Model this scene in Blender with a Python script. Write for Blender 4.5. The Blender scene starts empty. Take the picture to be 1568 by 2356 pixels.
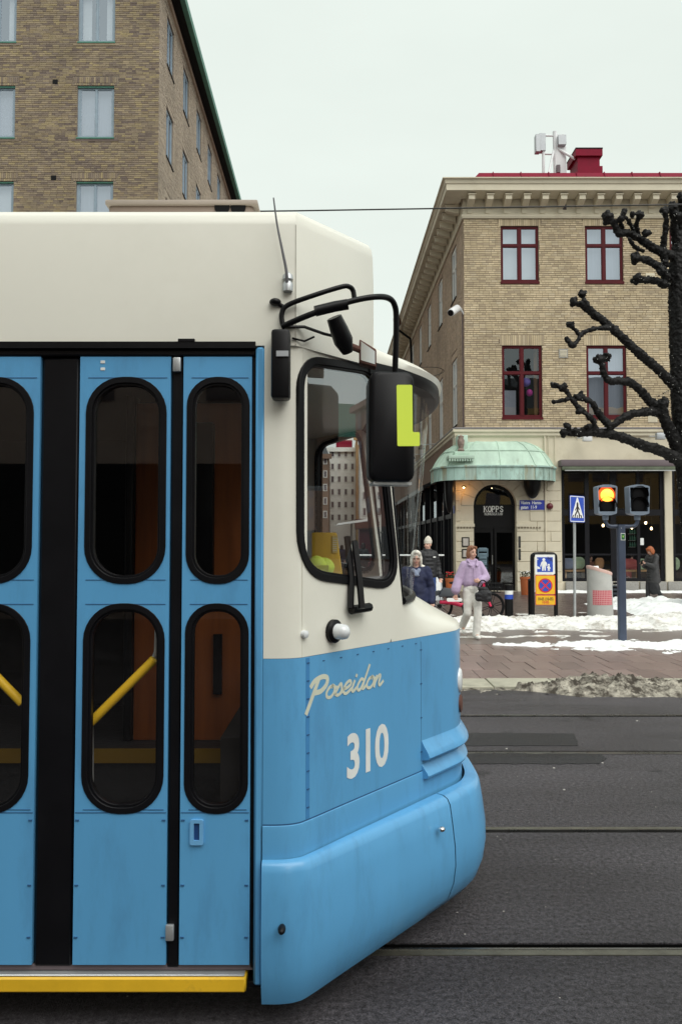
import bpy, bmesh, math, random
from mathutils import Vector, Matrix, noise
from mathutils.geometry import tessellate_polygon
R = math.radians
random.seed(7)
sc = bpy.context.scene
C = sc.collection

# ------------------------------------------------------------------ camera
F = 1862.0; CU = 784.0; CV = 1178.0; TH = math.atan(76 / F); CZ = 1.72
cam_d = bpy.data.cameras.new('camera')
cam = bpy.data.objects.new('camera', cam_d); C.objects.link(cam)
cam_d.sensor_fit = 'VERTICAL'; cam_d.sensor_height = 36.0; cam_d.lens = F / 2356.0 * 36.0
cam_d.clip_start = 0.05; cam_d.clip_end = 3000
cam.location = (0, 0, CZ); cam.rotation_euler = (math.pi / 2 + TH, 0, 0)
sc.camera = cam

# ------------------------------------------------------------------ overcast winter daylight
SUN_EL, SUN_AZ = R(50), R(146)          # azimuth clockwise from +Y: behind the camera, to the right
w = bpy.data.worlds.new('World'); sc.world = w; w.use_nodes = True
nt = w.node_tree; bg = nt.nodes['Background']
sky = nt.nodes.new('ShaderNodeTexSky'); sky.sky_type = 'NISHITA'; sky.sun_disc = False
sky.sun_elevation = SUN_EL; sky.sun_rotation = SUN_AZ; sky.dust_density = 6; sky.air_density = 1.5
hs = nt.nodes.new('ShaderNodeHueSaturation'); hs.inputs['Saturation'].default_value = 0.1
mx = nt.nodes.new('ShaderNodeMix'); mx.data_type = 'RGBA'; mx.inputs['Factor'].default_value = 0.94
mx.inputs['B'].default_value = (8.0, 8.75, 8.2, 1)      # the even cloud layer
nt.links.new(sky.outputs[0], hs.inputs['Color']); nt.links.new(hs.outputs[0], mx.inputs['A'])
cn_ = nt.nodes.new('ShaderNodeTexNoise'); cn_.inputs['Scale'].default_value = 2.2; cn_.inputs['Detail'].default_value = 6
tcw = nt.nodes.new('ShaderNodeTexCoord'); mpw = nt.nodes.new('ShaderNodeMapping'); mpw.inputs['Scale'].default_value = (1, 1, 3); nt.links.new(tcw.outputs['Generated'], mpw.inputs[0]); nt.links.new(mpw.outputs[0], cn_.inputs['Vector'])
cr_ = nt.nodes.new('ShaderNodeMapRange'); cr_.inputs[1].default_value = .3; cr_.inputs[2].default_value = .7; cr_.inputs[3].default_value = .975; cr_.inputs[4].default_value = 1.055; nt.links.new(cn_.outputs['Fac'], cr_.inputs[0])
ml = nt.nodes.new('ShaderNodeMix'); ml.data_type = 'RGBA'; ml.blend_type = 'MULTIPLY'; ml.inputs['Factor'].default_value = 1
nt.links.new(mx.outputs['Result'], ml.inputs['A']); nt.links.new(cr_.outputs[0], ml.inputs['B']); nt.links.new(ml.outputs['Result'], bg.inputs['Color'])
bg.inputs['Strength'].default_value = 0.063
sun_d = bpy.data.lights.new('sun', 'SUN'); sun_d.energy = 1.5; sun_d.angle = R(60); sun_d.color = (1, 0.97, 0.93)
sun = bpy.data.objects.new('sun', sun_d); C.objects.link(sun)
sd = Vector((math.sin(SUN_AZ) * math.cos(SUN_EL), math.cos(SUN_AZ) * math.cos(SUN_EL), math.sin(SUN_EL)))
sun.rotation_euler = sd.to_track_quat('Z', 'Y').to_euler(); sun.location = sd * 60
vs = sc.view_settings
vs.view_transform = 'Standard'; vs.look = 'None'; vs.exposure = 0.75; vs.gamma = 1.0
sc.cycles.use_denoising = True
sc.cycles.max_bounces = 8; sc.cycles.transparent_max_bounces = 16
sc.cycles.sample_clamp_indirect = 6

# ------------------------------------------------------------------ helpers
_s, _c = math.sin(TH), math.cos(TH)
def ray(u, v):
    cx = (u - CU) / F; cy = (CV - v) / F
    return Vector((cx, _c - cy * _s, _s + cy * _c))
def P(u, v, d):
    r = ray(u, v); return Vector((0, 0, CZ)) + r * (d / r.y)
def G(u, v, z=0.0):
    r = ray(u, v); return Vector((0, 0, CZ)) + r * ((z - CZ) / r.z)
def RP(u, v, o, n):
    r = ray(u, v); c = Vector((0, 0, CZ)); return c + r * ((o - c).dot(n) / r.dot(n))
def PX(p):
    q = Vector(p) - Vector((0, 0, CZ)); f = q.y * _c + q.z * _s; up = -q.y * _s + q.z * _c
    if f < .01: return (-9e9, -9e9)
    return (CU + F * q.x / f, CV - F * up / f)

class Fr:                                   # a wall frame: s along the wall, o out of it, z up
    def __init__(s, o, ux, n): s.o = Vector(o); s.ux = Vector(ux).normalized(); s.n = Vector(n).normalized()
    def __call__(s, a, o, z): return s.o + s.ux * a + s.n * o + Vector((0, 0, z))
    def px(s, u, v):                        # pixel -> (s, z) on the wall
        q = RP(u, v, s.o, s.n) - s.o; return (q.dot(s.ux), q.z)

class MB:
    def __init__(s): s.v = []; s.f = []
    def add(s, vs, fs):
        k = len(s.v); s.v += [tuple(p) for p in vs]; s.f += [tuple(i + k for i in f) for f in fs]; return s
    def hexa(s, p): return s.add(p, [(0, 3, 2, 1), (4, 5, 6, 7), (0, 1, 5, 4), (1, 2, 6, 5), (2, 3, 7, 6), (3, 0, 4, 7)])
    def box(s, x0, x1, y0, y1, z0, z1):
        return s.hexa([(x0, y0, z0), (x1, y0, z0), (x1, y1, z0), (x0, y1, z0), (x0, y0, z1), (x1, y0, z1), (x1, y1, z1), (x0, y1, z1)])
    def fbox(s, fr, a0, a1, o0, o1, z0, z1):
        return s.hexa([fr(a, o, z) for z in (z0, z1) for a, o in ((a0, o0), (a1, o0), (a1, o1), (a0, o1))])
    def cyl(s, p0, p1, r0, r1=None, n=10): return s.tube([p0, p1], [r0, r0 if r1 is None else r1], n)
    def tube(s, pts, r, n=8, closed=False, flat=1.0, ref=None):
        pts = [Vector(p) for p in pts]; m = len(pts)
        rs = r if isinstance(r, (list, tuple)) else [r] * m
        nrm = None; rings = []
        for i in range(m):
            if closed: t = pts[(i + 1) % m] - pts[i - 1]
            else: t = pts[min(i + 1, m - 1)] - pts[max(i - 1, 0)]
            t.normalize()
            if nrm is None:
                a = Vector(ref) if ref else (Vector((0, 0, 1)) if abs(t.z) < .9 else Vector((1, 0, 0)))
                nrm = (a - t * a.dot(t)).normalized()
            else: nrm = (nrm - t * nrm.dot(t)).normalized()
            b = t.cross(nrm)
            rings.append([pts[i] + nrm * (rs[i] * math.cos(q)) + b * (rs[i] * flat * math.sin(q)) for q in [2 * math.pi * j / n for j in range(n)]])
        return s.loft(rings, True, not closed, closed)
    def loft(s, rings, closed=True, caps=False, wrap=False):
        n = len(rings[0]); vs = [p for r in rings for p in r]; fs = []; m = len(rings)
        for i in range(m if wrap else m - 1):
            a = i * n; b = ((i + 1) % m) * n
            for j in range(n if closed else n - 1):
                k = (j + 1) % n; fs.append((a + j, a + k, b + k, b + j))
        if caps: fs.append(tuple(range(n - 1, -1, -1))); fs.append(tuple(range((m - 1) * n, m * n)))
        return s.add(vs, fs)
    def lathe(s, prof, c, n=16, axis=None):
        c = Vector(c); q = Vector((0, 0, 1)).rotation_difference(Vector(axis)) if axis else None
        rings = []
        for r, z in prof:
            ring = [Vector((r * math.cos(a), r * math.sin(a), z)) for a in [2 * math.pi * j / n for j in range(n)]]
            rings.append([c + (q @ p if q else p) for p in ring])
        return s.loft(rings, True, True)
    def ell(s, c, r, n=12, m=8, rot=None):
        c = Vector(c); rings = []
        for i in range(m + 1):
            t = math.pi * (i + (.02 if i == 0 else -.02 if i == m else 0)) / m
            ring = []
            for j in range(n):
                a = 2 * math.pi * j / n
                p = Vector((r[0] * math.sin(t) * math.cos(a), r[1] * math.sin(t) * math.sin(a), -r[2] * math.cos(t)))
                ring.append(c + (rot @ p if rot else p))
            rings.append(ring)
        return s.loft(rings, True, True)
    def shape(s, loops, fn, o0, o1, back=True):      # outline with holes, extruded from o0 (face) to o1
        L = [[Vector((p[0], p[1], 0)) for p in lp] for lp in loops]
        flat = [p for lp in loops for p in lp]; n = len(flat)
        tr = tessellate_polygon(L)
        vs = [fn(p[0], o0, p[1]) for p in flat] + [fn(p[0], o1, p[1]) for p in flat]
        fs = [tuple(t) for t in tr] + ([tuple(i + n for i in reversed(t)) for t in tr] if back else [])
        k = 0
        for lp in loops:
            m = len(lp)
            for i in range(m): a = k + i; b = k + (i + 1) % m; fs.append((a, b, b + n, a + n))
            k += m
        return s.add(vs, fs)
    def build(s, name, m, parent=None, smooth=None, bevel=0, seg=2, label=None, cat=None, group=None, kind=None, fixn=True):
        me = bpy.data.meshes.new(name); me.from_pydata(s.v, [], s.f)
        if fixn or bevel:
            bm = bmesh.new(); bm.from_mesh(me)
            if fixn: bmesh.ops.recalc_face_normals(bm, faces=bm.faces)
            if bevel:
                bmesh.ops.remove_doubles(bm, verts=bm.verts, dist=1e-5)
                ed = [e for e in bm.edges if len(e.link_faces) == 2 and e.calc_face_angle(0) > .5]
                bmesh.ops.bevel(bm, geom=ed, offset=bevel, segments=seg, profile=.5, affect='EDGES', clamp_overlap=True)
            bm.to_mesh(me); bm.free()
        if smooth or bevel:
            for p in me.polygons: p.use_smooth = True
            me.set_sharp_from_angle(angle=R(smooth or 40))
        return link(name, me, m, parent, label, cat, group, kind)

def link(name, me, m, parent=None, label=None, cat=None, group=None, kind=None):
    o = bpy.data.objects.new(name, me); C.objects.link(o)
    if m: me.materials.append(m)
    par(o, parent); tag(o, label, cat, group, kind)
    return o
def wloc(o):
    v = Vector((0, 0, 0))
    while o: v += o.location; o = o.parent
    return v
def par(o, parent):
    if parent:
        o.parent = parent
        if parent.get('_rot') is None: o.location = -wloc(parent)
def tag(o, label=None, cat=None, group=None, kind=None):
    if label: o['label'] = label
    if cat: o['category'] = cat
    if group: o['group'] = group
    if kind: o['kind'] = kind
    return o
def empty(name, loc, label=None, cat=None, group=None, kind=None):
    o = bpy.data.objects.new(name, None); C.objects.link(o); o.location = loc; o.empty_display_size = .1
    return tag(o, label, cat, group, kind)
def rrect(a0, a1, z0, z1, r, n=6):
    r = min(r, (a1 - a0) / 2 - 1e-4, (z1 - z0) / 2 - 1e-4); out = []
    for cx, cz, t0 in ((a1 - r, z1 - r, 0), (a0 + r, z1 - r, 90), (a0 + r, z0 + r, 180), (a1 - r, z0 + r, 270)):
        for i in range(n + 1):
            t = R(t0 + 90 * i / n); out.append((cx + r * math.cos(t), cz + r * math.sin(t)))
    return out
def rpoly(pts, r, n=6):                       # a polygon with rounded corners
    out = []; m = len(pts)
    for i in range(m):
        p = Vector(pts[i]); a = (Vector(pts[i - 1]) - p); b = (Vector(pts[(i + 1) % m]) - p)
        rr = r[i] if isinstance(r, (list, tuple)) else r
        la = min(rr, a.length * .49); lb = min(rr, b.length * .49)
        p0 = p + a.normalized() * la; p2 = p + b.normalized() * lb
        for j in range(n + 1):
            t = j / n; q = p0 * (1 - t) ** 2 + p * (2 * t * (1 - t)) + p2 * t * t; out.append((q.x, q.y))
    return out
def circ(a, z, r, n=24, rz=None): return [(a + r * math.cos(2 * math.pi * i / n), z + (rz or r) * math.sin(2 * math.pi * i / n)) for i in range(n)]
def text(name, s, fr, a, z, size, o, m, parent, align='CENTER', shear=0, bold=0, ext=.002, rot=0, sx=1.0, label=None):
    cu = bpy.data.curves.new('t', 'FONT'); cu.body = s; cu.size = size; cu.align_x = align; cu.shear = shear; cu.offset = bold
    cu.extrude = 0; cu.resolution_u = 4
    ob = bpy.data.objects.new('t', cu); me0 = bpy.data.meshes.new_from_object(ob)
    vs = [fr(a + sx * v.co.x * math.cos(rot) - v.co.y * math.sin(rot), o, z + v.co.y * math.cos(rot) + sx * v.co.x * math.sin(rot)) for v in me0.vertices]
    fs = [tuple(p.vertices) for p in me0.polygons]
    bpy.data.objects.remove(ob); bpy.data.curves.remove(cu); bpy.data.meshes.remove(me0)
    b = MB(); b.add(vs, fs); return b.build(name, m, parent, fixn=False, label=label)
def ribbon(b, pts, wd, fr, o):                # a flat brush stroke on a wall frame
    n = len(pts); L = []; Rr = []
    for i in range(n):
        a = Vector(pts[max(i - 1, 0)]); c = Vector(pts[min(i + 1, n - 1)]); t = (c - a).normalized(); q = Vector((-t.y, t.x))
        p = Vector(pts[i]); h = (wd[i] if isinstance(wd, (list, tuple)) else wd) / 2
        e = -t * h * .7 if i == 0 else t * h * .7 if i == n - 1 else Vector((0, 0))
        L.append(p + q * h + e); Rr.append(p - q * h + e)
    vs = [fr(p.x, o, p.y) for p in L + Rr]
    b.add(vs, [(i, i + 1, n + i + 1, n + i) for i in range(n - 1)])
def spl(pts, k=6):                            # smooth polyline through points (Catmull-Rom)
    P_ = [Vector(p) for p in pts]; out = []
    for i in range(len(P_) - 1):
        a = P_[max(i - 1, 0)]; b = P_[i]; c = P_[i + 1]; d = P_[min(i + 2, len(P_) - 1)]
        for j in range(k):
            t = j / k; out.append(.5 * ((2 * b) + (c - a) * t + (2 * a - 5 * b + 4 * c - d) * t * t + (3 * b - a - 3 * c + d) * t ** 3))
    out.append(P_[-1]); return out
def blob(name, parts, m, parent=None, vox=.01, smooth=4, disp=None, **kw):   # many lumps grown into one skin
    b = MB()
    for e in parts:
        if e[0] == 'c':
            _, p0, r0, p1, r1 = e; p0 = Vector(p0); p1 = Vector(p1); d = p1 - p0; L = d.length
            if L < 1e-5: b.ell(p0, (r0,) * 3); continue
            d.normalize(); pts = []; rs = []
            for t in (-.98, -.8, -.5, 0): pts.append(p0 + d * (r0 * t)); rs.append(r0 * math.sqrt(1 - t * t))
            for t in (0, .5, .8, .98): pts.append(p1 + d * (r1 * t)); rs.append(r1 * math.sqrt(1 - t * t))
            b.tube(pts, rs, 12)
        else:
            b.ell(e[1], e[2], 14, 10, e[3] if len(e) > 3 else None)
    me = bpy.data.meshes.new('tmp'); me.from_pydata(b.v, [], b.f)
    bm = bmesh.new(); bm.from_mesh(me); bmesh.ops.recalc_face_normals(bm, faces=bm.faces); bm.to_mesh(me); bm.free()
    o = bpy.data.objects.new('tmp', me); TS.collection.objects.link(o)
    md = o.modifiers.new('r', 'REMESH'); md.mode = 'VOXEL'; md.voxel_size = vox
    if smooth: ms = o.modifiers.new('s', 'SMOOTH'); ms.factor = .5; ms.iterations = smooth
    with bpy.context.temp_override(scene=TS, view_layer=TS.view_layers[0]): dg = bpy.context.evaluated_depsgraph_get()
    dg.update()
    out = bpy.data.meshes.new_from_object(o.evaluated_get(dg)); out.name = name
    TS.collection.objects.unlink(o); bpy.data.objects.remove(o); bpy.data.meshes.remove(me)
    if disp:
        nn = [v.normal.copy() for v in out.vertices]
        for v, q in zip(out.vertices, nn): v.co += q * disp(v.co)
    for p in out.polygons: p.use_smooth = True
    return link(name, out, m, parent, **kw)
TS = bpy.data.scenes.new('workshop')
def copy_tree(o, parent=None):
    c = o.copy(); C.objects.link(c); c.parent = parent
    for ch in list(o.children): copy_tree(ch, c)
    return c

# ------------------------------------------------------------------ materials
def nodes(name):
    m = bpy.data.materials.new(name); m.use_nodes = True; n = m.node_tree
    return m, n, n.nodes['Principled BSDF'], n.nodes.new, n.links.new
def mat(name, col, rough=.6, metal=0, var=.1, vsc=2.0, bump=0, bsc=80.0, spec=.5, coat=0, dirt=None, dsc=1.5, dlo=.55, dhi=.75, emis=0, trans=0, stretch=None):
    m, t, bs, N, Lk = nodes(name)
    tc = N('ShaderNodeTexCoord'); vec = tc.outputs['Object']
    if stretch:
        mp = N('ShaderNodeMapping'); mp.inputs['Scale'].default_value = stretch; Lk(vec, mp.inputs[0]); vec = mp.outputs[0]
    n1 = N('ShaderNodeTexNoise'); n1.inputs['Scale'].default_value = vsc; n1.inputs['Detail'].default_value = 8; n1.inputs['Roughness'].default_value = .65
    Lk(vec, n1.inputs['Vector'])
    mr = N('ShaderNodeMapRange'); mr.inputs[1].default_value = .3; mr.inputs[2].default_value = .7; Lk(n1.outputs['Fac'], mr.inputs[0])
    mxn = N('ShaderNodeMix'); mxn.data_type = 'RGBA'
    mxn.inputs['A'].default_value = [c * (1 - var) for c in col] + [1]; mxn.inputs['B'].default_value = [min(1, c * (1 + var)) for c in col] + [1]
    Lk(mr.outputs[0], mxn.inputs['Factor']); out = mxn.outputs['Result']
    if dirt:
        n2 = N('ShaderNodeTexNoise'); n2.inputs['Scale'].default_value = dsc; n2.inputs['Detail'].default_value = 10; n2.inputs['Roughness'].default_value = .7; Lk(vec, n2.inputs['Vector'])
        m2 = N('ShaderNodeMapRange'); m2.inputs[1].default_value = dlo; m2.inputs[2].default_value = dhi; Lk(n2.outputs['Fac'], m2.inputs[0])
        mx2 = N('ShaderNodeMix'); mx2.data_type = 'RGBA'; Lk(m2.outputs[0], mx2.inputs['Factor']); Lk(out, mx2.inputs['A']); mx2.inputs['B'].default_value = list(dirt) + [1]; out = mx2.outputs['Result']
    Lk(out, bs.inputs['Base Color'])
    rr = N('ShaderNodeMapRange'); rr.inputs[3].default_value = max(0, rough - .08); rr.inputs[4].default_value = min(1, rough + .08); Lk(n1.outputs['Fac'], rr.inputs[0]); Lk(rr.outputs[0], bs.inputs['Roughness'])
    bs.inputs['Metallic'].default_value = metal; bs.inputs['Specular IOR Level'].default_value = spec; bs.inputs['Coat Weight'].default_value = coat
    if trans: bs.inputs['Transmission Weight'].default_value = trans
    if emis: bs.inputs['Emission Color'].default_value = list(col) + [1]; bs.inputs['Emission Strength'].default_value = emis
    if bump:
        n3 = N('ShaderNodeTexNoise'); n3.inputs['Scale'].default_value = bsc; n3.inputs['Detail'].default_value = 4; Lk(vec, n3.inputs['Vector'])
        bp = N('ShaderNodeBump'); bp.inputs['Strength'].default_value = bump; bp.inputs['Distance'].default_value = .01; Lk(n3.outputs['Fac'], bp.inputs['Height']); Lk(bp.outputs[0], bs.inputs['Normal'])
    return m
def brickmat(name, cols, rough=.85):
    m, t, bs, N, Lk = nodes(name)
    g = N('ShaderNodeNewGeometry'); oi = N('ShaderNodeObjectInfo')
    ad = N('ShaderNodeMath'); ad.operation = 'ADD'; Lk(g.outputs['Random Per Island'], ad.inputs[0]); Lk(oi.outputs['Random'], ad.inputs[1])
    fr = N('ShaderNodeMath'); fr.operation = 'FRACT'; Lk(ad.outputs[0], fr.inputs[0])
    cr = N('ShaderNodeValToRGB'); Lk(fr.outputs[0], cr.inputs[0]); el = cr.color_ramp.elements
    while len(el) < len(cols): el.new(.5)
    for i, c in enumerate(cols): el[i].position = i / (len(cols) - 1); el[i].color = list(c) + [1]
    tc = N('ShaderNodeNewGeometry'); n1 = N('ShaderNodeTexNoise'); n1.inputs['Scale'].default_value = .5; n1.inputs['Detail'].default_value = 12; n1.inputs['Roughness'].default_value = .75
    Lk(tc.outputs['Position'], n1.inputs['Vector'])
    mr = N('ShaderNodeMapRange'); mr.inputs[1].default_value = .3; mr.inputs[2].default_value = .7; mr.inputs[3].default_value = .72; mr.inputs[4].default_value = 1.22; Lk(n1.outputs['Fac'], mr.inputs[0])
    mm = N('ShaderNodeMix'); mm.data_type = 'RGBA'; mm.blend_type = 'MULTIPLY'; mm.inputs['Factor'].default_value = 1
    Lk(cr.outputs[0], mm.inputs['A']); Lk(mr.outputs[0], mm.inputs['B']); Lk(mm.outputs['Result'], bs.inputs['Base Color'])
    bs.inputs['Roughness'].default_value = rough; bs.inputs['Specular IOR Level'].default_value = .25
    n2 = N('ShaderNodeTexNoise'); n2.inputs['Scale'].default_value = 40; n2.inputs['Detail'].default_value = 4; Lk(tc.outputs['Position'], n2.inputs['Vector'])
    bp = N('ShaderNodeBump'); bp.inputs['Strength'].default_value = .5; bp.inputs['Distance'].default_value = .01; Lk(n2.outputs['Fac'], bp.inputs['Height']); Lk(bp.outputs[0], bs.inputs['Normal'])
    return m
def glassmat(name, tint, refl, rough=.01, gcol=(1, 1, 1), wav=0, gmax=1.0):
    m = bpy.data.materials.new(name); m.use_nodes = True; t = m.node_tree; t.nodes.clear(); N = t.nodes.new; Lk = t.links.new
    o = N('ShaderNodeOutputMaterial'); tr = N('ShaderNodeBsdfTransparent'); tr.inputs[0].default_value = list(tint) + [1]
    gl = N('ShaderNodeBsdfGlossy'); gl.inputs['Roughness'].default_value = rough; gl.inputs['Color'].default_value = list(gcol) + [1]
    ge = N('ShaderNodeNewGeometry'); dp = N('ShaderNodeVectorMath'); dp.operation = 'DOT_PRODUCT'; Lk(ge.outputs['Normal'], dp.inputs[0]); Lk(ge.outputs['Incoming'], dp.inputs[1])
    ab = N('ShaderNodeMath'); ab.operation = 'ABSOLUTE'; Lk(dp.outputs['Value'], ab.inputs[0])
    om = N('ShaderNodeMath'); om.operation = 'SUBTRACT'; om.inputs[0].default_value = 1; Lk(ab.outputs[0], om.inputs[1])
    pw = N('ShaderNodeMath'); pw.operation = 'POWER'; pw.inputs[1].default_value = 5; Lk(om.outputs[0], pw.inputs[0])
    mr = N('ShaderNodeMapRange'); mr.inputs[3].default_value = refl; mr.inputs[4].default_value = gmax; Lk(pw.outputs[0], mr.inputs[0])
    mxs = N('ShaderNodeMixShader'); Lk(mr.outputs[0], mxs.inputs[0]); Lk(tr.outputs[0], mxs.inputs[1]); Lk(gl.outputs[0], mxs.inputs[2]); Lk(mxs.outputs[0], o.inputs[0])
    if wav:
        n2 = N('ShaderNodeTexNoise'); n2.inputs['Scale'].default_value = 1.3; tc = N('ShaderNodeTexCoord'); Lk(tc.outputs['Object'], n2.inputs['Vector'])
        bp = N('ShaderNodeBump'); bp.inputs['Strength'].default_value = wav; bp.inputs['Distance'].default_value = .02; Lk(n2.outputs['Fac'], bp.inputs['Height']); Lk(bp.outputs[0], gl.inputs['Normal'])
    return m
def asphaltmat(name, base, rlo, rhi, tint=(1, .97, 1.03)):
    m, t, bs, N, Lk = nodes(name)
    g = N('ShaderNodeNewGeometry'); pos = g.outputs['Position']
    n1 = N('ShaderNodeTexNoise'); n1.inputs['Scale'].default_value = .8; n1.inputs['Detail'].default_value = 8; n1.inputs['Roughness'].default_value = .62
    mp = N('ShaderNodeMapping'); mp.inputs['Scale'].default_value = (.35, 1.6, 1); Lk(pos, mp.inputs[0]); Lk(mp.outputs[0], n1.inputs['Vector'])
    n2 = N('ShaderNodeTexNoise'); n2.inputs['Scale'].default_value = 150; n2.inputs['Detail'].default_value = 4; n2.inputs['Roughness'].default_value = .7; Lk(pos, n2.inputs['Vector'])
    v = N('ShaderNodeTexVoronoi'); v.inputs['Scale'].default_value = 210; Lk(pos, v.inputs['Vector'])
    a = N('ShaderNodeMapRange'); a.inputs[1].default_value = .3; a.inputs[2].default_value = .7; a.inputs[3].default_value = .25; a.inputs[4].default_value = 2.3; Lk(n2.outputs['Fac'], a.inputs[0])
    b = N('ShaderNodeMapRange'); b.inputs[1].default_value = .3; b.inputs[2].default_value = .7; b.inputs[3].default_value = .55; b.inputs[4].default_value = 1.5; Lk(n1.outputs['Fac'], b.inputs[0])
    n5 = N('ShaderNodeTexNoise'); n5.inputs['Scale'].default_value = 42; n5.inputs['Detail'].default_value = 5; n5.inputs['Roughness'].default_value = .8; Lk(pos, n5.inputs['Vector'])
    g5 = N('ShaderNodeMapRange'); g5.inputs[1].default_value = .32; g5.inputs[2].default_value = .68; g5.inputs[3].default_value = .12; g5.inputs[4].default_value = 2.3; Lk(n5.outputs['Fac'], g5.inputs[0])  # coarse colour grain, also standing in for tiny sky glints
    m5 = N('ShaderNodeMath'); m5.operation = 'MULTIPLY'; Lk(a.outputs[0], m5.inputs[0]); Lk(g5.outputs[0], m5.inputs[1])
    mu = N('ShaderNodeMath'); mu.operation = 'MULTIPLY'; Lk(m5.outputs[0], mu.inputs[0]); Lk(b.outputs[0], mu.inputs[1])
    n4 = N('ShaderNodeTexNoise'); n4.inputs['Scale'].default_value = 2.3; n4.inputs['Detail'].default_value = 5; Lk(pos, n4.inputs['Vector'])
    st = N('ShaderNodeMapRange'); st.inputs[1].default_value = .64; st.inputs[2].default_value = .70; st.inputs[3].default_value = 1; st.inputs[4].default_value = .5; Lk(n4.outputs['Fac'], st.inputs[0])
    mu2 = N('ShaderNodeMath'); mu2.operation = 'MULTIPLY'; Lk(mu.outputs[0], mu2.inputs[0]); Lk(st.outputs[0], mu2.inputs[1]); mu = mu2
    mm = N('ShaderNodeMix'); mm.data_type = 'RGBA'; mm.blend_type = 'MULTIPLY'; mm.inputs['Factor'].default_value = 1
    mm.inputs['A'].default_value = [base * q for q in tint] + [1]; Lk(mu.outputs[0], mm.inputs['B']); Lk(mm.outputs['Result'], bs.inputs['Base Color'])
    rr = N('ShaderNodeMapRange'); rr.inputs[1].default_value = .3; rr.inputs[2].default_value = .7; rr.inputs[3].default_value = rlo; rr.inputs[4].default_value = rhi; Lk(n1.outputs['Fac'], rr.inputs[0]); Lk(rr.outputs[0], bs.inputs['Roughness'])
    ad = N('ShaderNodeMath'); ad.operation = 'ADD'; Lk(n5.outputs['Fac'], ad.inputs[0]); Lk(n2.outputs['Fac'], ad.inputs[1])
    bp = N('ShaderNodeBump'); bp.inputs['Strength'].default_value = 1.0; bp.inputs['Distance'].default_value = .016; bs.inputs['Specular IOR Level'].default_value = .32; Lk(ad.outputs[0], bp.inputs['Height']); Lk(bp.outputs[0], bs.inputs['Normal'])
    return m
M = {}
M['asphalt'] = asphaltmat('asphalt', .046, .30, .52, (1.05, .96, 1.07))
M['asphalt_dark'] = asphaltmat('asphalt_dark', .018, .30, .5, (.98, .97, 1.1))
M['earth'] = mat('earth', (.03, .028, .026), .9)
M['steel'] = mat('steel', (.22, .22, .21), .28, .9, .2, 6, .1, 200)
M['groove'] = mat('groove', (.003, .003, .003), .8, spec=.1)  # near-black: the slot's shade is put into its colour
M['rail_lip'] = mat('rail_lip', (.13, .125, .10), .4, .5, .3, 8, .2, 120)
M['paver'] = brickmat('paver', [(.215, .155, .14), (.25, .18, .163), (.185, .135, .123), (.275, .20, .18), (.225, .165, .148)], .34)
M['paver_wet'] = brickmat('paver_wet', [(.11, .08, .074), (.14, .10, .092), (.095, .07, .065), (.15, .115, .104)], .32)
M['joint'] = mat('joint', (.06, .05, .045), .8)
M['kerbstone'] = mat('kerbstone', (.40, .38, .30), .7, 0, .2, 4, .4, 90, dirt=(.2, .18, .13), dsc=3)
M['granite'] = mat('granite', (.30, .29, .27), .6, 0, .25, 30, .2, 120)
M['snow'] = mat('snow', (.86, .88, .88), .75, 0, .05, 3, .7, 45, dirt=(.34, .29, .23), dsc=2.2, dlo=.56, dhi=.74)
M['snow_dirty'] = mat('snow_dirty', (.42, .385, .32), .8, 0, .4, 14, 1.0, 70, dirt=(.045, .035, .025), dsc=6, dlo=.40, dhi=.56)
M['snow_mid'] = mat('snow_mid', (.80, .79, .76), .75, 0, .12, 7, .8, 60, dirt=(.27, .23, .18), dsc=3.6, dlo=.48, dhi=.68)
M['brick_l'] = brickmat('brick_l', [(.29, .225, .135), (.20, .155, .125), (.35, .28, .155), (.22, .175, .145), (.31, .25, .16), (.155, .12, .105), (.265, .21, .15), (.34, .27, .175)])
M['mortar_l'] = mat('mortar_l', (.23, .19, .15), .9, 0, .25, 3)
M['brick_ls'] = brickmat('brick_ls', [(.40, .33, .26), (.34, .28, .22), (.46, .38, .29), (.37, .31, .25), (.42, .35, .27)])  # paler copy of the front brick: side's brightness put into the colour
M['brick_r'] = brickmat('brick_r', [(.58, .47, .31), (.50, .405, .27), (.64, .53, .36), (.54, .44, .295), (.41, .33, .23), (.61, .515, .365)])
M['mortar_r'] = mat('mortar_r', (.21, .16, .115), .9, 0, .25, 3)
M['brick_rs'] = brickmat('brick_rs', [(.52, .40, .295), (.45, .345, .255), (.58, .44, .325), (.47, .365, .28), (.54, .42, .315)])  # side brick lightened to make up for little light in the street
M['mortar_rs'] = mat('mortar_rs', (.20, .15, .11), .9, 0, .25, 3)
M['cream'] = mat('cream', (.64, .58, .45), .7, 0, .07, 1.2, .15, 40, dirt=(.45, .38, .26), dsc=.9, dlo=.55, dhi=.9)
M['cream_joint'] = mat('cream_joint', (.25, .21, .15), .9)
M['cornice_side'] = M['cream']
M['maroon'] = mat('maroon', (.085, .009, .013), .5, 0, .15, 4, spec=.15)
M['roof_red'] = mat('roof_red', (.20, .006, .026), .55, 0, .15, 2, spec=.12)
M['win_blue'] = mat('win_blue', (.25, .32, .38), .5, 0, .1, 4)
M['copper_g'] = mat('copper_g', (.065, .20, .145), .6, 0, .2, 3, .2, 50)
M['copper'] = mat('copper', (.43, .57, .47), .62, 0, .22, 1.6, .25, 30, dirt=(.16, .16, .08), dsc=2.0, dlo=.58, dhi=.8, stretch=(1, 1, .35))
M['copper_b'] = mat('copper_b', (.40, .57, .51), .6, 0, .25, 2.2, .25, 30, dirt=(.13, .13, .08), dsc=2.6, dlo=.52, dhi=.72, stretch=(1, 1, .3))
M['soffit'] = mat('soffit', (.004, .004, .005), .7, spec=.2)
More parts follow.
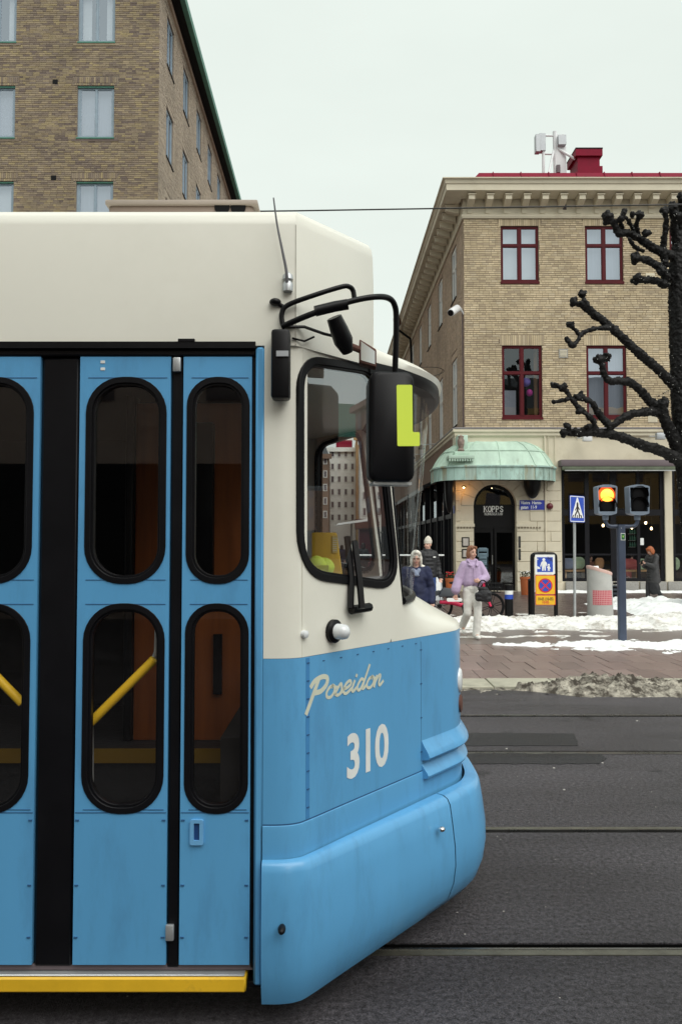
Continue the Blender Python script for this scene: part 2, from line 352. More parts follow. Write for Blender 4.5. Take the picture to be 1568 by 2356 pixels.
M['white_frame'] = mat('white_frame', (.75, .74, .70), .5, 0, .06)
M['darkframe'] = mat('darkframe', (.007, .007, .010), .45, 0, .2, 5, spec=.25)
M['black'] = mat('black', (.004, .004, .005), .38, 0, .2, 5, spec=.25)
M['rubber'] = mat('rubber', (.004, .004, .0055), .42, 0, .2, 6, spec=.25)
M['inside'] = mat('inside', (.006, .005, .005), .9)  # near-black: the darkness of the rooms is put into the colour
M['pane'] = glassmat('pane', (.85, .88, .9), .42, .01, (.80, .86, .98), .05)
M['pane_dark'] = glassmat('pane_dark', (.7, .72, .74), .11, .01, (.9, .95, 1), .08)
M['pane_shop'] = glassmat('pane_shop', (.8, .8, .8), .07)
M['tramglass'] = glassmat('tramglass', (.92, .90, .88), .055, .01)
M['cabglass'] = glassmat('cabglass', (.88, .89, .89), .26, .01, (.9, .95, 1.0))
M['cabglass2'] = glassmat('cabglass2', (.95, .96, .96), .03, .01, gmax=.22)
M['blind'] = mat('blind', (.72, .74, .74), .8, 0, .04, 1)
M['curtain'] = mat('curtain', (.42, .44, .50), .9, 0, .1, 3, stretch=(8, 8, .3))
M['tram_blue'] = mat('tram_blue', (.11, .375, .675), .36, 0, .05, 1.3, .03, 12, coat=.2, dirt=(.085, .27, .50), dsc=3.0, dlo=.50, dhi=.80, stretch=(2.2, 2.2, .55))
M['tram_white'] = mat('tram_white', (.85, .84, .75), .34, 0, .03, 1.0, .02, 20, coat=.2, dirt=(.78, .77, .67), dsc=1.1, dlo=.5, dhi=.9)
M['letter'] = mat('letter', (.80, .82, .80), .5, 0, .08, 8)
M['letter_cream'] = mat('letter_cream', (.66, .68, .55), .5, 0, .08, 8)
M['yellow'] = mat('yellow', (.80, .48, .02), .5, 0, .12, 5, dirt=(.25, .16, .03), dsc=5, dlo=.6, dhi=.8)
M['railyellow'] = mat('railyellow', (1.0, .62, .03), .45, 0, .05, 5)
M['hivis'] = mat('hivis', (.80, 1.0, .09), .55, 0, .03, 3)
M['wood_or'] = mat('wood_or', (.30, .085, .016), .5, 0, .25, 3, stretch=(6, 6, .6))
M['grey_metal'] = mat('grey_metal', (.42, .44, .46), .45, .3, .1, 5)
M['zinc'] = mat('zinc', (.50, .52, .53), .4, .6, .12, 8, .05, 100)
M['slate_metal'] = mat('slate_metal', (.055, .072, .115), .42, .1, .12, 4)
M['head_grey'] = mat('head_grey', (.20, .25, .32), .45, .1, .1, 5)
M['chrome'] = mat('chrome', (.7, .7, .7), .12, 1, .05)
M['lens'] = mat('lens', (.75, .78, .80), .15, 0, .05, spec=.8)
M['signblue'] = mat('signblue', (.025, .075, .46), .45, 0, .08, 8)
M['signwhite'] = mat('signwhite', (.80, .81, .80), .5, 0, .05, 8)
M['signyellow'] = mat('signyellow', (.80, .46, .015), .5, 0, .06, 8)
M['signred'] = mat('signred', (.60, .02, .03), .5, 0, .08, 8)
M['ink'] = mat('ink', (.03, .02, .02), .7)
M['platedblue'] = mat('platedblue', (.03, .05, .36), .35, 0, .08, 8)
M['bark'] = mat('bark', (.0045, .004, .004), .55, 0, .6, 9, 1.0, 45, spec=.22)
M['concrete'] = mat('concrete', (.46, .46, .44), .8, 0, .1, 4, .3, 80, dirt=(.3, .28, .25), dsc=2)
M['pinkrim'] = mat('pinkrim', (.62, .42, .37), .7, 0, .1, 4, .2, 60)
M['redgrid'] = mat('redgrid', (.52, .03, .06), .6)
M['pinkpatch'] = mat('pinkpatch', (.70, .36, .37), .7)
M['terracotta'] = mat('terracotta', (.48, .13, .04), .75, 0, .12, 5, .2, 60)
M['leafdark'] = mat('leafdark', (.05, .07, .03), .8, 0, .5, 20)
M['skin'] = mat('skin', (.62, .37, .28), .5, 0, .06, 12)
M['hair_red'] = mat('hair_red', (.24, .10, .05), .5, 0, .35, 30, .5, 90, stretch=(1, 1, .2))
M['hair_white'] = mat('hair_white', (.72, .69, .62), .55, 0, .25, 30, .5, 90, stretch=(1, 1, .2))
M['hair_ginger'] = mat('hair_ginger', (.36, .10, .03), .5, 0, .35, 30, .5, 90, stretch=(1, 1, .2))
M['lilac'] = mat('lilac', (.47, .36, .53), .85, 0, .08, 6, .25, 120)
M['white_denim'] = mat('white_denim', (.78, .77, .72), .8, 0, .06, 8, .25, 100)
M['navy'] = mat('navy', (.012, .018, .06), .75, 0, .3, 6, .3, 60)
M['blackcloth'] = mat('blackcloth', (.012, .012, .015), .6, 0, .3, 6, .3, 60)
M['bluedenim'] = mat('bluedenim', (.03, .07, .22), .8, 0, .25, 9, .2, 100)
M['beanie'] = mat('beanie', (.62, .58, .50), .9, 0, .1, 20, .5, 120)
M['charcoal'] = mat('charcoal', (.035, .034, .036), .55, 0, .25, 7, .35, 40)
M['eyemat'] = mat('eyemat', (.03, .02, .02), .3)
M['lip'] = mat('lip', (.42, .14, .13), .5)
M['bikered'] = mat('bikered', (.68, .02, .09), .35, 0, .05, coat=.3)
M['cushion_b'] = mat('cushion_b', (.22, .26, .36), .9, 0, .1, 6)
M['cushion_g'] = mat('cushion_g', (.38, .50, .34), .9, 0, .1, 6)
M['cushion_o'] = mat('cushion_o', (.36, .20, .10), .9, 0, .1, 6)
M['cushion_r'] = mat('cushion_r', (.40, .10, .10), .9, 0, .1, 6)
M['benchwood'] = mat('benchwood', (.40, .24, .11), .6, 0, .2, 4)
M['bulb'] = mat('bulb', (1, .72, .38), .4, emis=6)
M['redlamp'] = mat('redlamp', (1, .10, .012), .4, emis=.8)
M['redglow'] = mat('redglow', (1, .44, .05), .4, emis=1.35)
M['plaster_w'] = mat('plaster_w', (.88, .87, .82), .8, 0, .06, 1)
M['ochre'] = mat('ochre', (.55, .34, .13), .8, 0, .1, 1)
M['umber'] = mat('umber', (.22, .14, .10), .8, 0, .15, 1)
M['browndark'] = mat('browndark', (.13, .055, .04), .8, 0, .15, 1)
M['slateroof'] = mat('slateroof', (.06, .065, .07), .7)
M['purple'] = mat('purple', (.22, .16, .55), .6)
M['magenta'] = mat('magenta', (.55, .03, .30), .6)
M['awning'] = mat('awning', (.10, .12, .08), .8, 0, .3, 4)
M['wire'] = mat('wire', (.015, .015, .015), .5)
M['antenna'] = mat('antenna', (.70, .71, .72), .5, 0, .05)
M['winegrey'] = mat('winegrey', (.14, .11, .12), .7)
M['stackblue'] = mat('stackblue', (.11, .17, .21), .6, 0, .1, 6)
# ------------------------------------------------------------------ ground, rails, pavement
KERB = 9.75
T1, T2 = (3.52, 4.955), (6.79, 8.225)
b = MB(); b.box(-400, 400, -300, 600, -.6, -.12); b.build('ground', M['earth'], kind='structure')
b = MB()
cuts = [-60, T1[0] - .055, T1[0] + .056, T1[1] - .035, T1[1] + .055, T2[0] - .055, T2[0] + .056, T2[1] - .035, T2[1] + .055, KERB]
for i in range(0, len(cuts), 2): b.box(-90, 140, cuts[i], cuts[i + 1], -.11, 0)
road = b.build('road', M['asphalt'], kind='structure', fixn=False)
names = {0: 'near rail of the tram\'s own track, wet steel with a deep black groove', 1: 'far rail of the tram\'s own track, thin line in the asphalt',
         2: 'rail with wide black groove between two dark asphalt patches', 3: 'thin rail nearest the pale kerb stones'}
for k, (y0, side) in enumerate(((T1[0], -1), (T1[1], 1), (T2[0], -1), (T2[1], 1))):
    rt = empty('tram_rail', (0, y0, 0), names[k], 'rail', 'tram rails set in the road')
    h = sorted((y0, y0 + side * .053)); g = sorted((y0, y0 - side * (.055 if side < 0 else .034)))
    b = MB(); b.box(-90, 140, h[0], h[1], -.1, .003); b.build('rail_head', M['rail_lip'] if k in (0, 1) else M['steel'], rt)
    b = MB(); e = sorted((y0 - side * .001, y0 + side * .012)); b.box(-90, 140, e[0], e[1], -.05, .006); b.build('running_edge', M['steel'], rt)
    b = MB(); b.box(-90, 140, g[0], g[1], -.115, -.095)
    if side < 0: b.box(-90, 140, g[1] - .004, g[1], -.094, -.006)  # added black liner paints the groove's far face as shaded
    b.build('groove', M['groove'], rt)
# asphalt patches by the second track
def patch(name, pts, m, z, lab):
    q = []
    for i in range(len(pts)):
        a = Vector(pts[i]); c = Vector(pts[(i + 1) % len(pts)])
        n = max(2, int((c - a).length / .06))
        for j in range(n):
            p = a.lerp(c, j / n); q.append((p.x + random.uniform(-.012, .012), p.y + random.uniform(-.012, .012)))
    b = MB(); b.shape([q], lambda a, o, z_: Vector((a, z_, o)), z, z - .003); return b.build(name, m, label=lab, cat='asphalt patch')
def gp(u, v): p = G(u, v); return (p.x, p.y)
patch('asphalt_patch', [gp(700, 1686), gp(1322, 1688), gp(1330, 1716), gp(700, 1717)], M['asphalt_dark'], .004, 'dark asphalt repair strip just beyond the wide grooved rail')
patch('asphalt_patch', [gp(700, 1733), gp(1380, 1735), gp(1392, 1746), gp(1378, 1758), gp(700, 1759)], M['asphalt_dark'], .004, 'dark asphalt repair strip just before the wide grooved rail')
b = MB()
for i in range(420):
    x = random.uniform(-1, 5); y = random.uniform(2.2, 9.4); s = random.choice((.003, .004, .005, .011 if i % 6 == 0 else .004))
    if any(abs(y - t) < .08 for t in T1 + T2): continue
    a = random.uniform(0, 3); n = 6
    ring = [(x + s * random.uniform(.6, 1.3) * math.cos(a + 2 * math.pi * j / n), y + s * random.uniform(.6, 1.3) * math.sin(a + 2 * math.pi * j / n), .001) for j in range(n)]
    top = [(p[0] * .6 + x * .4, p[1] * .6 + y * .4, s * .5) for p in ring]
    b.loft([ring, top], True, True)
b.build('gravel', mat('grit', (.42, .40, .37), .8, 0, .3, 40), label='pale grit and gum spots scattered over the asphalt', cat='grit', kind='stuff')
# pavement
PZ = .03
b = MB(); b.box(-90, 140, KERB + .62, 200, -.11, PZ - .012); pav = b.build('pavement', M['joint'], kind='structure')
kb = empty('kerb', (0, KERB, 0), kind='structure')
x = -1.2
while x < 9.5:
    l = .78 + random.uniform(-.06, .06); b = MB(); zz = PZ + random.uniform(-.004, .004)
    b.box(x + .006, x + l - .006, KERB + .002, KERB + .61, -.11, zz); b.build('kerb_stone', M['kerbstone'], kb, bevel=.008, seg=1); x += l
b = MB(); b.box(-90, x - 11, KERB + .01, KERB + .6, -.11, PZ - .004); b.box(x, 140, KERB + .01, KERB + .6, -.11, PZ - .004); b.box(x - 11, x, KERB + .02, KERB + .6, -.11, PZ - .02); b.build('kerb_bed', M['kerbstone'], kb)
# large paving slabs up to the cycle path, each one its own piece
pm = []
for k in range(3):
    b = MB(); b.box(-.172, .172, -.347, .347, -.05, 0); o = b.build('paving_slab', M['paver'], pav, bevel=.006, seg=1); pm.append(o.data); bpy.data.objects.remove(o)
r = 0; y = KERB + .63 + .35
while y < 13.9:
    x = .2 + (.175 if r % 2 else 0)
    while x < 8.6:
        o = bpy.data.objects.new('paving_slab', pm[random.randrange(3)]); C.objects.link(o); o.parent = pav
        o.location = (x, y, PZ + random.uniform(-.004, .003)); o.rotation_euler = (random.uniform(-.004, .004), random.uniform(-.008, .008), 0); x += .35
    y += .70; r += 1
b = MB(); SLAB_END = y - .35
b.box(-90, 0, KERB + .63, SLAB_END, -.05, PZ - .004); b.box(8.7, 140, KERB + .63, SLAB_END, -.05, PZ - .004); b.build('paving', M['paver'], pav)
b = MB(); b.box(-90, 140, SLAB_END + .01, 17.0, -.05, PZ); b.build('cycle_path', mat('cyc', (.17, .138, .128), .34, 0, .25, 1.5, .3, 60), kind='structure')
# small clinker pavers on the far pavement: too many to pick apart
b = MB(); y = 17.02; r = 0
while y < 29.5:
    x = 1.0 + (.11 if r % 2 else 0); xe = 13
    while x < xe:
        z = PZ + .004 + random.uniform(-.002, .003); b.add([(x, y, z), (x + .208, y, z), (x + .208, y + .10, z), (x, y + .10, z), (x, y, z - .02), (x + .208, y, z - .02)], [(0, 1, 2, 3), (4, 5, 1, 0)]); x += .218
    y += .109; r += 1
o = b.build('clinker_pavers', M['paver_wet'], pav, fixn=False, kind='stuff')
b = MB(); b.box(-90, 1, 17.01, 190, -.05, PZ + .002); b.box(1, 4.3, 29.6, 190, -.05, PZ + .002); b.box(13, 140, 17.01, 30, -.05, PZ + .002); b.build('far_paving', M['paver_wet'], pav)

# ------------------------------------------------------------------ brick and window builders
def brickwall(fr, wall, a0, a1, z0, z1, holes, soldiers, m, bl=.252, bh=.076, j=.014, n_ind=0, vis=None, pr=.014):
    rows = []; r = 0; z = z0; rects = []
    while z < z1 - .02:
        zt = min(z + bh - j, z1); off = 0 if r % 2 else bl / 2
        jit = random.uniform(-.03, .03)
        cutr = [(h[0], h[1]) for h in holes + [s_[:4] for s_ in soldiers] if h[2] < zt and h[3] > z]
        a = a0 - off + jit
        while a < a1:
            ll = bl * (.5 if random.random() < .22 else 1)
            segs = [(max(a, a0), min(a + ll - j * .55, a1))]; a += ll
            for c in cutr:
                ns = []
                for q in segs:
                    if c[1] <= q[0] or c[0] >= q[1]: ns.append(q); continue
                    if c[0] > q[0]: ns.append((q[0], c[0] - .004))
                    if c[1] < q[1]: ns.append((c[1] + .004, q[1]))
                segs = ns
            for q in segs:
                if q[1] - q[0] > .03: rects.append((q[0], q[1], z, zt))
        z += bh; r += 1
    for s0, s1, zz0, zz1 in soldiers:
        n = max(3, round((s1 - s0) / .078)); w_ = (s1 - s0) / n
        for i in range(n):
            rects.append((s0 + i * w_ + .004, s0 + (i + 1) * w_ - .008, zz0 + .004, zz1 - .004 - random.uniform(0, .012)))
    idx = []
    if n_ind:
        cand = [i for i, q in enumerate(rects) if vis(PX(fr((q[0] + q[1]) / 2, 0, (q[2] + q[3]) / 2))) and (q[1] - q[0]) > .2]
        cand.sort(key=lambda i: (fr((rects[i][0] + rects[i][1]) / 2, 0, (rects[i][2] + rects[i][3]) / 2) - Vector((0, 0, CZ))).length)
        idx = set(cand[:n_ind])
    b = MB(); cache = {}
    for i, q in enumerate(rects):
        o = pr + random.uniform(-.004, .006)
        if i in idx:
            key = (round(q[1] - q[0], 2), round(q[3] - q[2], 2))
            if key not in cache:
                bb = MB(); f0 = Fr((0, 0, 0), fr.ux, fr.n); bb.fbox(f0, -key[0] / 2, key[0] / 2, -.02, pr, -key[1] / 2, key[1] / 2)
                ob = bb.build('brick', m, None); cache[key] = ob.data; bpy.data.objects.remove(ob)
            ob = bpy.data.objects.new('brick', cache[key]); C.objects.link(ob); ob.parent = wall
            ob.location = fr((q[0] + q[1]) / 2, o - pr, (q[2] + q[3]) / 2) - wloc(wall)
            continue
        p = [fr(q[0], o, q[2]), fr(q[1], o, q[2]), fr(q[1], o, q[3]), fr(q[0], o, q[3]), fr(q[0], -.01, q[2]), fr(q[1], -.01, q[2]), fr(q[1], -.01, q[3]), fr(q[0], -.01, q[3])]
        b.add(p, [(0, 1, 2, 3), (4, 5, 1, 0), (3, 2, 6, 7), (4, 0, 3, 7), (1, 5, 6, 2)])
    b.build('brickwork', m, wall, fixn=False, kind='stuff')
def wallmesh(fr, parent, outer, holes, m, th=.35, name='wall'):
    b = MB(); b.shape([outer] + [[(h[0], h[2]), (h[1], h[2]), (h[1], h[3]), (h[0], h[3])] for h in holes], fr, 0, -th)
    return b.build(name, m, parent)
def window(fr, parent, a0, a1, z0, z1, fm, cols=2, rows=(), pm='pane', sill=None, rec=.12, fw=.07, back='curtain', bar=.05, backo=.25, sillh=.05, label=None, head=None):
    zs = [z0 + fw] + [z0 + (z1 - z0) * r_ for r_ in rows] + [z1 - fw]
    b = MB()
    b.fbox(fr, a0, a1, -rec - .06, -rec, z0, z0 + fw); b.fbox(fr, a0, a1, -rec - .06, -rec, z1 - fw, z1)
    b.fbox(fr, a0, a0 + fw, -rec - .06, -rec, z0 + fw, z1 - fw); b.fbox(fr, a1 - fw, a1, -rec - .06, -rec, z0 + fw, z1 - fw)
    for r_ in zs[1:-1]: b.fbox(fr, a0 + fw, a1 - fw, -rec - .055, -rec + .012, r_ - bar * .8, r_ + bar * .8)
    wd = (a1 - a0 - 2 * fw) / cols
    for i in range(1, cols):
        c = a0 + fw + wd * i; b.fbox(fr, c - bar, c + bar, -rec - .05, -rec + .008, z0 + fw, z1 - fw)
    wn = b.build('window', fm, parent, label=label)
    for i in range(cols):
        for k in range(len(zs) - 1):
            x0 = a0 + fw + wd * i + (bar if i else 0); x1 = a0 + fw + wd * (i + 1) - (bar if i < cols - 1 else 0)
            y0 = zs[k] + (bar * .8 if k else 0); y1 = zs[k + 1] - (bar * .8 if k < len(zs) - 2 else 0)
            s_ = MB(); e = .028
            for q in ((x0, x0 + e, y0, y1), (x1 - e, x1, y0, y1), (x0 + e, x1 - e, y0, y0 + e), (x0 + e, x1 - e, y1 - e, y1)): s_.fbox(fr, q[0], q[1], -rec - .045, -rec - .012, q[2], q[3])
            s_.build('sash', fm, wn)
            p = MB(); t = random.uniform(-.004, .004)
            p.add([fr(x0, -rec - .035 + t, y0), fr(x1, -rec - .035 - t, y0), fr(x1, -rec - .035 - t, y1), fr(x0, -rec - .035 + t, y1)], [(0, 1, 2, 3)]); p.build('pane', M[pm], wn)
    if sill:
        b = MB(); b.fbox(fr, a0 - .02, a1 + .02, -rec, .05, z0 - sillh, z0 - .002); b.build('sill', sill, wn)
    if head:
        b = MB(); b.fbox(fr, a0 + .002, a1 - .002, -rec - .01, -.03, z1 - .06, z1 - .003); b.build('head_flashing', head, wn)
    if back:
        b = MB(); b.fbox(fr, a0 - .03, a1 + .03, -rec - backo - .02, -rec - backo, z0 - .03, z1 + .03); b.build('blind' if back == 'blind' else 'curtain', M[back], wn)
    return wn

# ------------------------------------------------------------------ brown brick building, left of the street
DL = 30.0; XL = -6.9; ZE = 23.6
lb = empty('brick_building', (XL, DL, 0), 'tall yellow-brown brick building with pale blue windows behind the tram roof', 'building')
fl = Fr((0, DL, 0), (1, 0, 0), (0, -1, 0)); fls = Fr((XL, DL, 0), (-.007, 1, 0), (1, .007, 0))
wins = []
for (u0, u1) in ((177, 262), (-51, 34), (-279, -194)):
    for k in range(-1, 5):
        v0 = 197 + 220 * k; q0 = fl.px(u0, v0 + 120); q1 = fl.px(u1, v0); q0u = fl.px(u0, 317)[0]; q1u = fl.px(u1, 317)[0]
        wins.append((q0u, q1u, q0[1], min(q1[1], ZE - .5)))
wl = wallmesh(fl, lb, [(-20, 0), (XL, 0), (XL, ZE), (-20, ZE)], wins, M['mortar_l'])
sol = [(h[0] - .16, h[1] + .16, h[3] + .10, h[3] + .33) for h in wins]
sol2 = [(h[0] - .1, h[1] + .1, h[3] + .003, h[3] + .095) for h in wins]
brickwall(fl, wl, -20, XL + .01, 6.5, ZE, wins, sol + sol2, M['brick_l'], n_ind=300, vis=lambda p: 0 < p[0] < 365 and 0 < p[1] < 470)
for i, h in enumerate(wins):
    window(fl, lb, *h, M['win_blue'], 2, (), 'pane', M['copper_g'], rec=.09, fw=.10, back='blind' if i in (3, 8) else 'curtain' if i in (1, 2, 7, 10) else None, bar=.03, head=M['copper_g'])
    if i not in (3, 8, 1, 2, 7, 10):
        b = MB(); b.fbox(fl, h[0] + .08, h[0] + .42, -.36, -.32, h[2], h[3]); b.build('side_curtain', M['blind'], lb); b = MB(); b.fbox(fl, h[1] - .40, h[1] - .08, -.36, -.32, h[2], h[3]); b.build('side_curtain', M['blind'], lb)
    b = MB(); b.fbox(fl, h[0] - .18, h[1] + .18, 0, .03, h[2] - .14, h[2] - .055); b.build('brick_ledge', M['brick_l'], lb)
for (u, v) in ((139, 205), (135, 445)):
    a, z = fl.px(u * .92, v * .92); b = MB(); b.fbox(fl, a - .1, a + .1, 0, .022, z - .09, z + .09); b.build('air_vent', M['soffit'], lb)
ws = []
for c in range(9):
    for k in range(-1, 5):
        zc = [h for h in wins if True][k + 1]; a = 1.35 + 3.42 * c; ws.append((a, a + 1.36, zc[2], zc[3]))
wls = wallmesh(fls, lb, [(.36, 0), (34, 0), (34, ZE), (.36, ZE)], ws, M['mortar_l'])
b = MB(); b.fbox(fls, .0, .36, -.35, -.001, 0, ZE); b.build('corner_pier', M['mortar_l'], lb)
brickwall(fls, wls, .005, 34, 9.0, ZE, ws, [(h[0] - .16, h[1] + .16, h[3] + .02, h[3] + .26) for h in ws], M['brick_ls'])
for h in ws:
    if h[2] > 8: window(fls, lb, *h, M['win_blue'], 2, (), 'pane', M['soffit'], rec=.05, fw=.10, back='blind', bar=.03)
# eaves: shallow brick course, deep dark soffit, green copper edge
b = MB(); b.fbox(fls, -.3, 34.3, 0, .10, ZE - .22, ZE); b.fbox(fl, -20, XL + .1, 0, .10, ZE - .22, ZE); b.build('eaves_course', M['brick_ls'], lb)
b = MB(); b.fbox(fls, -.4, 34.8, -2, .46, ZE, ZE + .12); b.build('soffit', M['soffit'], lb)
b = MB(); b.fbox(fls, -.42, 34.9, .46, .66, ZE - .03, ZE + .30); b.build('gutter', M['copper_g'], lb)
b = MB(); b.box(-20, XL + .4, DL - .02, DL + 34, ZE + .12, ZE + .3); b.hexa([(-20, DL - .02, ZE + .3), (XL + .4, DL - .02, ZE + .3), (XL + .2, DL + 34, ZE + .3), (-20, DL + 34, ZE + .3), (-20, DL + 6, ZE + 4), (XL - 5, DL + 6, ZE + 4), (XL - 5, DL + 28, ZE + 4), (-20, DL + 28, ZE + 4)]); b.build('roof', M['copper_g'], lb)
b = MB(); b.fbox(fl, -20, XL - .9, -9, -.9, 0, ZE - .02); b.build('core', M['inside'], lb)
b = MB(); b.fbox(fls, 1.2, 34, -5, -.9, 0, ZE - .03); b.build('core', M['inside'], lb)
b = MB(); b.fbox(fls, .4, 34, .0, .25, 0, 5.0); b.fbox(fls, .4, 34, .25, .7, 3.6, 3.9); b.build('shop_fascia', M['darkframe'], lb)
# ------------------------------------------------------------------ yellow brick corner building, right of the street
DR = 30.0; XR = 4.62
rb = empty('corner_building', (XR, DR, 0), 'pale yellow brick corner building with cream cornice and maroon windows', 'building')
f = Fr((0, DR, 0), (1, 0, 0), (0, -1, 0)); fs_ = Fr((XR, DR, 0), (-.018, 1, 0), (-1, -.018, 0))
Z = lambda v: f.px(1300, v)[1]
A = lambda u, v=800: f.px(u, v)[0]
ZB, ZT = Z(988), Z(503); XE = 16.0
wins = []
for k, u in enumerate((1151, 1345, 1539)):
    wins.append((A(u, 600), A(u + 87, 600), Z(648), Z(520)))
    wins.append((A(u + 3, 880), A(u + 95, 880), Z(960), Z(795)))
wr = wallmesh(f, rb, [(XR, ZB - .3), (XE, ZB - .3), (XE, ZT + 1.2), (XR, ZT + 1.2)], wins, M['mortar_r'])
sol = []
for i, h in enumerate(wins): sol.append((h[0] - .08, h[1] + .08, h[3] + .003, h[3] + (.27 if i % 2 == 0 else .40)))
brickwall(f, wr, XR - .014, XE, ZB, ZT + .02, wins, sol, M['brick_r'], bl=.235, bh=.083, j=.021, n_ind=300, vis=lambda p: 1065 < p[0] < 1560 and 500 < p[1] < 990)
for i, h in enumerate(wins):
    wn = window(f, rb, *h, M['maroon'], 2, (.655,) if i % 2 == 0 else (.62,), 'pane' if i in (0, 2, 4, 3) else 'pane_dark', M['maroon'], rec=.05, fw=.07, back='blind' if i == 0 else 'curtain' if i in (2, 3, 4) else None, bar=.055, sillh=.09)
    if i == 1:
        b = MB(); b.fbox(f, h[0], h[1], -2.5, -2.4, h[2], h[3]); b.build('room_back', M['inside'], wn)
        b = MB(); b.ell(f(A(1214, 875), -.35, Z(875)), (.17, .17, .17), 16, 12); b.build('paper_lantern', M['purple'], wn, smooth=60)
        b = MB(); b.ell(f(A(1222, 898), -.35, Z(900)), (.12, .12, .14), 16, 12); b.build('paper_lantern', M['magenta'], wn, smooth=60)
        b = MB(); b.fbox(f, h[0] + .08, h[0] + .62, -.6, -.5, h[2], h[2] + 1.1); b.build('curtain', M['curtain'], wn)
        b = MB(); b.fbox(f, h[1] - .2, h[1] - .08, -.5, -.4, h[2], h[3]); b.build('curtain', M['cushion_o'], wn)
# side wall along the narrow street
ws = []
for c in range(10):
    a = 1.75 + 3.9 * c
    ws.append((a, a + 1.3, Z(648), Z(520))); ws.append((a, a + 1.3, Z(960), Z(795)))
wsd = wallmesh(fs_, rb, [(.36, ZB - .3), (42, ZB - .3), (42, ZT + 1.2), (.36, ZT + 1.2)], ws, M['mortar_rs'])
b = MB(); b.fbox(fs_, 0.0, .36, -.35, -.001, ZB - .3, ZT + 1.2); b.build('corner_pier', M['mortar_rs'], rb)
brickwall(fs_, wsd, .004, 42, ZB, ZT + .02, ws, [(h[0] - .05, h[1] + .05, h[3] + .003, h[3] + .27) for h in ws], M['brick_rs'])
for h in ws:
    window(fs_, rb, *h, M['white_frame'], 2, (.62,), 'pane', M['soffit'], rec=.03, fw=.10, back='curtain', bar=.05)
b = MB(); b.box(XR + .9, XE, DR + .9, DR + 42, ZB, ZT + 1.2); b.build('core', M['inside'], rb)
# cornice: one moulded profile mitred round the corner, modillions one by one
def zc(v, o): return P(1300, v, DR - o).z
prof = [(0, zc(503, 0)), (.07, zc(502, .07)), (.10, zc(497, .1)), (.10, zc(494, .1)), (.05, zc(492, .05)), (.03, zc(490, .03)), (.03, zc(458, .03)), (.10, zc(452, .1)), (.12, zc(442, .12)),
        (.12, zc(441, .75)), (.74, zc(437.5, .75)), (.75, zc(437, .75)), (.75, zc(424, .75)), (.79, zc(421, .79)), (.82, zc(413, .82)), (.90, zc(409, .9)), (.90, zc(407, .9)), (0, zc(407, .9) + .05)]
def sidep(a, o, z): return fs_(a, o, z)
rings = [[f(XE, o, z) for o, z in prof], [Vector((XR - o, DR - o, z)) for o, z in prof], [fs_(42, o, z) for o, z in prof]]
b = MB(); b.loft(rings, False); b.build('cornice', M['cream'], rb)
z_soff = prof[9][1]
def modillion(fr, a, par_):
    b = MB()
    b.fbox(fr, a - .085, a + .085, .03, .075, zc(491, .06), zc(457, .06))
    z1 = z_soff - .002
    b.shape([[(.10, z1 - .33), (.30, z1 - .30), (.50, z1 - .24), (.60, z1 - .20), (.60, z1 - .045), (.10, z1 - .045)]], lambda p, o, q: fr(a + o, p, q), -.115, .115)
    b.fbox(fr, a - .145, a + .145, .10, .64, z1 - .045, z1)
    return b.build('modillion', M['cream'], par_)
a = A(1079, 450)
while a < XE: modillion(f, a, rb); a += .68
a = .55
while a < 41: modillion(fs_, a, rb); a += .78
b = MB(); p = f.px(1295, 477); b.fbox(f, p[0] - .1, p[0] + .1, .03, .05, p[1] - .1, p[1] + .1)
vt = b.build('air_vent', M['soffit'], rb)
for k in range(4):
    b = MB(); b.fbox(f, p[0] - .1, p[0] + .1, .045, .06, p[1] - .09 + k * .05, p[1] - .065 + k * .05); b.build('slat', M['winegrey'], vt)
# roof: red sheet edge with seams, chimney
b = MB(); zr = prof[-2][1]
b.hexa([(XR + .3, DR - .87, zr + .02), (XE, DR - .87, zr + .02), (XE, DR + 42, zr + .02), (XR + .3, DR + 42, zr + .02), (XR + .45, DR - .75, zr + .22), (XE, DR - .75, zr + .22), (XE, DR + 42, zr + 1.6), (XR + 2.5, DR + 42, zr + 1.6)])
rf = b.build('roof', M['roof_red'], rb)
a = XR + .95
while a < XE:
    b = MB(); b.hexa([(a, DR - .90, zr + .03), (a + .03, DR - .90, zr + .03), (a + .03, DR + 3, zr + .03), (a, DR + 3, zr + .03), (a, DR - .78, zr + .25), (a + .03, DR - .78, zr + .25), (a + .03, DR + 3, zr + .35), (a, DR + 3, zr + .35)]); b.build('roof_seam', M['roof_red'], rf); a += 1.02
dch = 32.5; c0 = P(1328, 398, dch); c1 = P(1378, 345, dch); b = MB()
b.box(c0.x, c1.x, dch, dch + 1.1, c0.z - .6, c1.z - .1); b.box(c0.x - .02, c1.x + .10, dch - .05, dch + 1.1, c0.z - .5, c0.z + .27)
ch = b.build('chimney', M['roof_red'], rf)
b = MB(); b.box(c0.x - .10, c1.x + .09, dch - .1, dch + 1.2, c1.z - .28, c1.z); b.build('chimney_cap', M['roof_red'], rf)
b = MB(); b.box(c0.x - .11, c1.x + .10, dch - .11, dch + 1.21, c1.z, c1.z + .05); b.build('chimney_top', M['soffit'], rf)
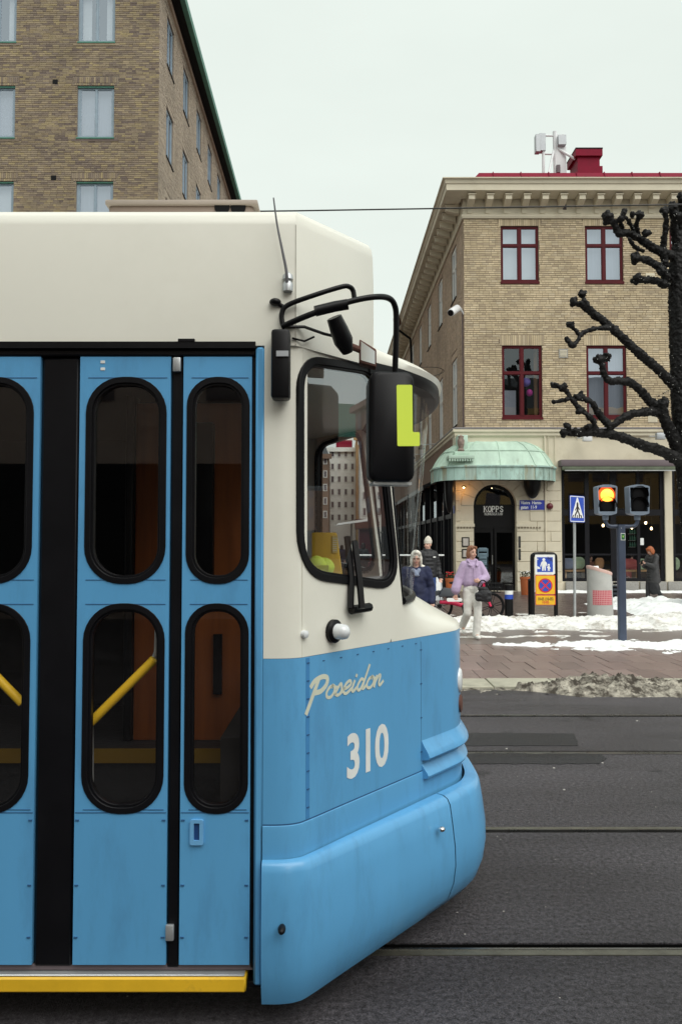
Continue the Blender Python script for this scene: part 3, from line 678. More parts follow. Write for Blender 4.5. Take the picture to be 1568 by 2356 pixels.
# antenna mast on the roof
da = 33.0; am = empty('roof_antenna', P(1275, 400, da), 'white mobile phone antenna mast on the red roof beside the chimney', 'antenna')
def bar(par_, name, u0, v0, u1, v1, r_, d0=da, d1=da, m='antenna'):
    b = MB(); b.cyl(P(u0, v0, d0), P(u1, v1, d1), r_, n=8); return b.build(name, M[m], par_, smooth=40)
bar(am, 'mast', 1277, 404, 1275, 303, .09); bar(am, 'strut', 1260, 404, 1273, 345, .05, da - .6); bar(am, 'strut', 1275, 338, 1322, 366, .055, da, da - .3); bar(am, 'side_pole', 1249, 404, 1249, 308, .06)
bar(am, 'cross_bar', 1246, 312, 1298, 313, .04); bar(am, 'cross_bar', 1246, 354, 1298, 356, .04)
def slab(par_, name, u0, v0, u1, v1, d, th, m, bev=.01):
    p = P(u0, v1, d); q = P(u1, v0, d); b = MB(); b.box(p.x, q.x, d - th / 2, d + th / 2, p.z, q.z); return b.build(name, M[m], par_, bevel=bev, seg=1)
slab(am, 'panel_antenna', 1278, 312, 1299, 404, da + .05, .25, 'antenna'); slab(am, 'panel_antenna', 1230, 312, 1240, 352, da - .1, .3, 'grey_metal'); slab(am, 'radio_unit', 1238, 310, 1252, 350, da + .05, .3, 'grey_metal'); slab(am, 'radio_unit', 1282, 312, 1300, 335, da - .15, .2, 'grey_metal')
slab(am, 'junction_box', 1279, 380, 1287, 398, da - .12, .12, 'winegrey')
# string course between the storeys
prof2 = [(0, Z(989)), (.16, Z(989)), (.20, Z(991)), (.20, Z(996)), (.14, Z(998)), (.14, Z(1004)), (.05, Z(1008)), (0, Z(1012))]
rings = [[f(XE, o + .15, z) for o, z in prof2], [Vector((XR - o - .3, DR - o - .15, z)) for o, z in prof2], [fs_(42, o + .3, z) for o, z in prof2]]
b = MB(); b.loft(rings, False); b.build('string_course', M['cream'], rb)
b = MB(); b.fbox(f, XR - .45, XE, -.05, .37, Z(989) + .002, Z(989) + .035); b.fbox(fs_, -.3, 42, 0, .52, Z(989) + .002, Z(989) + .03); b.build('lead_flashing', mat('lead', (.33, .31, .33), .5, .2, .1, 4), rb)

# ---- ground floor: cream stone, arched corner door, dark shopfronts
YG = DR - .2; XG = XR - .40
g = Fr((0, YG, 0), (1, 0, 0), (0, -1, 0)); gs = Fr((XG, YG, 0), (-.018, 1, 0), (-1, -.018, 0))
AG = lambda u, v=1200: g.px(u, v)[0]; ZG = lambda v: g.px(1300, v)[1]
ac = AG(1138); zs = ZG(1163); ra = .79; zf = .03; jamb = (AG(1089), AG(1187))
arch = [(jamb[0], zf), (jamb[1], zf), (jamb[1], zs - .35), (ac + ra, zs - .05)] + [(ac + ra * math.cos(R(t)), zs + ra * math.sin(R(t))) for t in range(0, 181, 12)] + [(ac - ra, zs - .05), (jamb[0], zs - .35)]
shopw = (AG(1291), AG(1529), ZG(1338), ZG(1066)); shop2 = (AG(1546), AG(1546) + 3.6, ZG(1338), ZG(1066))
outer = [(XG, 0), (XE, 0), (XE, Z(1000)), (XG, Z(1000))]
hol = [arch] + [[(h[0], h[2]), (h[1], h[2]), (h[1], h[3]), (h[0], h[3])] for h in (shopw, shop2)]
b = MB(); b.shape([outer] + hol, g, 0, -.4); gw = b.build('ground_floor_wall', M['cream'], rb)
# stone blocks, recessed joints
jm = MB()
def blocks(fr, wall, a0, a1, ztop, course=.372, L=1.25, avoid=None, z0=.36):
    z = z0; r = 0
    while z < ztop - .05:
        zt = min(z + course, ztop); lo, hi = a0, a1; x0s = [(a0, a1)]
        if avoid: x0s = avoid(z, zt)
        for (l, h_) in x0s:
            x = l
            while x < h_ - .02:
                ln = L * (.6 if (r % 2 and x == l) else 1); e = min(x + ln, h_)
                if h_ - e < .25: e = h_
                b = MB(); b.fbox(fr, x + .008, e - .008, -.02, .03, z + .008, zt - .008); b.build('stone_block', M['cream'], wall, bevel=.012, seg=1); x = e
        z = zt; r += 1
ro = 1.27
def av(z, zt):
    if zt > zs - .36:
        zz = max(0, z - zs) if z > zs else 0; hw = math.sqrt(max(0, ro * ro - zz * zz)); 
        l, h_ = ac - max(hw, .02), ac + max(hw, .02)
    else: l, h_ = jamb[0], jamb[1]
    out = []
    if l > XG + .1: out.append((XG, l))
    if h_ < shopw[0] - .1: out.append((h_, shopw[0] - .02))
    return out
blocks(g, gw, 0, 0, ZG(1092), avoid=av)
n = 9
for i in range(n):
    t0 = R(180 * i / n + .5); t1 = R(180 * (i + 1) / n - .5); lp = []
    for t in (t0, (t0 + t1) / 2, t1): lp.append((ac + (ra - .002) * math.cos(t), zs + (ra - .002) * math.sin(t)))
    for t in (t1, (t0 + t1) / 2, t0): lp.append((ac + (ro - .02) * math.cos(t), zs + (ro - .02) * math.sin(t)))
    b = MB(); b.shape([lp], g, .032, -.02); b.build('voussoir', M['cream'], gw, bevel=.008, seg=1)
b = MB()
for (l, h_) in ((XG - .04, jamb[0] + .02), (jamb[1] - .02, AG(1215))): b.fbox(g, l, h_, .0, .07, ZG(1212), ZG(1205)); 
b.build('impost', M['cream'], gw)
for side in ((XG, jamb[0]), (jamb[1], AG(1240))):
    x = side[0] + .05
    while x < side[1]: b = MB(); b.fbox(g, x, x + .06, .031, .055, ZG(1216), ZG(1212)); b.build('dentil', M['cream_joint'], gw); x += .11
b = MB(); b.fbox(gs, -.1, .5, 0, .02, 0, Z(1000)); b.build('pier_side', M['cream'], rb)
for a0_, a1_ in ((XG - .05, jamb[0]), (jamb[1], shopw[0])):
    b = MB(); b.fbox(g, a0_, a1_, .0, .06, 0, .345); b.build('plinth', M['cream'], gw, bevel=.01, seg=1)
for (u0, u1) in ((1297, 1352), (1354, 1408), (1410, 1465), (1467, 1529), (1531, 1600), (1602, 1700)):
    b = MB(); b.fbox(g, AG(u0) + .01, AG(u1) - .01, .0, .09, 0, ZG(1338)); b.build('plinth_stone', M['granite'], gw, bevel=.01, seg=1)
# arched door: black fascia with the lettering, fanlight, glazed leaves
dd = empty('entrance_door', g(ac, -.3, 0)); dd.parent = rb; dd.location = g(ac, -.3, 0) - rb.location
b = MB(); b.fbox(g, jamb[0] - .02, jamb[1] + .02, -.34, -.28, ZG(1215), ZG(1160)); b.build('fascia', M['black'], dd)
b = MB()
pts = [(ac + (ra + .02) * math.cos(R(t)), zs + (ra + .02) * math.sin(R(t))) for t in range(0, 181, 12)]; inn = [(ac + (ra - .13) * math.cos(R(t)), zs + .02 + (ra - .13) * math.sin(R(t))) for t in range(0, 181, 12)]
b.shape([pts + inn[::-1]], g, -.25, -.33); b.build('fanlight_frame', M['black'], dd)
b = MB(); b.shape([inn], g, -.29, -.292); b.build('fanlight_pane', M['pane_dark'], dd)
b = MB()
for (x0, x1) in ((jamb[0], ac - .02), (ac + .02, jamb[1])):
    b.fbox(g, x0, x0 + .09, -.36, -.30, zf, ZG(1215)); b.fbox(g, x1 - .09, x1, -.36, -.30, zf, ZG(1215)); b.fbox(g, x0 + .09, x1 - .09, -.36, -.30, zf, zf + .3); b.fbox(g, x0 + .09, x1 - .09, -.36, -.30, ZG(1225), ZG(1215))
b.build('door_frame', M['black'], dd)
for (x0, x1) in ((jamb[0] + .09, ac - .11), (ac + .11, jamb[1] - .09)):
    b = MB(); b.fbox(g, x0, x1, -.335, -.33, zf + .3, ZG(1225)); b.build('pane', M['pane_shop'], dd)
b = MB(); b.cyl(g(ac - .06, -.27, 1.0), g(ac - .06, -.27, 1.35), .015); b.build('handle', M['chrome'], dd)
tm = M['letter']
# serif capitals drawn as strokes
def caps(s, fr, a, z, h, o, m, parent, wide=.62, gap=.22, t=.16):
    G_ = {'K': [[(0, 0), (0, 1)], [(.9, 1), (.05, .45)], [(.3, .62), (1, 0)]], 'O': [[(.5 + .5 * math.sin(q), .5 + .5 * math.cos(q)) for q in [2 * math.pi * i / 14 for i in range(15)]]],
          'P': [[(0, 0), (0, 1)], [(0, 1), (.6, 1), (.85, .88), (.85, .62), (.6, .5), (0, .5)]], 'S': [[(.9, .82), (.7, .97), (.35, 1), (.1, .85), (.15, .62), (.8, .4), (.9, .18), (.65, 0), (.3, 0), (.05, .2)]],
          'U': [[(0, 1), (0, .25), (.2, 0), (.7, 0), (.9, .25), (.9, 1)]], 'N': [[(0, 0), (0, 1)], [(0, 1), (.9, 0)], [(.9, 0), (.9, 1)]], 'G': [[(.9, .82), (.6, 1), (.3, 1), (0, .65), (0, .35), (.3, 0), (.65, 0), (.9, .15), (.9, .45)], [(.6, .45), (1, .45)]],
          'A': [[(0, 0), (.45, 1)], [(.45, 1), (.9, 0)], [(.2, .35), (.7, .35)]], 'T': [[(.45, 0), (.45, 1)], [(0, 1), (.9, 1)]]}
    S_ = {'K': [(0, 0), (0, 1), (.9, 1), (1, 0)], 'P': [(0, 0), (0, 1)], 'U': [(0, 1), (.9, 1)], 'N': [(0, 0), (0, 1), (.9, 1)], 'A': [(0, 0), (.9, 0)], 'T': [(.45, 0)]}
    tot = len(s) * (wide + gap) * h - gap * h; x = a - tot / 2; b = MB(); k = 0
    for c in s:
        for st in G_[c]:
            k += 1; ribbon(b, [(x + p[0] * wide * h, z + p[1] * h) for p in st], t * h * (1.0 if abs(st[0][0] - st[-1][0]) < .3 or len(st) > 3 else .7), fr, o + k * .0002)
        for q in S_.get(c, []): k += 1; ribbon(b, [(x + (q[0] * wide - .13) * h, z + q[1] * h), (x + (q[0] * wide + .13) * h, z + q[1] * h)], .07 * h, fr, o + k * .0002)
        x += (wide + gap) * h
    return b.build('lettering', m, parent, fixn=False)
caps('KOPPS', g, ac + .0, ZG(1177), .205, -.275, tm, dd, .52, .20, .17)
caps('KUNGSGATAN', g, ac + .0, ZG(1184.5), .085, -.275, tm, dd, .62, .17, .14)
# café interior behind the glass, dimness put into its near-black colour
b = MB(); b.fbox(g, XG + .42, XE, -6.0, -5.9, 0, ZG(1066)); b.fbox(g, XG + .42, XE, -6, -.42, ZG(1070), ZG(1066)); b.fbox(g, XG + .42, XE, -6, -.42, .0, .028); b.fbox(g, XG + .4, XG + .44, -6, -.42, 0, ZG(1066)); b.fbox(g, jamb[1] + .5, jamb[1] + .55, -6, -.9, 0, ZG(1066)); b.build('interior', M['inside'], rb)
def shopfront(h, cols, name_lab):
    b = MB(); rec = .10
    b.fbox(g, h[0], h[1], -rec - .08, -rec, h[2], h[2] + .12); b.fbox(g, h[0], h[1], -rec - .08, -rec, h[3] - .18, h[3])
    for i, c in enumerate(cols): b.fbox(g, c[0], c[1], -rec - .08, -rec + .01, h[2] + .12, h[3] - .18)
    b.fbox(g, h[0], h[1], -rec - .078, -rec + .03, ZG(1186), ZG(1172)); b.fbox(g, h[0], h[1], -rec - .07, -rec, ZG(1278), ZG(1274))
    sf = b.build('shopfront', M['darkframe'], rb, label=name_lab)
    zz = [(h[2] + .12, ZG(1278)), (ZG(1274), ZG(1186)), (ZG(1172), h[3] - .18)]
    for i in range(len(cols) - 1):
        for z0_, z1_ in zz:
            b = MB(); t = random.uniform(-.006, .006); b.add([g(cols[i][1], -rec - .04 + t, z0_), g(cols[i + 1][0], -rec - .04 - t, z0_), g(cols[i + 1][0], -rec - .04 - t, z1_), g(cols[i][1], -rec - .04 + t, z1_)], [(0, 1, 2, 3)]); b.build('pane', M['pane_shop'], sf)
    return sf
shopfront(shopw, [(AG(1291), AG(1299)), (AG(1346), AG(1356)), (AG(1405), AG(1418)), (AG(1466), AG(1473)), (AG(1520), AG(1529))], 'dark framed café shopfront')
shopfront(shop2, [(AG(1546), AG(1554)), (AG(1546) + 1.2, AG(1546) + 1.3), (AG(1546) + 2.3, AG(1546) + 2.4), (AG(1546) + 3.5, AG(1546) + 3.6)], 'dark framed shopfront')
# awning cassette
b = MB(); b.fbox(g, AG(1284), AG(1546), .0, .42, ZG(1075), ZG(1060)); aw = b.build('awning_cassette', M['winegrey'], rb, bevel=.02)
b = MB(); b.fbox(g, AG(1286), AG(1546), .38, .46, ZG(1084), ZG(1076)); b.build('awning_cloth', M['awning'], rb, bevel=.01)
b = MB(); b.fbox(g, AG(1292), AG(1545), .40, .48, ZG(1086), ZG(1084)); b.build('awning_bar', M['zinc'], rb)
# drain pipes and cables
for u, v0, v1, r_ in ((1362 * .92, 1004, 1340, .03), (1277, 1004, 1080, .015), (1262, 1004, 1075, .015)):
    b = MB(); b.cyl(g(AG(u), .05, ZG(v1)), g(AG(u), .05, ZG(v0)), r_); b.build('conduit', M['cream'], rb)
b = MB(); b.cyl(fs_(.15, .05, ZB), fs_(.15, .05, Z(715)), .02); b.build('conduit', M['winegrey'], rb)
# vents in the brickwork
for (u, v, m_) in ((1624, 695, 'cream'), (1630, 1045, 'cream'), (1407, 884, 'granite')):
    a, z = f.px(u * .92, v * .92); b = MB(); b.fbox(f, a - .17, a + .17, 0, .03, z - .17, z + .17); vt = b.build('air_vent', M[m_], rb)
    for k in range(5): b = MB(); b.fbox(f, a - .13, a + .13, .03, .042, z - .12 + .05 * k, z - .09 + .05 * k); b.build('slat', M['cream'], vt)
# copper canopy over the corner door
cn = empty('copper_canopy', g(ac, .8, ZG(1100)), 'weathered green copper canopy curving round the corner over the arched door', 'canopy')
ccx, ccy = 5.65, DR + .35
def cpl(t, k, z):                            # point on the canopy plan: t in degrees 180..360 (left end, camera side, right end)
    c_, s__ = math.cos(R(t)), math.sin(R(t)); e = .62
    x = ccx + (2.22 * k) * math.copysign(abs(c_) ** e, c_); y = ccy + (1.75 * k) * math.copysign(abs(s__) ** e, s__)
    return Vector((x, y, z))
CB2 = mat('copper_streaked', (.37, .47, .41), .6, 0, .35, 3, .25, 30, dirt=(.30, .22, .08), dsc=3.2, dlo=.5, dhi=.7, stretch=(1.5, 1.5, .2))
zf0, zf1 = P(1130, 1104, 28.7).z, P(1130, 1074, 28.7).z; ztop = P(1150, 1019, 29.7).z
ts = [176 + (364 - 176) * i / 16 for i in range(17)]
for i in range(16):
    b = MB(); L_ = [ts[i] + (ts[i + 1] - ts[i]) * j / 4 for j in range(5)]
    b.loft([[cpl(t, k, z) for t in L_] for k, z in ((1.0, zf0), (1.0, zf1 - .03), (1.03, zf1), (1.03, zf1 + .05), (1.0, zf1 + .06))], False)
    b.build('fascia_panel', M['copper_b'] if i % 3 else CB2, cn, smooth=30)
    b = MB(); b.cyl(cpl(ts[i], 1.004, zf0), cpl(ts[i], 1.004, zf1), .016, n=6); b.build('seam', M['copper_b'], cn)
for i in range(0, 16, 2):
    b = MB(); L_ = [ts[i] + (ts[i + 2] - ts[i]) * j / 6 for j in range(7)]
    pr_ = [(1.0, zf1 + .06), (.975, zf1 + .13), (.92, zf1 + (ztop - zf1) * .36), (.84, zf1 + (ztop - zf1) * .62), (.74, zf1 + (ztop - zf1) * .84), (.60, ztop), (.30, ztop + .05)]
    b.loft([[cpl(t, k, z) for t in L_] for k, z in pr_], False); b.build('roof_panel', M['copper'], cn, smooth=35)
    b = MB(); b.tube([cpl(ts[i], k + .004, z + .005) for k, z in pr_], .016, 6); b.build('seam', M['copper'], cn)
b = MB(); L_ = [ts[0] + (ts[-1] - ts[0]) * j / 40 for j in range(41)]
b.tube([cpl(t, .845, zf1 + (ztop - zf1) * .62) for t in L_], .022, 6); b.build('roll_seam', M['copper'], cn)
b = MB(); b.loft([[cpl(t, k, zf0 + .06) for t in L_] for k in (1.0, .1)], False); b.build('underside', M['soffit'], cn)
# lantern-like scroll block above, with dentils
q = P(1062, 1046, 28.75); b = MB(); b.box(q.x - .26, q.x + .26, q.y, q.y + .9, q.z - .02, q.z + .12); b.box(q.x - .1, q.x + .26, q.y + .3, q.y + .9, q.z + .12, q.z + .75); b.build('scroll_block', M['copper'], cn, bevel=.02)
b = MB(); b.lathe([(.10, 0), (.13, .05), (.08, .12), (.12, .25), (.13, .40), (.09, .48), (.11, .55), (.02, .6)], (q.x - .02, q.y + .12, q.z + .12), 12); b.build('finial', mat('rustcopper', (.23, .17, .14), .7, 0, .4, 9), cn, smooth=50)
b = MB(); b.box(q.x - .5, q.x + .42, q.y - .18, q.y + .7, q.z - .16, q.z - .03); b.build('cap_moulding', M['copper'], cn, bevel=.015)
for k in range(10): b = MB(); b.box(q.x - .48 + k * .09, q.x - .43 + k * .09, q.y - .17, q.y - .08, q.z - .25, q.z - .16); b.build('dentil', M['copper'], cn)
# black consoles carrying the canopy
for (u0, u1, v0, v1) in ((1208, 1247, 1100, 1146), (1024, 1046, 1104, 1180)):
    c0 = P(u0, v1, 29.3); c1 = P(u1, v0, 29.3); w_ = (c1.x - c0.x) / 2; h_ = c1.z - c0.z; b = MB(); xm = (c0.x + c1.x) / 2
    b.loft([[(xm + w_ * k * math.cos(t), 29.55 + .42 * k * math.sin(t), c1.z - h_ * zf_) for t in [2 * math.pi * j / 14 for j in range(14)]] for zf_, k in ((0, 1), (.35, .98), (.6, .85), (.82, .62), (.95, .38), (1, .12))], True, True)
    b.build('console', M['black'], cn, smooth=50)
# street name plate, alarm bell, little signs
sp = empty('street_name_plate', g(AG(1224), .04, ZG(1162)), 'blue street name plate with white letters on the cream wall', 'sign')
b = MB(); b.fbox(g, AG(1194), AG(1254), .032, .045, ZG(1173), ZG(1151)); b.build('plate', M['platedblue'], sp)
text('lettering', 'Västra  Hamn-', g, AG(1196.5), ZG(1160), .165, .0465, M['letter'], sp, 'LEFT', bold=.004, sx=.80)
text('lettering', 'gatan  11-9', g, AG(1196.5), ZG(1170.5), .165, .0465, M['letter'], sp, 'LEFT', bold=.004, sx=.80)
b = MB(); b.lathe([(.12, 0), (.12, .05), (.10, .10), (.05, .13), (.001, .135)], g(AG(1263), .03, ZG(1165)), 18, (0, -1, 0)); b.build('alarm_bell', mat('bellred', (.12, .01, .02), .35), smooth=50, label='dark red round alarm bell beside the blue street name plate', cat='bell')
b = MB(); b.fbox(gs, .02, .32, .03, .045, ZG(1181), ZG(1163)); b.build('street_sign', M['platedblue'], label='small blue sign on the side of the corner pier', cat='sign')
for k, (u0, u1, v0, v1, lb_) in enumerate(((1061, 1078, 1236, 1258, 'upper'), (1061, 1078, 1263, 1284, 'lower'), (1191, 1195.5, 1234, 1260, 'upper'), (1191, 1195.5, 1263, 1288, 'lower'))):
    side = 'left of the arched door' if k < 2 else 'right of the arched door, narrow'
    pb = empty('menu_board', g(AG((u0 + u1) / 2), .04, ZG(v1)), f'{lb_} framed menu board {side}', 'menu board')
    b = MB(); b.fbox(g, AG(u0), AG(u1), .032, .06, ZG(v1), ZG(v0)); b.build('frame', M['darkframe'], pb)
    b = MB(); b.fbox(g, AG(u0) + .04, AG(u1) - .04, .06, .063, ZG(v1) + .04, ZG(v0) - .04) if k < 2 else b.fbox(g, AG(u0) + .02, AG(u1) - .02, .06, .063, ZG(v1) + .04, ZG(v0) - .04); b.build('sheet', mat('sheet%d' % k, (.5, .46, .42) if k < 2 else (.06, .06, .06), .6), pb)
# flood lights and a camera
for k, (u, v) in enumerate(((1342, 1012), (1508, 1008))):
    fo = empty('flood_light', g(AG(u), .3, ZG(v)), ('white boxy flood light under the string course, above the awning' if k == 0 else 'grey tilted flood light on an arm by the tree trunk'), 'flood light')
    b = MB(); c_ = g(AG(u), .5, ZG(v)); b.hexa([c_ + Vector((x_, y_, z_)) for z_ in (-.12, .12) for x_, y_ in ((-.16, -.12), (.16, -.12), (.16, .08), (-.16, .08))]); b.build('housing', M['antenna'] if k == 0 else M['grey_metal'], fo, bevel=.02)
    b = MB(); b.cyl(g(AG(u - 14), .02, ZG(v - 4)), c_, .02); b.build('arm', M['antenna'], fo)
cc = empty('security_camera', fs_(.35, .5, Z(715)), 'white bullet security camera on the side wall of the corner building', 'security camera')
p0, p1 = P(1036, 720, 29.6), P(1052, 709, 30.1)
b = MB(); b.tube([p0, p0.lerp(p1, .1), p1.lerp(p0, .05), p1], [.13, .14, .14, .10], 14); b.build('housing', M['antenna'], cc, smooth=50)
dv = (p0 - p1).normalized(); b = MB(); b.tube([p0 + dv * .001, p0 + dv * .03], [.115, .11], 14); b.build('lens', M['black'], cc)
b = MB(); b.tube([p1, P(1058, 708, 30.2), fs_(.1, .0, Z(722))], .035, 8); b.build('arm', M['antenna'], cc)
# dark shop fronts, cantilevered awnings and lamps down the narrow street
b = MB(); b.fbox(gs, .5, 42, -.4, -.3, 0, Z(1000)); b.build('side_shop_back', M['inside'], rb)
b = MB(); b.fbox(gs, .5, 42, -.1, .0, ZG(1085), Z(1000)); b.build('side_frieze', M['umber'], rb)
for c in range(20):
    a = .55 + c * 2.05
    b = MB(); b.fbox(gs, a, a + .16, -.1, .06, 0, ZG(1080)); b.build('side_shop_post', M['darkframe'], rb)
    b = MB(); b.fbox(gs, a + .16, a + 2.05, -.1, .02, ZG(1190), ZG(1180)); b.fbox(gs, a + .16, a + 2.05, -.1, .03, 0, .5); b.fbox(gs, a + 1.1, a + 1.16, -.1, .01, .5, ZG(1190)); b.build('side_shop_rail', M['darkframe'], rb)
    for (z0_, z1_) in ((.5, ZG(1190)), (ZG(1180), ZG(1090))):
        b = MB(); t = random.uniform(-.05, .05); b.add([gs(a + .16, -.05 + t, z0_), gs(a + 2.05, -.05 - t, z0_), gs(a + 2.05, -.05 - t, z1_), gs(a + .16, -.05 + t, z1_)], [(0, 1, 2, 3)]); b.build('side_shop_pane', M['pane_dark'], rb)
for c in range(4):
    a = 2.2 + c * 6.2
    b = MB(); b.hexa([gs(a, 0, ZG(1085)), gs(a + 5.6, 0, ZG(1085)), gs(a + 5.6, .9, ZG(1112)), gs(a, .9, ZG(1112)), gs(a, 0, ZG(1080)), gs(a + 5.6, 0, ZG(1080)), gs(a + 5.6, .95, ZG(1107)), gs(a, .95, ZG(1107))]); b.fbox(gs, a, a + 5.6, .90, .94, ZG(1118), ZG(1107)); b.build('side_awning', M['black'], rb)
for c in range(3):
    a = 5.3 + c * 3.9; z0_ = Z(995)
    fo = empty('wall_lamp', fs_(a, .5, z0_), ('first', 'second', 'third')[c] + ' dark lamp on a thin arm along the narrow street wall, counted from the corner', 'lamp', 'arm lamps on the side wall')
    b = MB(); b.cyl(fs_(a, .1, z0_ + .25), fs_(a, 1.0, z0_ + .2), .018); b.build('arm', M['zinc'], fo)
    b = MB(); b.lathe([(.03, .2), (.12, .08), (.16, 0), (.02, -.02)], fs_(a, 1.0, z0_), 10); b.build('shade', M['soffit'], fo)
# down pipe at the far eaves
b = MB(); b.tube([fs_(17.5, .95, zc(430, .8)), fs_(17.5, .9, zc(455, .8)), fs_(17.5, .2, zc(500, .3)), fs_(17.5, .15, Z(560)), fs_(17.5, .15, 6)], .07, 8); b.build('down_pipe', M['soffit'], rb, smooth=50)
b = MB(); b.lathe([(.1, -.3), (.22, -.1), (.24, .15), (.24, .25)], fs_(17.5, .98, zc(425, .9)), 10); b.build('rain_head', M['browndark'], rb)
# ------------------------------------------------------------------ the tram
YC = 4.26; YS = 2.94
tram = empty('tram', (-1.5, YC, 0), 'blue and cream tram with folding doors and black mirror crossing the street', 'tram')
ts_ = Fr((0, YS, 0), (1, 0, 0), (0, -1, 0))
FO = Vector((-.13, 2.99, 0)); tf = Fr(FO, (.6, .8, 0), (.8, -.6, 0))              # the slanted cab side
FO2 = Vector((-.13, 2 * YC - 2.99, 0)); tf2 = Fr(FO2, (.6, -.8, 0), (.8, .6, 0))  # the same on the far side
SX = lambda u, v=1500: ts_.px(u, v)[0]
SZ = lambda v: ts_.px(400, v)[1]
half = [(-.28, 2.94), (-.215, 2.942), (-.165, 2.957), (-.125, 2.995), (.0, 3.162), (.115, 3.315), (.315, 3.581), (.47, 3.79), (.545, 3.90), (.585, 4.02), (.598, 4.14), (.60, 4.26)]
hp = [Vector((p[0], p[1])) for p in half]; cur = []
for p in spl([(q.x, q.y, 0) for q in hp], 4): cur.append(Vector((p.x, p.y)))
k_ = next(i for i in range(len(cur)) if cur[i].x > .414)
for x_ in (.4175, .4135):
    a_, c_ = cur[k_ - 1], cur[k_]; cur.insert(k_, a_.lerp(c_, (x_ - a_.x) / (c_.x - a_.x)))
cur += [Vector((p.x, 2 * YC - p.y)) for p in cur[-2::-1]]
NC = len(cur)
def nrm_at(i):
    a = cur[max(i - 1, 0)]; c = cur[min(i + 1, NC - 1)]; t = (c - a).normalized(); return Vector((t.y, -t.x))
def ring(off, z, i0=0, i1=None):
    out = []
    for i in range(i0, NC if i1 is None else i1):
        p = cur[i] + nrm_at(i) * (off(i) if callable(off) else off); out.append(Vector((p.x, p.y, z)))
    return out
def oloop(lp, e):                              # a loop moved outwards by e
    n = len(lp); out = []
    ar = sum(lp[i][0] * lp[(i + 1) % n][1] - lp[(i + 1) % n][0] * lp[i][1] for i in range(n)); sg = 1 if ar > 0 else -1
    for i in range(n):
        a = Vector(lp[i - 1]); c = Vector(lp[(i + 1) % n])
        if (c - a).length < 1e-6: out.append(lp[i]); continue
        t = (c - a).normalized(); out.append((lp[i][0] + t.y * e * sg, lp[i][1] - t.x * e * sg))
    return out
ZW = SZ(1516)                                   # height of the white / blue border
ZD = SZ(795)                                    # underside of the roof box above the doors
ZTOP = SZ(474)
# --- roof box
def roofring(ins, z):
    pts = [(-6, YS + ins), (SX(680, 600), YS + ins), (.13 - ins * .6, 3.29 + ins * .5), (.15 - ins, 3.7), (.155 - ins, YC)]
    pts += [(p[0], 2 * YC - p[1]) for p in pts[-2::-1]]
    return [Vector((p[0], p[1], z)) for p in pts]
rr = [(0, ZD), (0, ZTOP - .07), (.008, ZTOP - .035), (.03, ZTOP - .01), (.07, ZTOP), (.3, ZTOP + .03)]
b = MB(); b.loft([roofring(*q) for q in rr], True, True); b.build('roof_box', M['tram_white'], tram, smooth=38)
for (u, v0, v1) in ((680, 497, 800),):
    b = MB(); x = SX(u, 650); b.fbox(ts_, x - .0015, x + .0015, -.01, .001, ZD, ZTOP - .07); b.build('panel_seam', mat('seam_cream', (.42, .40, .34), .6), tram)
b = MB(); b.box(-6, SX(585), YS - .012, YS + .02, ZD - .012, ZD + .012); b.build('drip_rail', M['rubber'], tram)
b = MB(); p0 = SX(430, 795); b.fbox(ts_, p0 - .03, p0 + .03, 0, .014, ZD + .012, ZD + .022); b.build('clip', M['rubber'], tram)
# --- roof equipment
eq = MB(); d_ = 3.55; q0 = P(300, 476, d_); q1 = P(598, 467, d_)
eq.hexa([(q0.x - .1, d_, 2.9), (q1.x + .02, d_, 2.9), (q1.x + .02, d_ + 1.3, 2.9), (q0.x - .1, d_ + 1.3, 2.9), (q0.x - .1, d_, q1.z), (q1.x - .03, d_, q1.z), (q1.x - .03, d_ + 1.3, q1.z), (q0.x - .1, d_ + 1.3, q1.z)])
tan = mat('roofkit', (.26, .20, .16), .6, 0, .12, 3)
re_ = eq.build('roof_equipment', tan, tram, bevel=.02)
b = MB(); b.box(q0.x - .11, q1.x - .01, d_ - .012, d_ + 1.33, q1.z - .012, q1.z + .012); b.build('equipment_lid', mat('kitlid', (.40, .34, .29), .6), re_, bevel=.006)
for u in (511, 548):
    b = MB(); c = P(u, 477, d_ - .001); b.lathe([(.034, 0), (.034, .004)], c, 16, (0, -1, 0)); b.build('air_port', M['soffit'], re_)
# --- nose: blue skirt panel, ledge, bumper
b = MB(); b.loft([ring(0, ZW), ring(0, .72)], False)
nose = b.build('nose_panel', M['tram_blue'], tram, smooth=30)
b = MB(); b.loft([ring(-.004, .72), ring(.004, .714), ring(.006, .70), ring(.006, .56), ring(-.06, .55)], False); b.build('nose_band', M['tram_blue'], tram, smooth=30)
i_b = next(i for i in range(NC) if cur[i].x > .416); iN = NC
bp = [(.02, .60), (.055, .597), (.078, .585), (.092, .56), (.105, .48), (.118, .38), (.120, .30), (.108, .22), (.080, .15), (.035, .10), (-.05, .085)]
def eo(k):
    return lambda i: k * (.42 + .58 * min(1, max(0, (cur[i].x if i < NC / 2 else cur[NC - 1 - i].x) + .28) / .75)) if k > 0 else k
b = MB(); b.loft([ring(eo(o), z, 0, i_b) for o, z in bp], False)
k = ring(0, 0, 0, 1)[0]; b.add([q for q in [ring(eo(o), z, 0, 1)[0] for o, z in bp]] + [Vector((cur[0].x, cur[0].y + .05, .3))], [(i, i + 1, len(bp)) for i in range(len(bp) - 1)])
bump = b.build('bumper_side', M['tram_blue'], tram, smooth=40)
b = MB(); b.loft([ring(eo(o), z, i_b, NC) for o, z in bp], False); b.build('bumper_front', M['tram_blue'], tram, smooth=40)
b = MB(); b.loft([ring(eo(o - .010), z - .004, i_b - 1, i_b + 1) for o, z in bp], False); b.build('bumper_gap', mat('gap_blue', (.012, .05, .12), .6), tram)
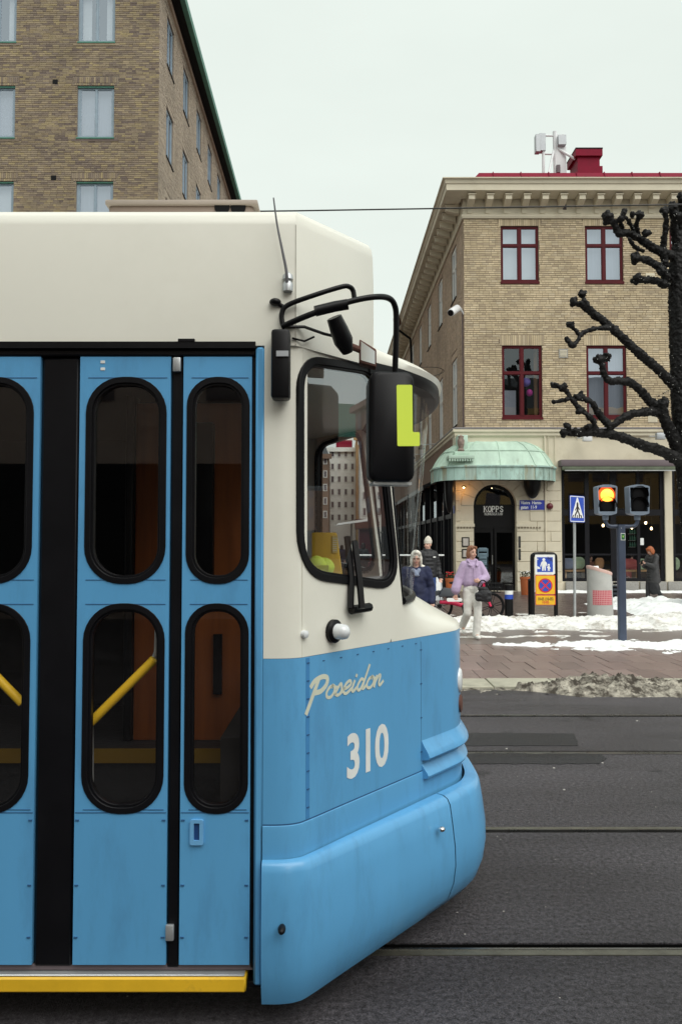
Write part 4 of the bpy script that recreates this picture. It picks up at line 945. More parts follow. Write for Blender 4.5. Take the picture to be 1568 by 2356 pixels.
i_l = next(i for i in range(NC) if cur[i].x > .335)
for pr_ in (((0, .85), (.010, .83), (.028, .805), (.038, .787), (.040, .778), (.032, .769), (.0, .763)), ((.0, .745), (.010, .73), (.028, .71), (.034, .698), (.029, .688), (.0, .682))):
    b = MB(); b.loft([ring(o, z, i_l, NC - i_l) for o, z in pr_], False, False)
    r0 = [ring(o, z, i_l, i_l + 1)[0] for o, z in pr_]; b.add(r0, [tuple(range(len(r0)))])
    b.build('front_ledge', M['tram_blue'], tram, smooth=50)
# seams with rivets on the nose panel
def fpx(u, v): return RP(u, v, FO + tf.n * .004, tf.n)
def fsz(u, v): q = fpx(u, v) - FO; return q.dot(tf.ux), q.z
dk = mat('seam_blue', (.03, .11, .25), .6)
s0 = -.012; sA = .985 * .92
b = MB(); b.fbox(tf, .002, .022, 0, .002, .722, ZW - .004); b.build('hinge_strip', mat('hinge', (.055, .24, .52), .5), nose)
for z in [.76 + .0655 * i for i in range(9)]:
    b = MB(); b.fbox(tf, .006, .020, .002, .004, z, z + .005); b.build('rivet', dk, nose)
s1 = fsz(969, 1600)[0]
b = MB(); b.fbox(tf, s1 - .0015, s1 + .0015, 0, .0015, .76, ZW - .02); b.build('panel_seam', dk, nose)
for z in (.80, .95, 1.10, 1.25): b = MB(); b.fbox(tf, s1 - .006, s1 + .006, .0015, .004, z, z + .005); b.build('rivet', dk, nose)
for i in range(7): b = MB(); b.fbox(tf, .1 + .11 * i, .112 + .11 * i, .001, .003, ZW - .027, ZW - .023); b.build('rivet', dk, nose)
b = MB(); b.loft([ring(.0022, .7215), ring(.0022, .7165)], False); b.build('panel_seam', dk, nose)
b = MB(); q = fsz(1015, 1908); c = RP(1015, 1908, FO + tf.n * .12, tf.n); b.ell(c, (.016, .016, .012)); b.build('latch', M['chrome'], bump, smooth=60)
b = MB(); c = RP(648, 2138, Vector((0, YS - .085, 0)), Vector((0, -1, 0))); b.ell(c, (.014, .03, .014)); b.build('plug', M['rubber'], bump, smooth=60)
# lettering: the number and the painted name in brush strokes
q0 = fsz(794, 1796); q1 = fsz(896, 1775)
text('fleet_number', '310', tf, (q0[0] + q1[0]) / 2, q0[1] + .006, .232, .0025, M['letter'], nose, bold=.007, sx=.86)
pa = fsz(698, 1642); pb_ = fsz(876, 1600); W_ = pb_[0] - pa[0]
L = {'P': ([[(.12, -.42), (.40, .80)], [(.06, .62), (.22, .82), (.60, .92), (.90, .82), (.92, .55), (.68, .34), (.34, .32)]], .98),
     'o': ([[(.36, .46), (.16, .40), (.06, .2), (.16, .02), (.36, .0), (.50, .16), (.48, .38), (.34, .47), (.30, .40)], [(.46, .38), (.62, .34)]], .58),
     's': ([[(.0, .10), (.22, .46), (.34, .30), (.36, .10), (.2, .0), (.04, .06)], [(.32, .06), (.5, .14)]], .46),
     'e': ([[(.03, .20), (.26, .24), (.42, .36), (.32, .50), (.12, .42), (.03, .20), (.10, .03), (.28, .0), (.52, .16)]], .50),
     'i': ([[(.12, .44), (.06, .12), (.16, .01), (.36, .16)], [(.17, .64), (.18, .68)]], .33),
     'd': ([[(.38, .40), (.20, .46), (.05, .22), (.12, .02), (.28, .04), (.42, .34)], [(.58, 1.0), (.40, .16), (.46, .02), (.64, .16)]], .58),
     'n': ([[(.06, .44), (.02, .0)], [(.03, .2), (.2, .44), (.32, .42), (.30, .12), (.40, .0), (.58, .14)]], .56)}
b = MB(); x = 0; tot = 0
for ch_ in 'Poseidon': tot += L[ch_][1]
sc_ = W_ / (tot + .1); hs_ = .090; kk = 0
for ch_ in 'Poseidon':
    for st in L[ch_][0]:
        pts = spl([(p[0], p[1], 0) for p in st], 5) if len(st) > 2 else [Vector((p[0], p[1], 0)) for p in st]
        kk += 1; n_ = len(pts)
        ribbon(b, [(pa[0] + .02 + (x + p.x + .30 * p.y) * sc_, pa[1] + .036 + p.y * hs_) for p in pts], .0125 if ch_ != 'P' else .019, tf, .002 + kk * .0001)
    x += L[ch_][1]
b.build('painted_name', M['letter_cream'], nose, fixn=False)
# --- cream cab: pillar, slanted side with its window, shelf below the windscreen
i_p = next(i for i in range(NC) if cur[i].x > -.1305) + 1
for mir in (False, True):
    rg = [[Vector((p.x, 2 * YC - p.y if mir else p.y, p.z)) for p in ring(0, z, 0, i_p)] for z in (ZW + .001, ZD + .02)]
    b = MB(); b.loft(rg, False); b.build('cab_pillar', M['tram_white'], tram, smooth=30)
w_c = [fsz(697, 1310), fsz(908, 1352), fsz(868, 838), fsz(697, 818)]
wpoly = [(.03, 1.60), (.60, 1.545), (.455, 2.40), (.03, 2.42)]
wpoly = [fsz(692, 1322), fsz(916, 1352), fsz(864, 850), fsz(692, 823)]
loop = rpoly(wpoly, [.16, .16, .10, .12], 8)
for k_, fr in enumerate((tf, tf2)):
    b = MB(); b.shape([[(-.02, ZW + .001), (.56, ZW + .001), (.66, 1.475), (wpoly[1][0] + .014, wpoly[1][1] + .12), (wpoly[2][0] + .016, 2.50), (-.02, 2.50)], loop], fr, .001, -.03); cs = b.build('cab_side', M['tram_white'], tram)
    b = MB(); b.shape([oloop(loop, .014), oloop(loop, -.014)], fr, .008, -.03); b.build('window_gasket', M['rubber'], cs, bevel=.004, seg=1)
    b = MB(); b.shape([oloop(loop, -.0135), oloop(loop, -.024)], fr, .002, -.03); b.build('window_trim', M['rubber'], cs, bevel=.003, seg=1)
    b = MB(); b.add([fr(p[0], -.005, p[1]) for p in loop], [tuple(range(len(loop)))]); b.build('cab_window', M['cabglass'] if k_ == 0 else M['cabglass2'], cs)
i_s = next(i for i in range(NC) if cur[i].x > .20); i_e = NC - i_s
idx = list(range(i_s, i_e)); n_ = len(idx)
Wb = spl([(.205, 3.436, 0), (.266, 3.52, 0), (.315, 3.68, 0), (.347, 3.95, 0), (.355, 4.26, 0), (.347, 2 * YC - 3.95, 0), (.315, 2 * YC - 3.68, 0), (.266, 2 * YC - 3.52, 0), (.205, 2 * YC - 3.436, 0)], 10)
def resample(pts, n):
    L_ = [0]
    for i in range(1, len(pts)): L_.append(L_[-1] + (pts[i] - pts[i - 1]).length)
    out = []; j = 0
    for k in range(n):
        t = L_[-1] * k / (n - 1)
        while j < len(L_) - 2 and L_[j + 1] < t: j += 1
        f_ = (t - L_[j]) / max(1e-9, L_[j + 1] - L_[j]); out.append(pts[j].lerp(pts[j + 1], f_))
    return out
Wb = resample(Wb, n_)
def up(pts, z): return [Vector((p.x, p.y, z)) for p in pts]
base = resample(ring(0, 0, i_s, i_e), n_)
b = MB(); b.loft([up(base, ZW + .001), up([base[i].lerp(Wb[i], .04) for i in range(n_)], ZW + .03), up([base[i].lerp(Wb[i], .5) for i in range(n_)], 1.40), up(Wb, 1.475)], False); b.build('cab_front_shelf', M['tram_white'], tram, smooth=50)
Wt = resample(spl([(.17, 3.39, 0), (.30, 3.55, 0), (.42, 3.85, 0), (.46, 4.26, 0), (.42, 2 * YC - 3.85, 0), (.30, 2 * YC - 3.55, 0), (.17, 2 * YC - 3.39, 0)], 10), n_)
Wg = [p for p in Wb if p.x > .26]; Wg = resample(Wg, n_)
b = MB(); b.loft([up(Wg, 1.47), up(Wt, 2.46)], False); b.build('windscreen', M['cabglass2'], tram, smooth=60)
b = MB(); b.tube(up(Wg, 1.478), .017, 8); b.build('windscreen_gasket', M['rubber'], tram, smooth=60)
for mir in (0, 1):
    b = MB(); a0 = Vector((Wg[0].x, Wg[0].y, 1.47)); a1 = Vector((Wt[0].x, Wt[0].y, 2.46)); pp = [a0, a1]
    if mir: pp = [Vector((p.x, 2 * YC - p.y, p.z)) for p in pp]
    b.cyl(pp[0], pp[1], .007); b.build('windscreen_post', M['rubber'], tram)
V_ = resample(spl([(.12, 3.30, 0), (.30, 3.50, 0), (.45, 3.80, 0), (.505, 4.26, 0), (.45, 2 * YC - 3.8, 0), (.30, 2 * YC - 3.5, 0), (.12, 2 * YC - 3.3, 0)], 10), n_)
Vi = resample(spl([(.125, 3.33, 0), (.13, 3.6, 0), (.14, 4.26, 0), (.13, 2 * YC - 3.6, 0), (.125, 2 * YC - 3.33, 0)], 10), n_)
b = MB(); b.loft([up(V_, 2.475), up([V_[i].lerp(Vi[i], -.03) for i in range(n_)], 2.50), up([V_[i].lerp(Vi[i], .1) for i in range(n_)], 2.525), up([V_[i].lerp(Vi[i], .5) for i in range(n_)], 2.545), up(Vi, 2.55)], False); b.build('visor', M['tram_white'], tram, smooth=50)
b = MB(); b.loft([up(Vi, 2.455), up([V_[i].lerp(Vi[i], .06) for i in range(n_)], 2.425), up(V_, 2.445), up(V_, 2.474)], False); b.build('visor_trim', M['rubber'], tram, smooth=50)
for yy in (4.0, 2 * YC - 4.0):
    b = MB(); b.lathe([(.060, -.03), (.060, .004), (.05, .012), (.02, .016)], (.578, yy, 1.06), 18, (1, -.25 if yy < YC else .25, 0)); hl = b.build('headlight', M['lens'], tram, smooth=60)
    b = MB(); b.lathe([(.042, -.02), (.042, .006), (.03, .010)], (.583, yy, .945), 14, (1, -.25 if yy < YC else .25, 0)); b.build('marker_lamp', M['browndark'], tram, smooth=60)
# --- doors and side wall
ZB0, ZB1 = SZ(2222), SZ(820)
def leaf(x0, x1, holes, lab, rail=None, deep=.006):
    b = MB(); b.shape([[(x0, ZB0), (x1, ZB0), (x1, ZB1), (x0, ZB1)]] + [rrect(*h, .098 if (h[1] - h[0]) < .25 else .125, 8) for h in holes], ts_, -deep, -deep - .045)
    lf = b.build('door_leaf', M['tram_blue'], tram, label=lab)
    for h in holes:
        lp = rrect(*h, .098 if (h[1] - h[0]) < .25 else .125, 8)
        b = MB(); b.shape([oloop(lp, .009), oloop(lp, -.013)], ts_, -deep + .004, -deep - .03); b.build('window_gasket', M['rubber'], lf, bevel=.003, seg=1)
        b = MB(); b.shape([oloop(lp, -.0125), oloop(lp, -.022)], ts_, -deep - .004, -deep - .03); b.build('window_trim', M['rubber'], lf, bevel=.003, seg=1)
        b = MB(); b.add([ts_(p[0], -deep - .02, p[1]) for p in lp], [tuple(range(len(lp)))]); b.build('window_glass', M['tramglass'], lf)
        for z in (h[2] + .004, h[3] + .004):
            b = MB(); b.fbox(ts_, x0 + .03, x1 - .012, -deep - .001, -deep + .0012, z, z + .003); b.build('seam', dk, lf)
    for z in (SZ(2040), SZ(2160), SZ(1890)):
        for xx in (x0 + .004, x1 - .018): b = MB(); b.fbox(ts_, xx, xx + .013, -deep, -deep + .003, z, z + .005); b.build('rivet', dk, lf)
    b = MB(); z = SZ(1872); b.fbox(ts_, x0 + .003, x1 - .003, -deep - .001, -deep + .0012, z, z + .003); b.build('seam', dk, lf)
    return lf
def hx(u0, u1, v0, v1): vm = (v0 + v1) / 2; return (SX(u0, vm), SX(u1, vm), SZ(v1), SZ(v0))
xm = lambda ut, ub: (SX(ut, 830) + SX(ub, 2200)) / 2
Bx = (xm(187, 163), xm(393, 380)); Cx = (xm(421, 412), xm(581, 571)); Ax1 = xm(96, 68); Ax0 = Ax1 - .34
hU = (SZ(1338), SZ(872)); hL = (SZ(1868), SZ(1394))
lB = leaf(*Bx, [(Bx[0] + .032, Bx[1] - .022, *hU), (Bx[0] + .032, Bx[1] - .022, *hL)], 'wide blue door leaf with two tall rounded windows')
lC = leaf(*Cx, [(Cx[0] + .022, Cx[1] - .016, *hU), (Cx[0] + .022, Cx[1] - .016, *hL)], 'narrow blue door leaf nearest the cab, with recessed handle')
lA = leaf(Ax0, Ax1, [(Ax0 + .03, Ax1 - .03, *hU), (Ax0 + .03, Ax1 - .03, *hL)], 'blue door leaf at the picture edge')
x0, x1, z0, z1 = SX(437, 1920), SX(468, 1920), SZ(1944), SZ(1886)
b = MB(); b.shape([rrect(x0, x1, z0, z1, .008), rrect(x0 + .014, x1 - .014, z0 + .016, z1 - .012, .003)], ts_, .004, -.008); b.build('handle_plate', mat('handle_blue', (.16, .42, .72), .35), lC)
b = MB(); b.fbox(ts_, x0 + .014, x1 - .014, -.03, -.004, z0 + .016, z1 - .012); b.build('handle_recess', mat('recess', (.01, .06, .2), .6), lC)
for v in (832, 848): b = MB(); xx = SX(236, v); b.fbox(ts_, xx - .008, xx + .008, -.006, -.004, SZ(v) - .005, SZ(v) + .005); b.build('sticker', M['letter'], lB)
def strip(x0, x1, o0, o1, z0, z1, nm, m, bev=.004):
    b = MB(); b.fbox(ts_, x0, x1, o0, o1, z0, z1); return b.build(nm, M[m], tram, bevel=bev, seg=1)
strip(Ax1 + .003, Bx[0] - .003, -.06, -.012, SZ(2230), ZB1, 'door_seal', 'rubber', .01)
strip(Bx[1] + .002, Cx[0] - .002, -.05, -.014, SZ(2232), ZB1, 'hinge_post', 'rubber', .006)
strip(Cx[1] + .002, SX(585), -.05, -.012, SZ(2232), ZB1, 'door_edge', 'rubber', .004)
strip(SX(585.5, 1500), SX(606, 1500), -.04, .004, SZ(2268), ZD - .005, 'door_jamb', 'tram_blue', .008)
strip(SX(606.5), -.279, -.04, -.004, .16, ZW, 'jamb_gap', 'rubber', .002)
strip(-6, SX(585), -.12, -.004, ZB1 + .003, ZD - .012, 'door_header', 'rubber', .006)
strip(-6, SX(585), -.1, -.02, SZ(2240), ZB0 - .004, 'door_sill', 'winegrey', .004)
strip(-6, SX(566, 2260), -.12, .012, SZ(2281), SZ(2246), 'yellow_step', 'yellow', .006)
strip(-6, SX(562, 2245), -.11, .006, SZ(2245.5), SZ(2241), 'step_tread', 'zinc', .002)
strip(SX(567, 2260), -.275, -.10, -.01, SZ(2275), SZ(2262), 'jamb_foot', 'rubber', .002)
for (u0, u1, v0, v1) in ((398, 416, 822, 855), (381, 400, 2128, 2165)): b = MB(); b.fbox(ts_, SX(u0, v0), SX(u1, v0), -.012, .004, SZ(v1), SZ(v0)); b.build('door_hinge', M['zinc'], tram, bevel=.004)
# side wall beyond the doors (out of frame) and far side
for (x0, x1) in ((-6, Ax0 - .02),):
    wn_ = [(-5.6, -4.3), (-4.1, -2.8), (-2.6, Ax0 - .2)]
    b = MB(); b.shape([[(x0, .15), (x1, .15), (x1, ZD), (x0, ZD)]] + [rrect(a, c, 1.15, 2.25, .1) for a, c in wn_], ts_, 0, -.05); sw = b.build('side_wall', M['tram_blue'], tram)
    for a, c in wn_: b = MB(); b.fbox(ts_, a - .02, c + .02, -.03, -.025, 1.13, 2.27); b.build('side_window', M['tramglass'], sw)
b = MB(); b.box(-6, -.28, 2 * YC - YS - .05, 2 * YC - YS, .15, ZD + .02); b.build('far_wall', M['tram_blue'], tram)
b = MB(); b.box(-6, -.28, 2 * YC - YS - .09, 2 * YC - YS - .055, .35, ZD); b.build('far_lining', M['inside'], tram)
# interior, its darkness put into the material colours
b = MB(); b.box(-6, -.30, 3.35, 5.5, .28, .56); b.box(-6, .05, 3.7, 5.45, .56, .80); fl_ = b.build('floor', mat('tramfloor', (.022, .022, .025), .6, 0, .2, 5, .5, 30), tram)
b = MB(); b.box(-6, -.30, 3.02, 3.35, .20, .28); b.build('entry_step', mat('trodden', (.035, .035, .035), .5, .2, .2, 8, .5, 30), tram)
for (y_, z_) in ((3.345, .56), (3.695, .80)): b = MB(); b.box(-6, -.32, y_ - .012, y_ - .002, z_ - .06, z_ + .003); b.build('step_nosing', mat('nosing', (.24, .14, .01), .6), tram)
for xx in range(6):
    for zz in range(2): b = MB(); b.ell((-.95 + .1 * xx, 3.345, .34 + .09 * zz), (.025, .01, .012), 8, 6); b.build('tread_stud', M['zinc'], fl_)
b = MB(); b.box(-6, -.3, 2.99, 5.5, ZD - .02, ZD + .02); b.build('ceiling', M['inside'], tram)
b = MB(); b.box(-.98, -.46, 3.85, 3.9, .80, 2.40); b.box(-.50, -.46, 3.9, 5.4, .8, 2.4); wp = b.build('cab_partition', M['wood_or'], tram, bevel=.01)
for (x0, x1, z0, z1) in ((-.74, -.70, 1.25, 1.5), (-.60, -.56, 1.02, 1.3)): b = MB(); b.box(x0, x1, 3.83, 3.85, z0, z1); b.build('coat_hook', M['black'], wp)
b = MB(); b.box(-1.02, -.98, 3.82, 3.95, .8, 2.44); b.box(-.72, -.60, 3.80, 3.852, 1.55, 2.3); b.build('partition_post', M['black'], tram, bevel=.01)
b = MB(); b.tube([P(208, 1815, 3.06), P(207, 1668, 3.06)], .014, 8); b.build('handrail_lower', M['zinc'], tram, smooth=60)
b = MB(); b.tube([P(209, 1662, 3.02), P(355, 1517, 3.02)], .017, 10); b.build('handrail', M['railyellow'], tram, smooth=60)
b = MB(); b.tube([P(355, 1517, 3.06), P(362, 1500, 3.06), P(364, 1440, 3.06)], .013, 8); b.build('handrail_upper', M['zinc'], tram, smooth=60)
b = MB(); b.tube([P(-100, 1462, 3.02), P(52, 1618, 3.02)], .017, 10); b.build('handrail', M['railyellow'], tram, smooth=60)
b = MB(); b.box(-6, -1.25, 4.7, 5.4, .8, 1.35); b.box(-6, -1.25, 5.2, 5.4, 1.35, 2.0); b.build('bench_seat', M['inside'], tram)
# cab: floor, dashboard, yellow cabinet with its notice, driver's seat
b = MB(); b.shape([[(-.45, 3.06), (-.15, 3.08), (.40, 3.82), (.5, 4.1), (.5, 2 * YC - 4.1), (.40, 2 * YC - 3.82), (-.15, 2 * YC - 3.08), (-.45, 2 * YC - 3.06)]], lambda a, o, z: Vector((a, z, o)), .6, 1.0); b.build('cab_floor', M['inside'], tram)
b = MB(); b.hexa([(.0, 3.42, 1.0), (.26, 3.62, 1.0), (.30, 4.9, 1.0), (.0, 5.0, 1.0), (-.05, 3.40, 1.50), (.25, 3.62, 1.54), (.29, 4.9, 1.54), (-.05, 5.0, 1.50)]); ds = b.build('dashboard', mat('dash', (.22, .23, .24), .5, 0, .15, 6), tram, bevel=.02)
q0, q1 = P(716, 1280, 4.3), P(800, 1225, 4.3)
b = MB(); b.hexa([(q0.x, 4.3, 1.35), (q1.x, 4.3, 1.35), (q1.x, 4.5, 1.35), (q0.x, 4.5, 1.35), (q0.x, 4.3, q1.z), (q1.x - .06, 4.3, q1.z), (q1.x - .06, 4.5, q1.z), (q0.x, 4.5, q1.z)]); yc_ = b.build('yellow_cabinet', mat('cabinet_yellow', (.85, .52, .03), .5), tram, bevel=.008)
b = MB(); n0, n1 = P(764, 1272, 4.295), P(776, 1232, 4.295); b.box(n0.x, n1.x, 4.294, 4.298, n0.z, n1.z); nt_ = b.build('notice', mat('noticey', (.88, .66, .2), .6), yc_)
for k in range(7): b = MB(); b.box(n0.x + .003, n1.x - .003, 4.292, 4.2935, n0.z + .01 + k * .011, n0.z + .013 + k * .011); b.build('notice_line', M['letter'], nt_)
b = MB(); q0 = P(716, 1330, 3.46); q1 = P(755, 1312, 3.46); b.box(q0.x, q1.x, 3.44, 3.56, 1.53, q1.z + .02); b.build('paper', mat('paper_y', (.75, .78, .08), .6), ds)
b = MB(); b.ell(P(728, 1306, 4.0), (.05, .05, .06)); b.ell(P(742, 1305, 4.05), (.06, .05, .05)); b.build('hivis_standin', M['hivis'], ds, smooth=60)  # made-up lime lumps standing in for a hi-vis figure mirrored in the glass
b = MB(); b.box(-.40, -.12, 4.0, 4.5, 1.0, 1.45); b.box(-.40, -.28, 4.0, 4.5, 1.45, 2.2); b.build('driver_seat', M['blackcloth'], tram, bevel=.05)
# --- exterior fittings
def B_(name, m, bev=.01, par_=tram): return lambda b: b.build(name, M[m], par_, bevel=bev)
p0, p1 = P(626, 924, 2.93), P(669, 766, 2.93)
b = MB(); b.box(p0.x, p1.x, YS - .075, YS - .005, p0.z, p1.z); lbx = b.build('side_lamp_box', M['black'], tram, bevel=.012)
b = MB(); b.box(p0.x + .02, p1.x - .004, YS - .082, YS - .0752, p0.z + .15, p0.z + .17); b.build('lens_strip', M['grey_metal'], lbx)
b = MB(); b.ell(P(633, 695, 2.93), (.022, .02, .014)); b.cyl(P(633, 695, 2.93), P(652, 706, 2.94), .008); b.build('bracket_knob', M['black'], tram, smooth=50)
T = lambda pts: [P(*p) for p in pts]
b = MB(); b.tube(spl(T([(648, 752, 2.92), (700, 729, 2.90), (760, 707, 2.90), (820, 690, 2.92), (865, 683, 2.95), (893, 686, 3.0), (907, 702, 3.03), (911, 740, 3.05), (908, 858, 3.08)]), 5), .0115, 8); b.build('mirror_arm', M['black'], tram, smooth=60)
b = MB(); b.tube(spl(T([(650, 748, 2.92), (648, 722, 2.92), (662, 702, 2.92), (720, 680, 2.92), (785, 660, 2.94), (803, 660, 2.95), (812, 670, 2.96), (815, 694, 2.96)]), 5), .0095, 8); b.build('mirror_stay', M['black'], tram, smooth=60)
b = MB(); b.tube(T([(652, 752, 2.93), (700, 752, 2.95), (745, 768, 2.98), (775, 775, 3.0)]), .006, 6); b.tube(T([(672, 778, 2.93), (700, 785, 2.95), (722, 775, 2.98)]), .004, 6); b.build('thin_rod', M['black'], tram, smooth=60)
b = MB(); b.tube(T([(725, 716, 2.90), (770, 705, 2.91), (800, 700, 2.91)]), .02, 8); b.build('arm_clamp', M['black'], tram, smooth=50)
b = MB(); b.tube(T([(768, 730, 2.93), (780, 760, 2.95), (790, 785, 2.97), (800, 812, 2.99)]), [.028, .034, .036, .02], 8); b.build('mirror_joint', M['black'], tram, smooth=50)
p0, p1 = P(826, 836, 3.05), P(866, 800, 3.05)
b = MB(); b.hexa([(p0.x, 3.03, p0.z), (p1.x, 3.07, p0.z - .01), (p1.x, 3.14, p0.z - .01), (p0.x, 3.10, p0.z), (p0.x, 3.03, p1.z + .03), (p1.x, 3.07, p1.z), (p1.x, 3.14, p1.z), (p0.x, 3.10, p1.z + .03)]); sm = b.build('small_mirror', M['browndark'], tram, bevel=.006)
b = MB(); b.add([(p0.x + .006, 3.0305, p0.z + .008), (p1.x - .006, 3.0645, p0.z), (p1.x - .006, 3.0645, p1.z - .01), (p0.x + .006, 3.0305, p1.z + .02)], [(0, 1, 2, 3)]); b.build('mirror_glass', M['chrome'], sm)
b = MB(); b.cyl(P(790, 790, 2.98), P(830, 806, 3.05), .013); b.build('small_mirror_arm', M['browndark'], tram)
# the big mirror with its lime tape
m0, m1 = P(850, 1108, 3.05), P(950, 856, 3.05)
mfr = Fr((0, 3.03, 0), (1, .12, 0), (.12, -1, 0))
a0 = mfr.px(849, 980)[0]; a1 = mfr.px(952, 980)[0]; zb = mfr.px(900, 1110)[1]; zt = mfr.px(900, 855)[1]
rgs = []
for o, ins in ((.02, .012), (.012, .003), (-.01, 0), (-.12, .006), (-.15, .03)):
    rgs.append([mfr(p[0], o, p[1]) for p in rrect(a0 + ins, a1 - ins, zb + ins, zt - ins, .035, 6)])
b = MB(); b.loft(rgs, True, True); mm_ = b.build('mirror', M['rubber'], tram, smooth=50)
c = [mfr.px(*q) for q in ((909, 888), (945, 888), (946, 996), (962, 996), (962, 1028), (911, 1028))]
b = MB(); b.shape([rpoly(c, .006, 3)], mfr, .0225, .0205); b.build('lime_tape', M['hivis'], mm_)
b = MB(); b.fbox(mfr, a0 + .015, a1 - .01, -.10, -.0, zb - .008, zb + .002); b.build('mirror_foot', M['zinc'], mm_)
# lower bracket and indicator
for (pts) in ([(798, 1235, 3.25), (808, 1330, 3.20), (806, 1400, 3.17)], [(815, 1245, 3.25), (826, 1330, 3.20), (832, 1400, 3.17)]):
    b = MB(); b.tube(T(pts), .013, 6); b.build('lower_bracket', M['black'], tram, smooth=50)
b = MB(); c0 = fpx(798, 1403); c1 = fpx(836, 1396)
b.tube([c0 + tf.n * .02, c1 + tf.n * .03], .018, 8); b.build('bracket_foot', M['black'], tram)
c = fpx(766, 1452); b = MB(); b.lathe([(.045, -.02), (.045, .012), (.036, .02), (.02, .021)], c, 20, tf.n); ind = b.build('indicator', M['rubber'], tram, smooth=40)
b = MB(); b.lathe([(.030, .015), (.030, .045), (.026, .062), (.012, .072), (.001, .074)], c, 18, tf.n); b.build('indicator_lens', M['lens'], ind, smooth=60)
b = MB(); b.lathe([(.014, -.01), (.014, .012), (.006, .016)], fpx(699, 1459), 14, tf.n); b.build('marker', M['lens'], tram, smooth=50)
# whip aerial
b = MB(); b.tube(spl(T([(660, 650, 2.915), (658, 620, 2.905), (648, 570, 2.90), (637, 515, 2.90), (629, 455, 2.90)]), 5), [.0065 - .0002 * i for i in range(21)], 6); b.build('aerial', mat('aerial', (.14, .14, .15), .5), tram, smooth=60)
b = MB(); b.lathe([(.018, -.03), (.02, -.005), (.012, .01), (.02, .014), (.018, .03), (.008, .04)], P(662, 652, 2.93), 14); b.build('aerial_base', M['zinc'], tram, smooth=40)
# underframe and bogie
b = MB(); b.box(-6, -.2, 3.2, 5.3, .14, .28); b.build('underframe', M['soffit'], tram)
for x in (-3.2, -1.6):
    for y in (T1[0] + .02, T1[1] - .02):
        b = MB(); b.lathe([(.31, -.05), (.31, .05)], (x, y, .315), 24, (0, 1, 0)); b.build('wheel', M['steel'], tram, smooth=40)
# ------------------------------------------------------------------ snow
def nz(x, y, s, o=0): return noise.fractal(Vector((x * s, y * s, o)), 1.0, 2.0, 5)
def snow(name, x0, x1, y0, y1, res, hf, m, label, base=PZ):
    nx = int((x1 - x0) / res); ny = int((y1 - y0) / res); H = {}
    for i in range(nx + 1):
        for j in range(ny + 1):
            x = x0 + i * res; y = y0 + j * res; H[i, j] = hf(x, y)
    idx = {}; V = []; Fc = []
    def vid(i, j):
        if (i, j) not in idx:
            idx[i, j] = len(V); V.append((x0 + i * res + .4 * res * nz(x0 + i * res, y0 + j * res, 9, 3), y0 + j * res + .4 * res * nz(x0 + i * res, y0 + j * res, 9, 7), base + max(H[i, j], -.02)))
        return idx[i, j]
    for i in range(nx):
        for j in range(ny):
            if max(H[i, j], H[i + 1, j], H[i, j + 1], H[i + 1, j + 1]) > 0: Fc.append((vid(i, j), vid(i + 1, j), vid(i + 1, j + 1), vid(i, j + 1)))
    b = MB(); b.v = V; b.f = Fc; return b.build(name, m, smooth=70, fixn=False, label=label, cat='snow', kind='stuff')
def bump1(t): return max(0.0, 1 - t * t)
def heap(x, y):
    yc = 9.70 + .07 * nz(x, 0, 1.2); hw = .54 * min(1, max(0, (x - 2.05) / .7)) * (1 + .25 * nz(x, 1, .9)); 
    if hw <= .01: return -.05
    t = (y - yc) / hw; pk = .095 + .075 * math.exp(-((x - 3.25) / .5) ** 2) - .02 * (x > 4)
    h = pk * bump1(t) if abs(t) < 1.2 else -.1
    h += .085 * nz(x, y, 3.6) * bump1(t) + .06 * abs(nz(x, y, 11)) * bump1(t) + .035 * nz(x, y, 26) * bump1(t)
    return h - .035 if abs(t) < 1.25 else -.05
snow('dirty_snow_heap', 1.7, 8.5, 8.7, 10.9, .022, heap, M['snow_dirty'], 'gritty brown ploughed snow heap along the kerb', 0.0)
def edge(x, y):
    if x < .6 or x > 2.8: return -.05
    return .02 * bump1((y - KERB + .02) / .12) + .03 * nz(x, y, 7) - .014
snow('slush_line', .6, 2.8, 9.4, 9.95, .03, edge, M['snow_dirty'], 'thin line of dirty slush in front of the kerb stones', 0.0)
def stripA(x, y):
    yc = 13.75 - .10 * (x > 5) + .10 * nz(x, 3, .7); hw = (.75 + .15 * nz(x, 5, .8)) * min(1, max(0, (x - 2.5) / 2.0))
    if hw <= .02: return -.05
    t = (y - yc) / hw; return .065 * bump1(t) + .065 * nz(x, y, 2.4) + .03 * nz(x, y, 9) + .012 * nz(x, y, 25) - .03 if abs(t) < 1.3 else -.05
snow('snow_strip', 2.2, 12, 12.3, 15.2, .035, stripA, M['snow'], 'white snow strip around the foot of the traffic light pole')
def streak(x, y):
    t = (y - 14.95 - .06 * (x - 2)) / .22; e = min(1, max(0, (x - 1.4) / .5)) * min(1, max(0, (5.2 - x) / 1.5)); 
    return (.03 * bump1(t) + .035 * nz(x, y, 3.1) + .01 * nz(x, y, 12) - .022) if abs(t) < 1.5 and e > .1 else -.05
snow('snow_streak', 1.4, 5.2, 14.4, 15.7, .03, streak, M['snow_mid'], 'thin streaks of grey snow beside the walking woman\'s feet')
def bankB(x, y):
    yc = 17.35 + .12 * nz(x, 2, .6); hw = 1.25 + .2 * nz(x, 9, .7) + (.5 if x > 7 else 0)
    t = (y - yc) / hw; r_ = min(1, max(0, (x - 1.2) / 1.0))
    return (.15 + .06 * (x > 6.4)) * r_ * bump1(t) + .09 * r_ * nz(x, y, 1.9) + .05 * abs(nz(x, y, 6)) + .015 * nz(x, y, 17) - .035 if abs(t) < 1.3 else -.05
snow('snow_bank', 1.6, 13, 15.6, 19.2, .04, bankB, M['snow_mid'], 'trampled snow bank in front of the sign frame and litter bin')
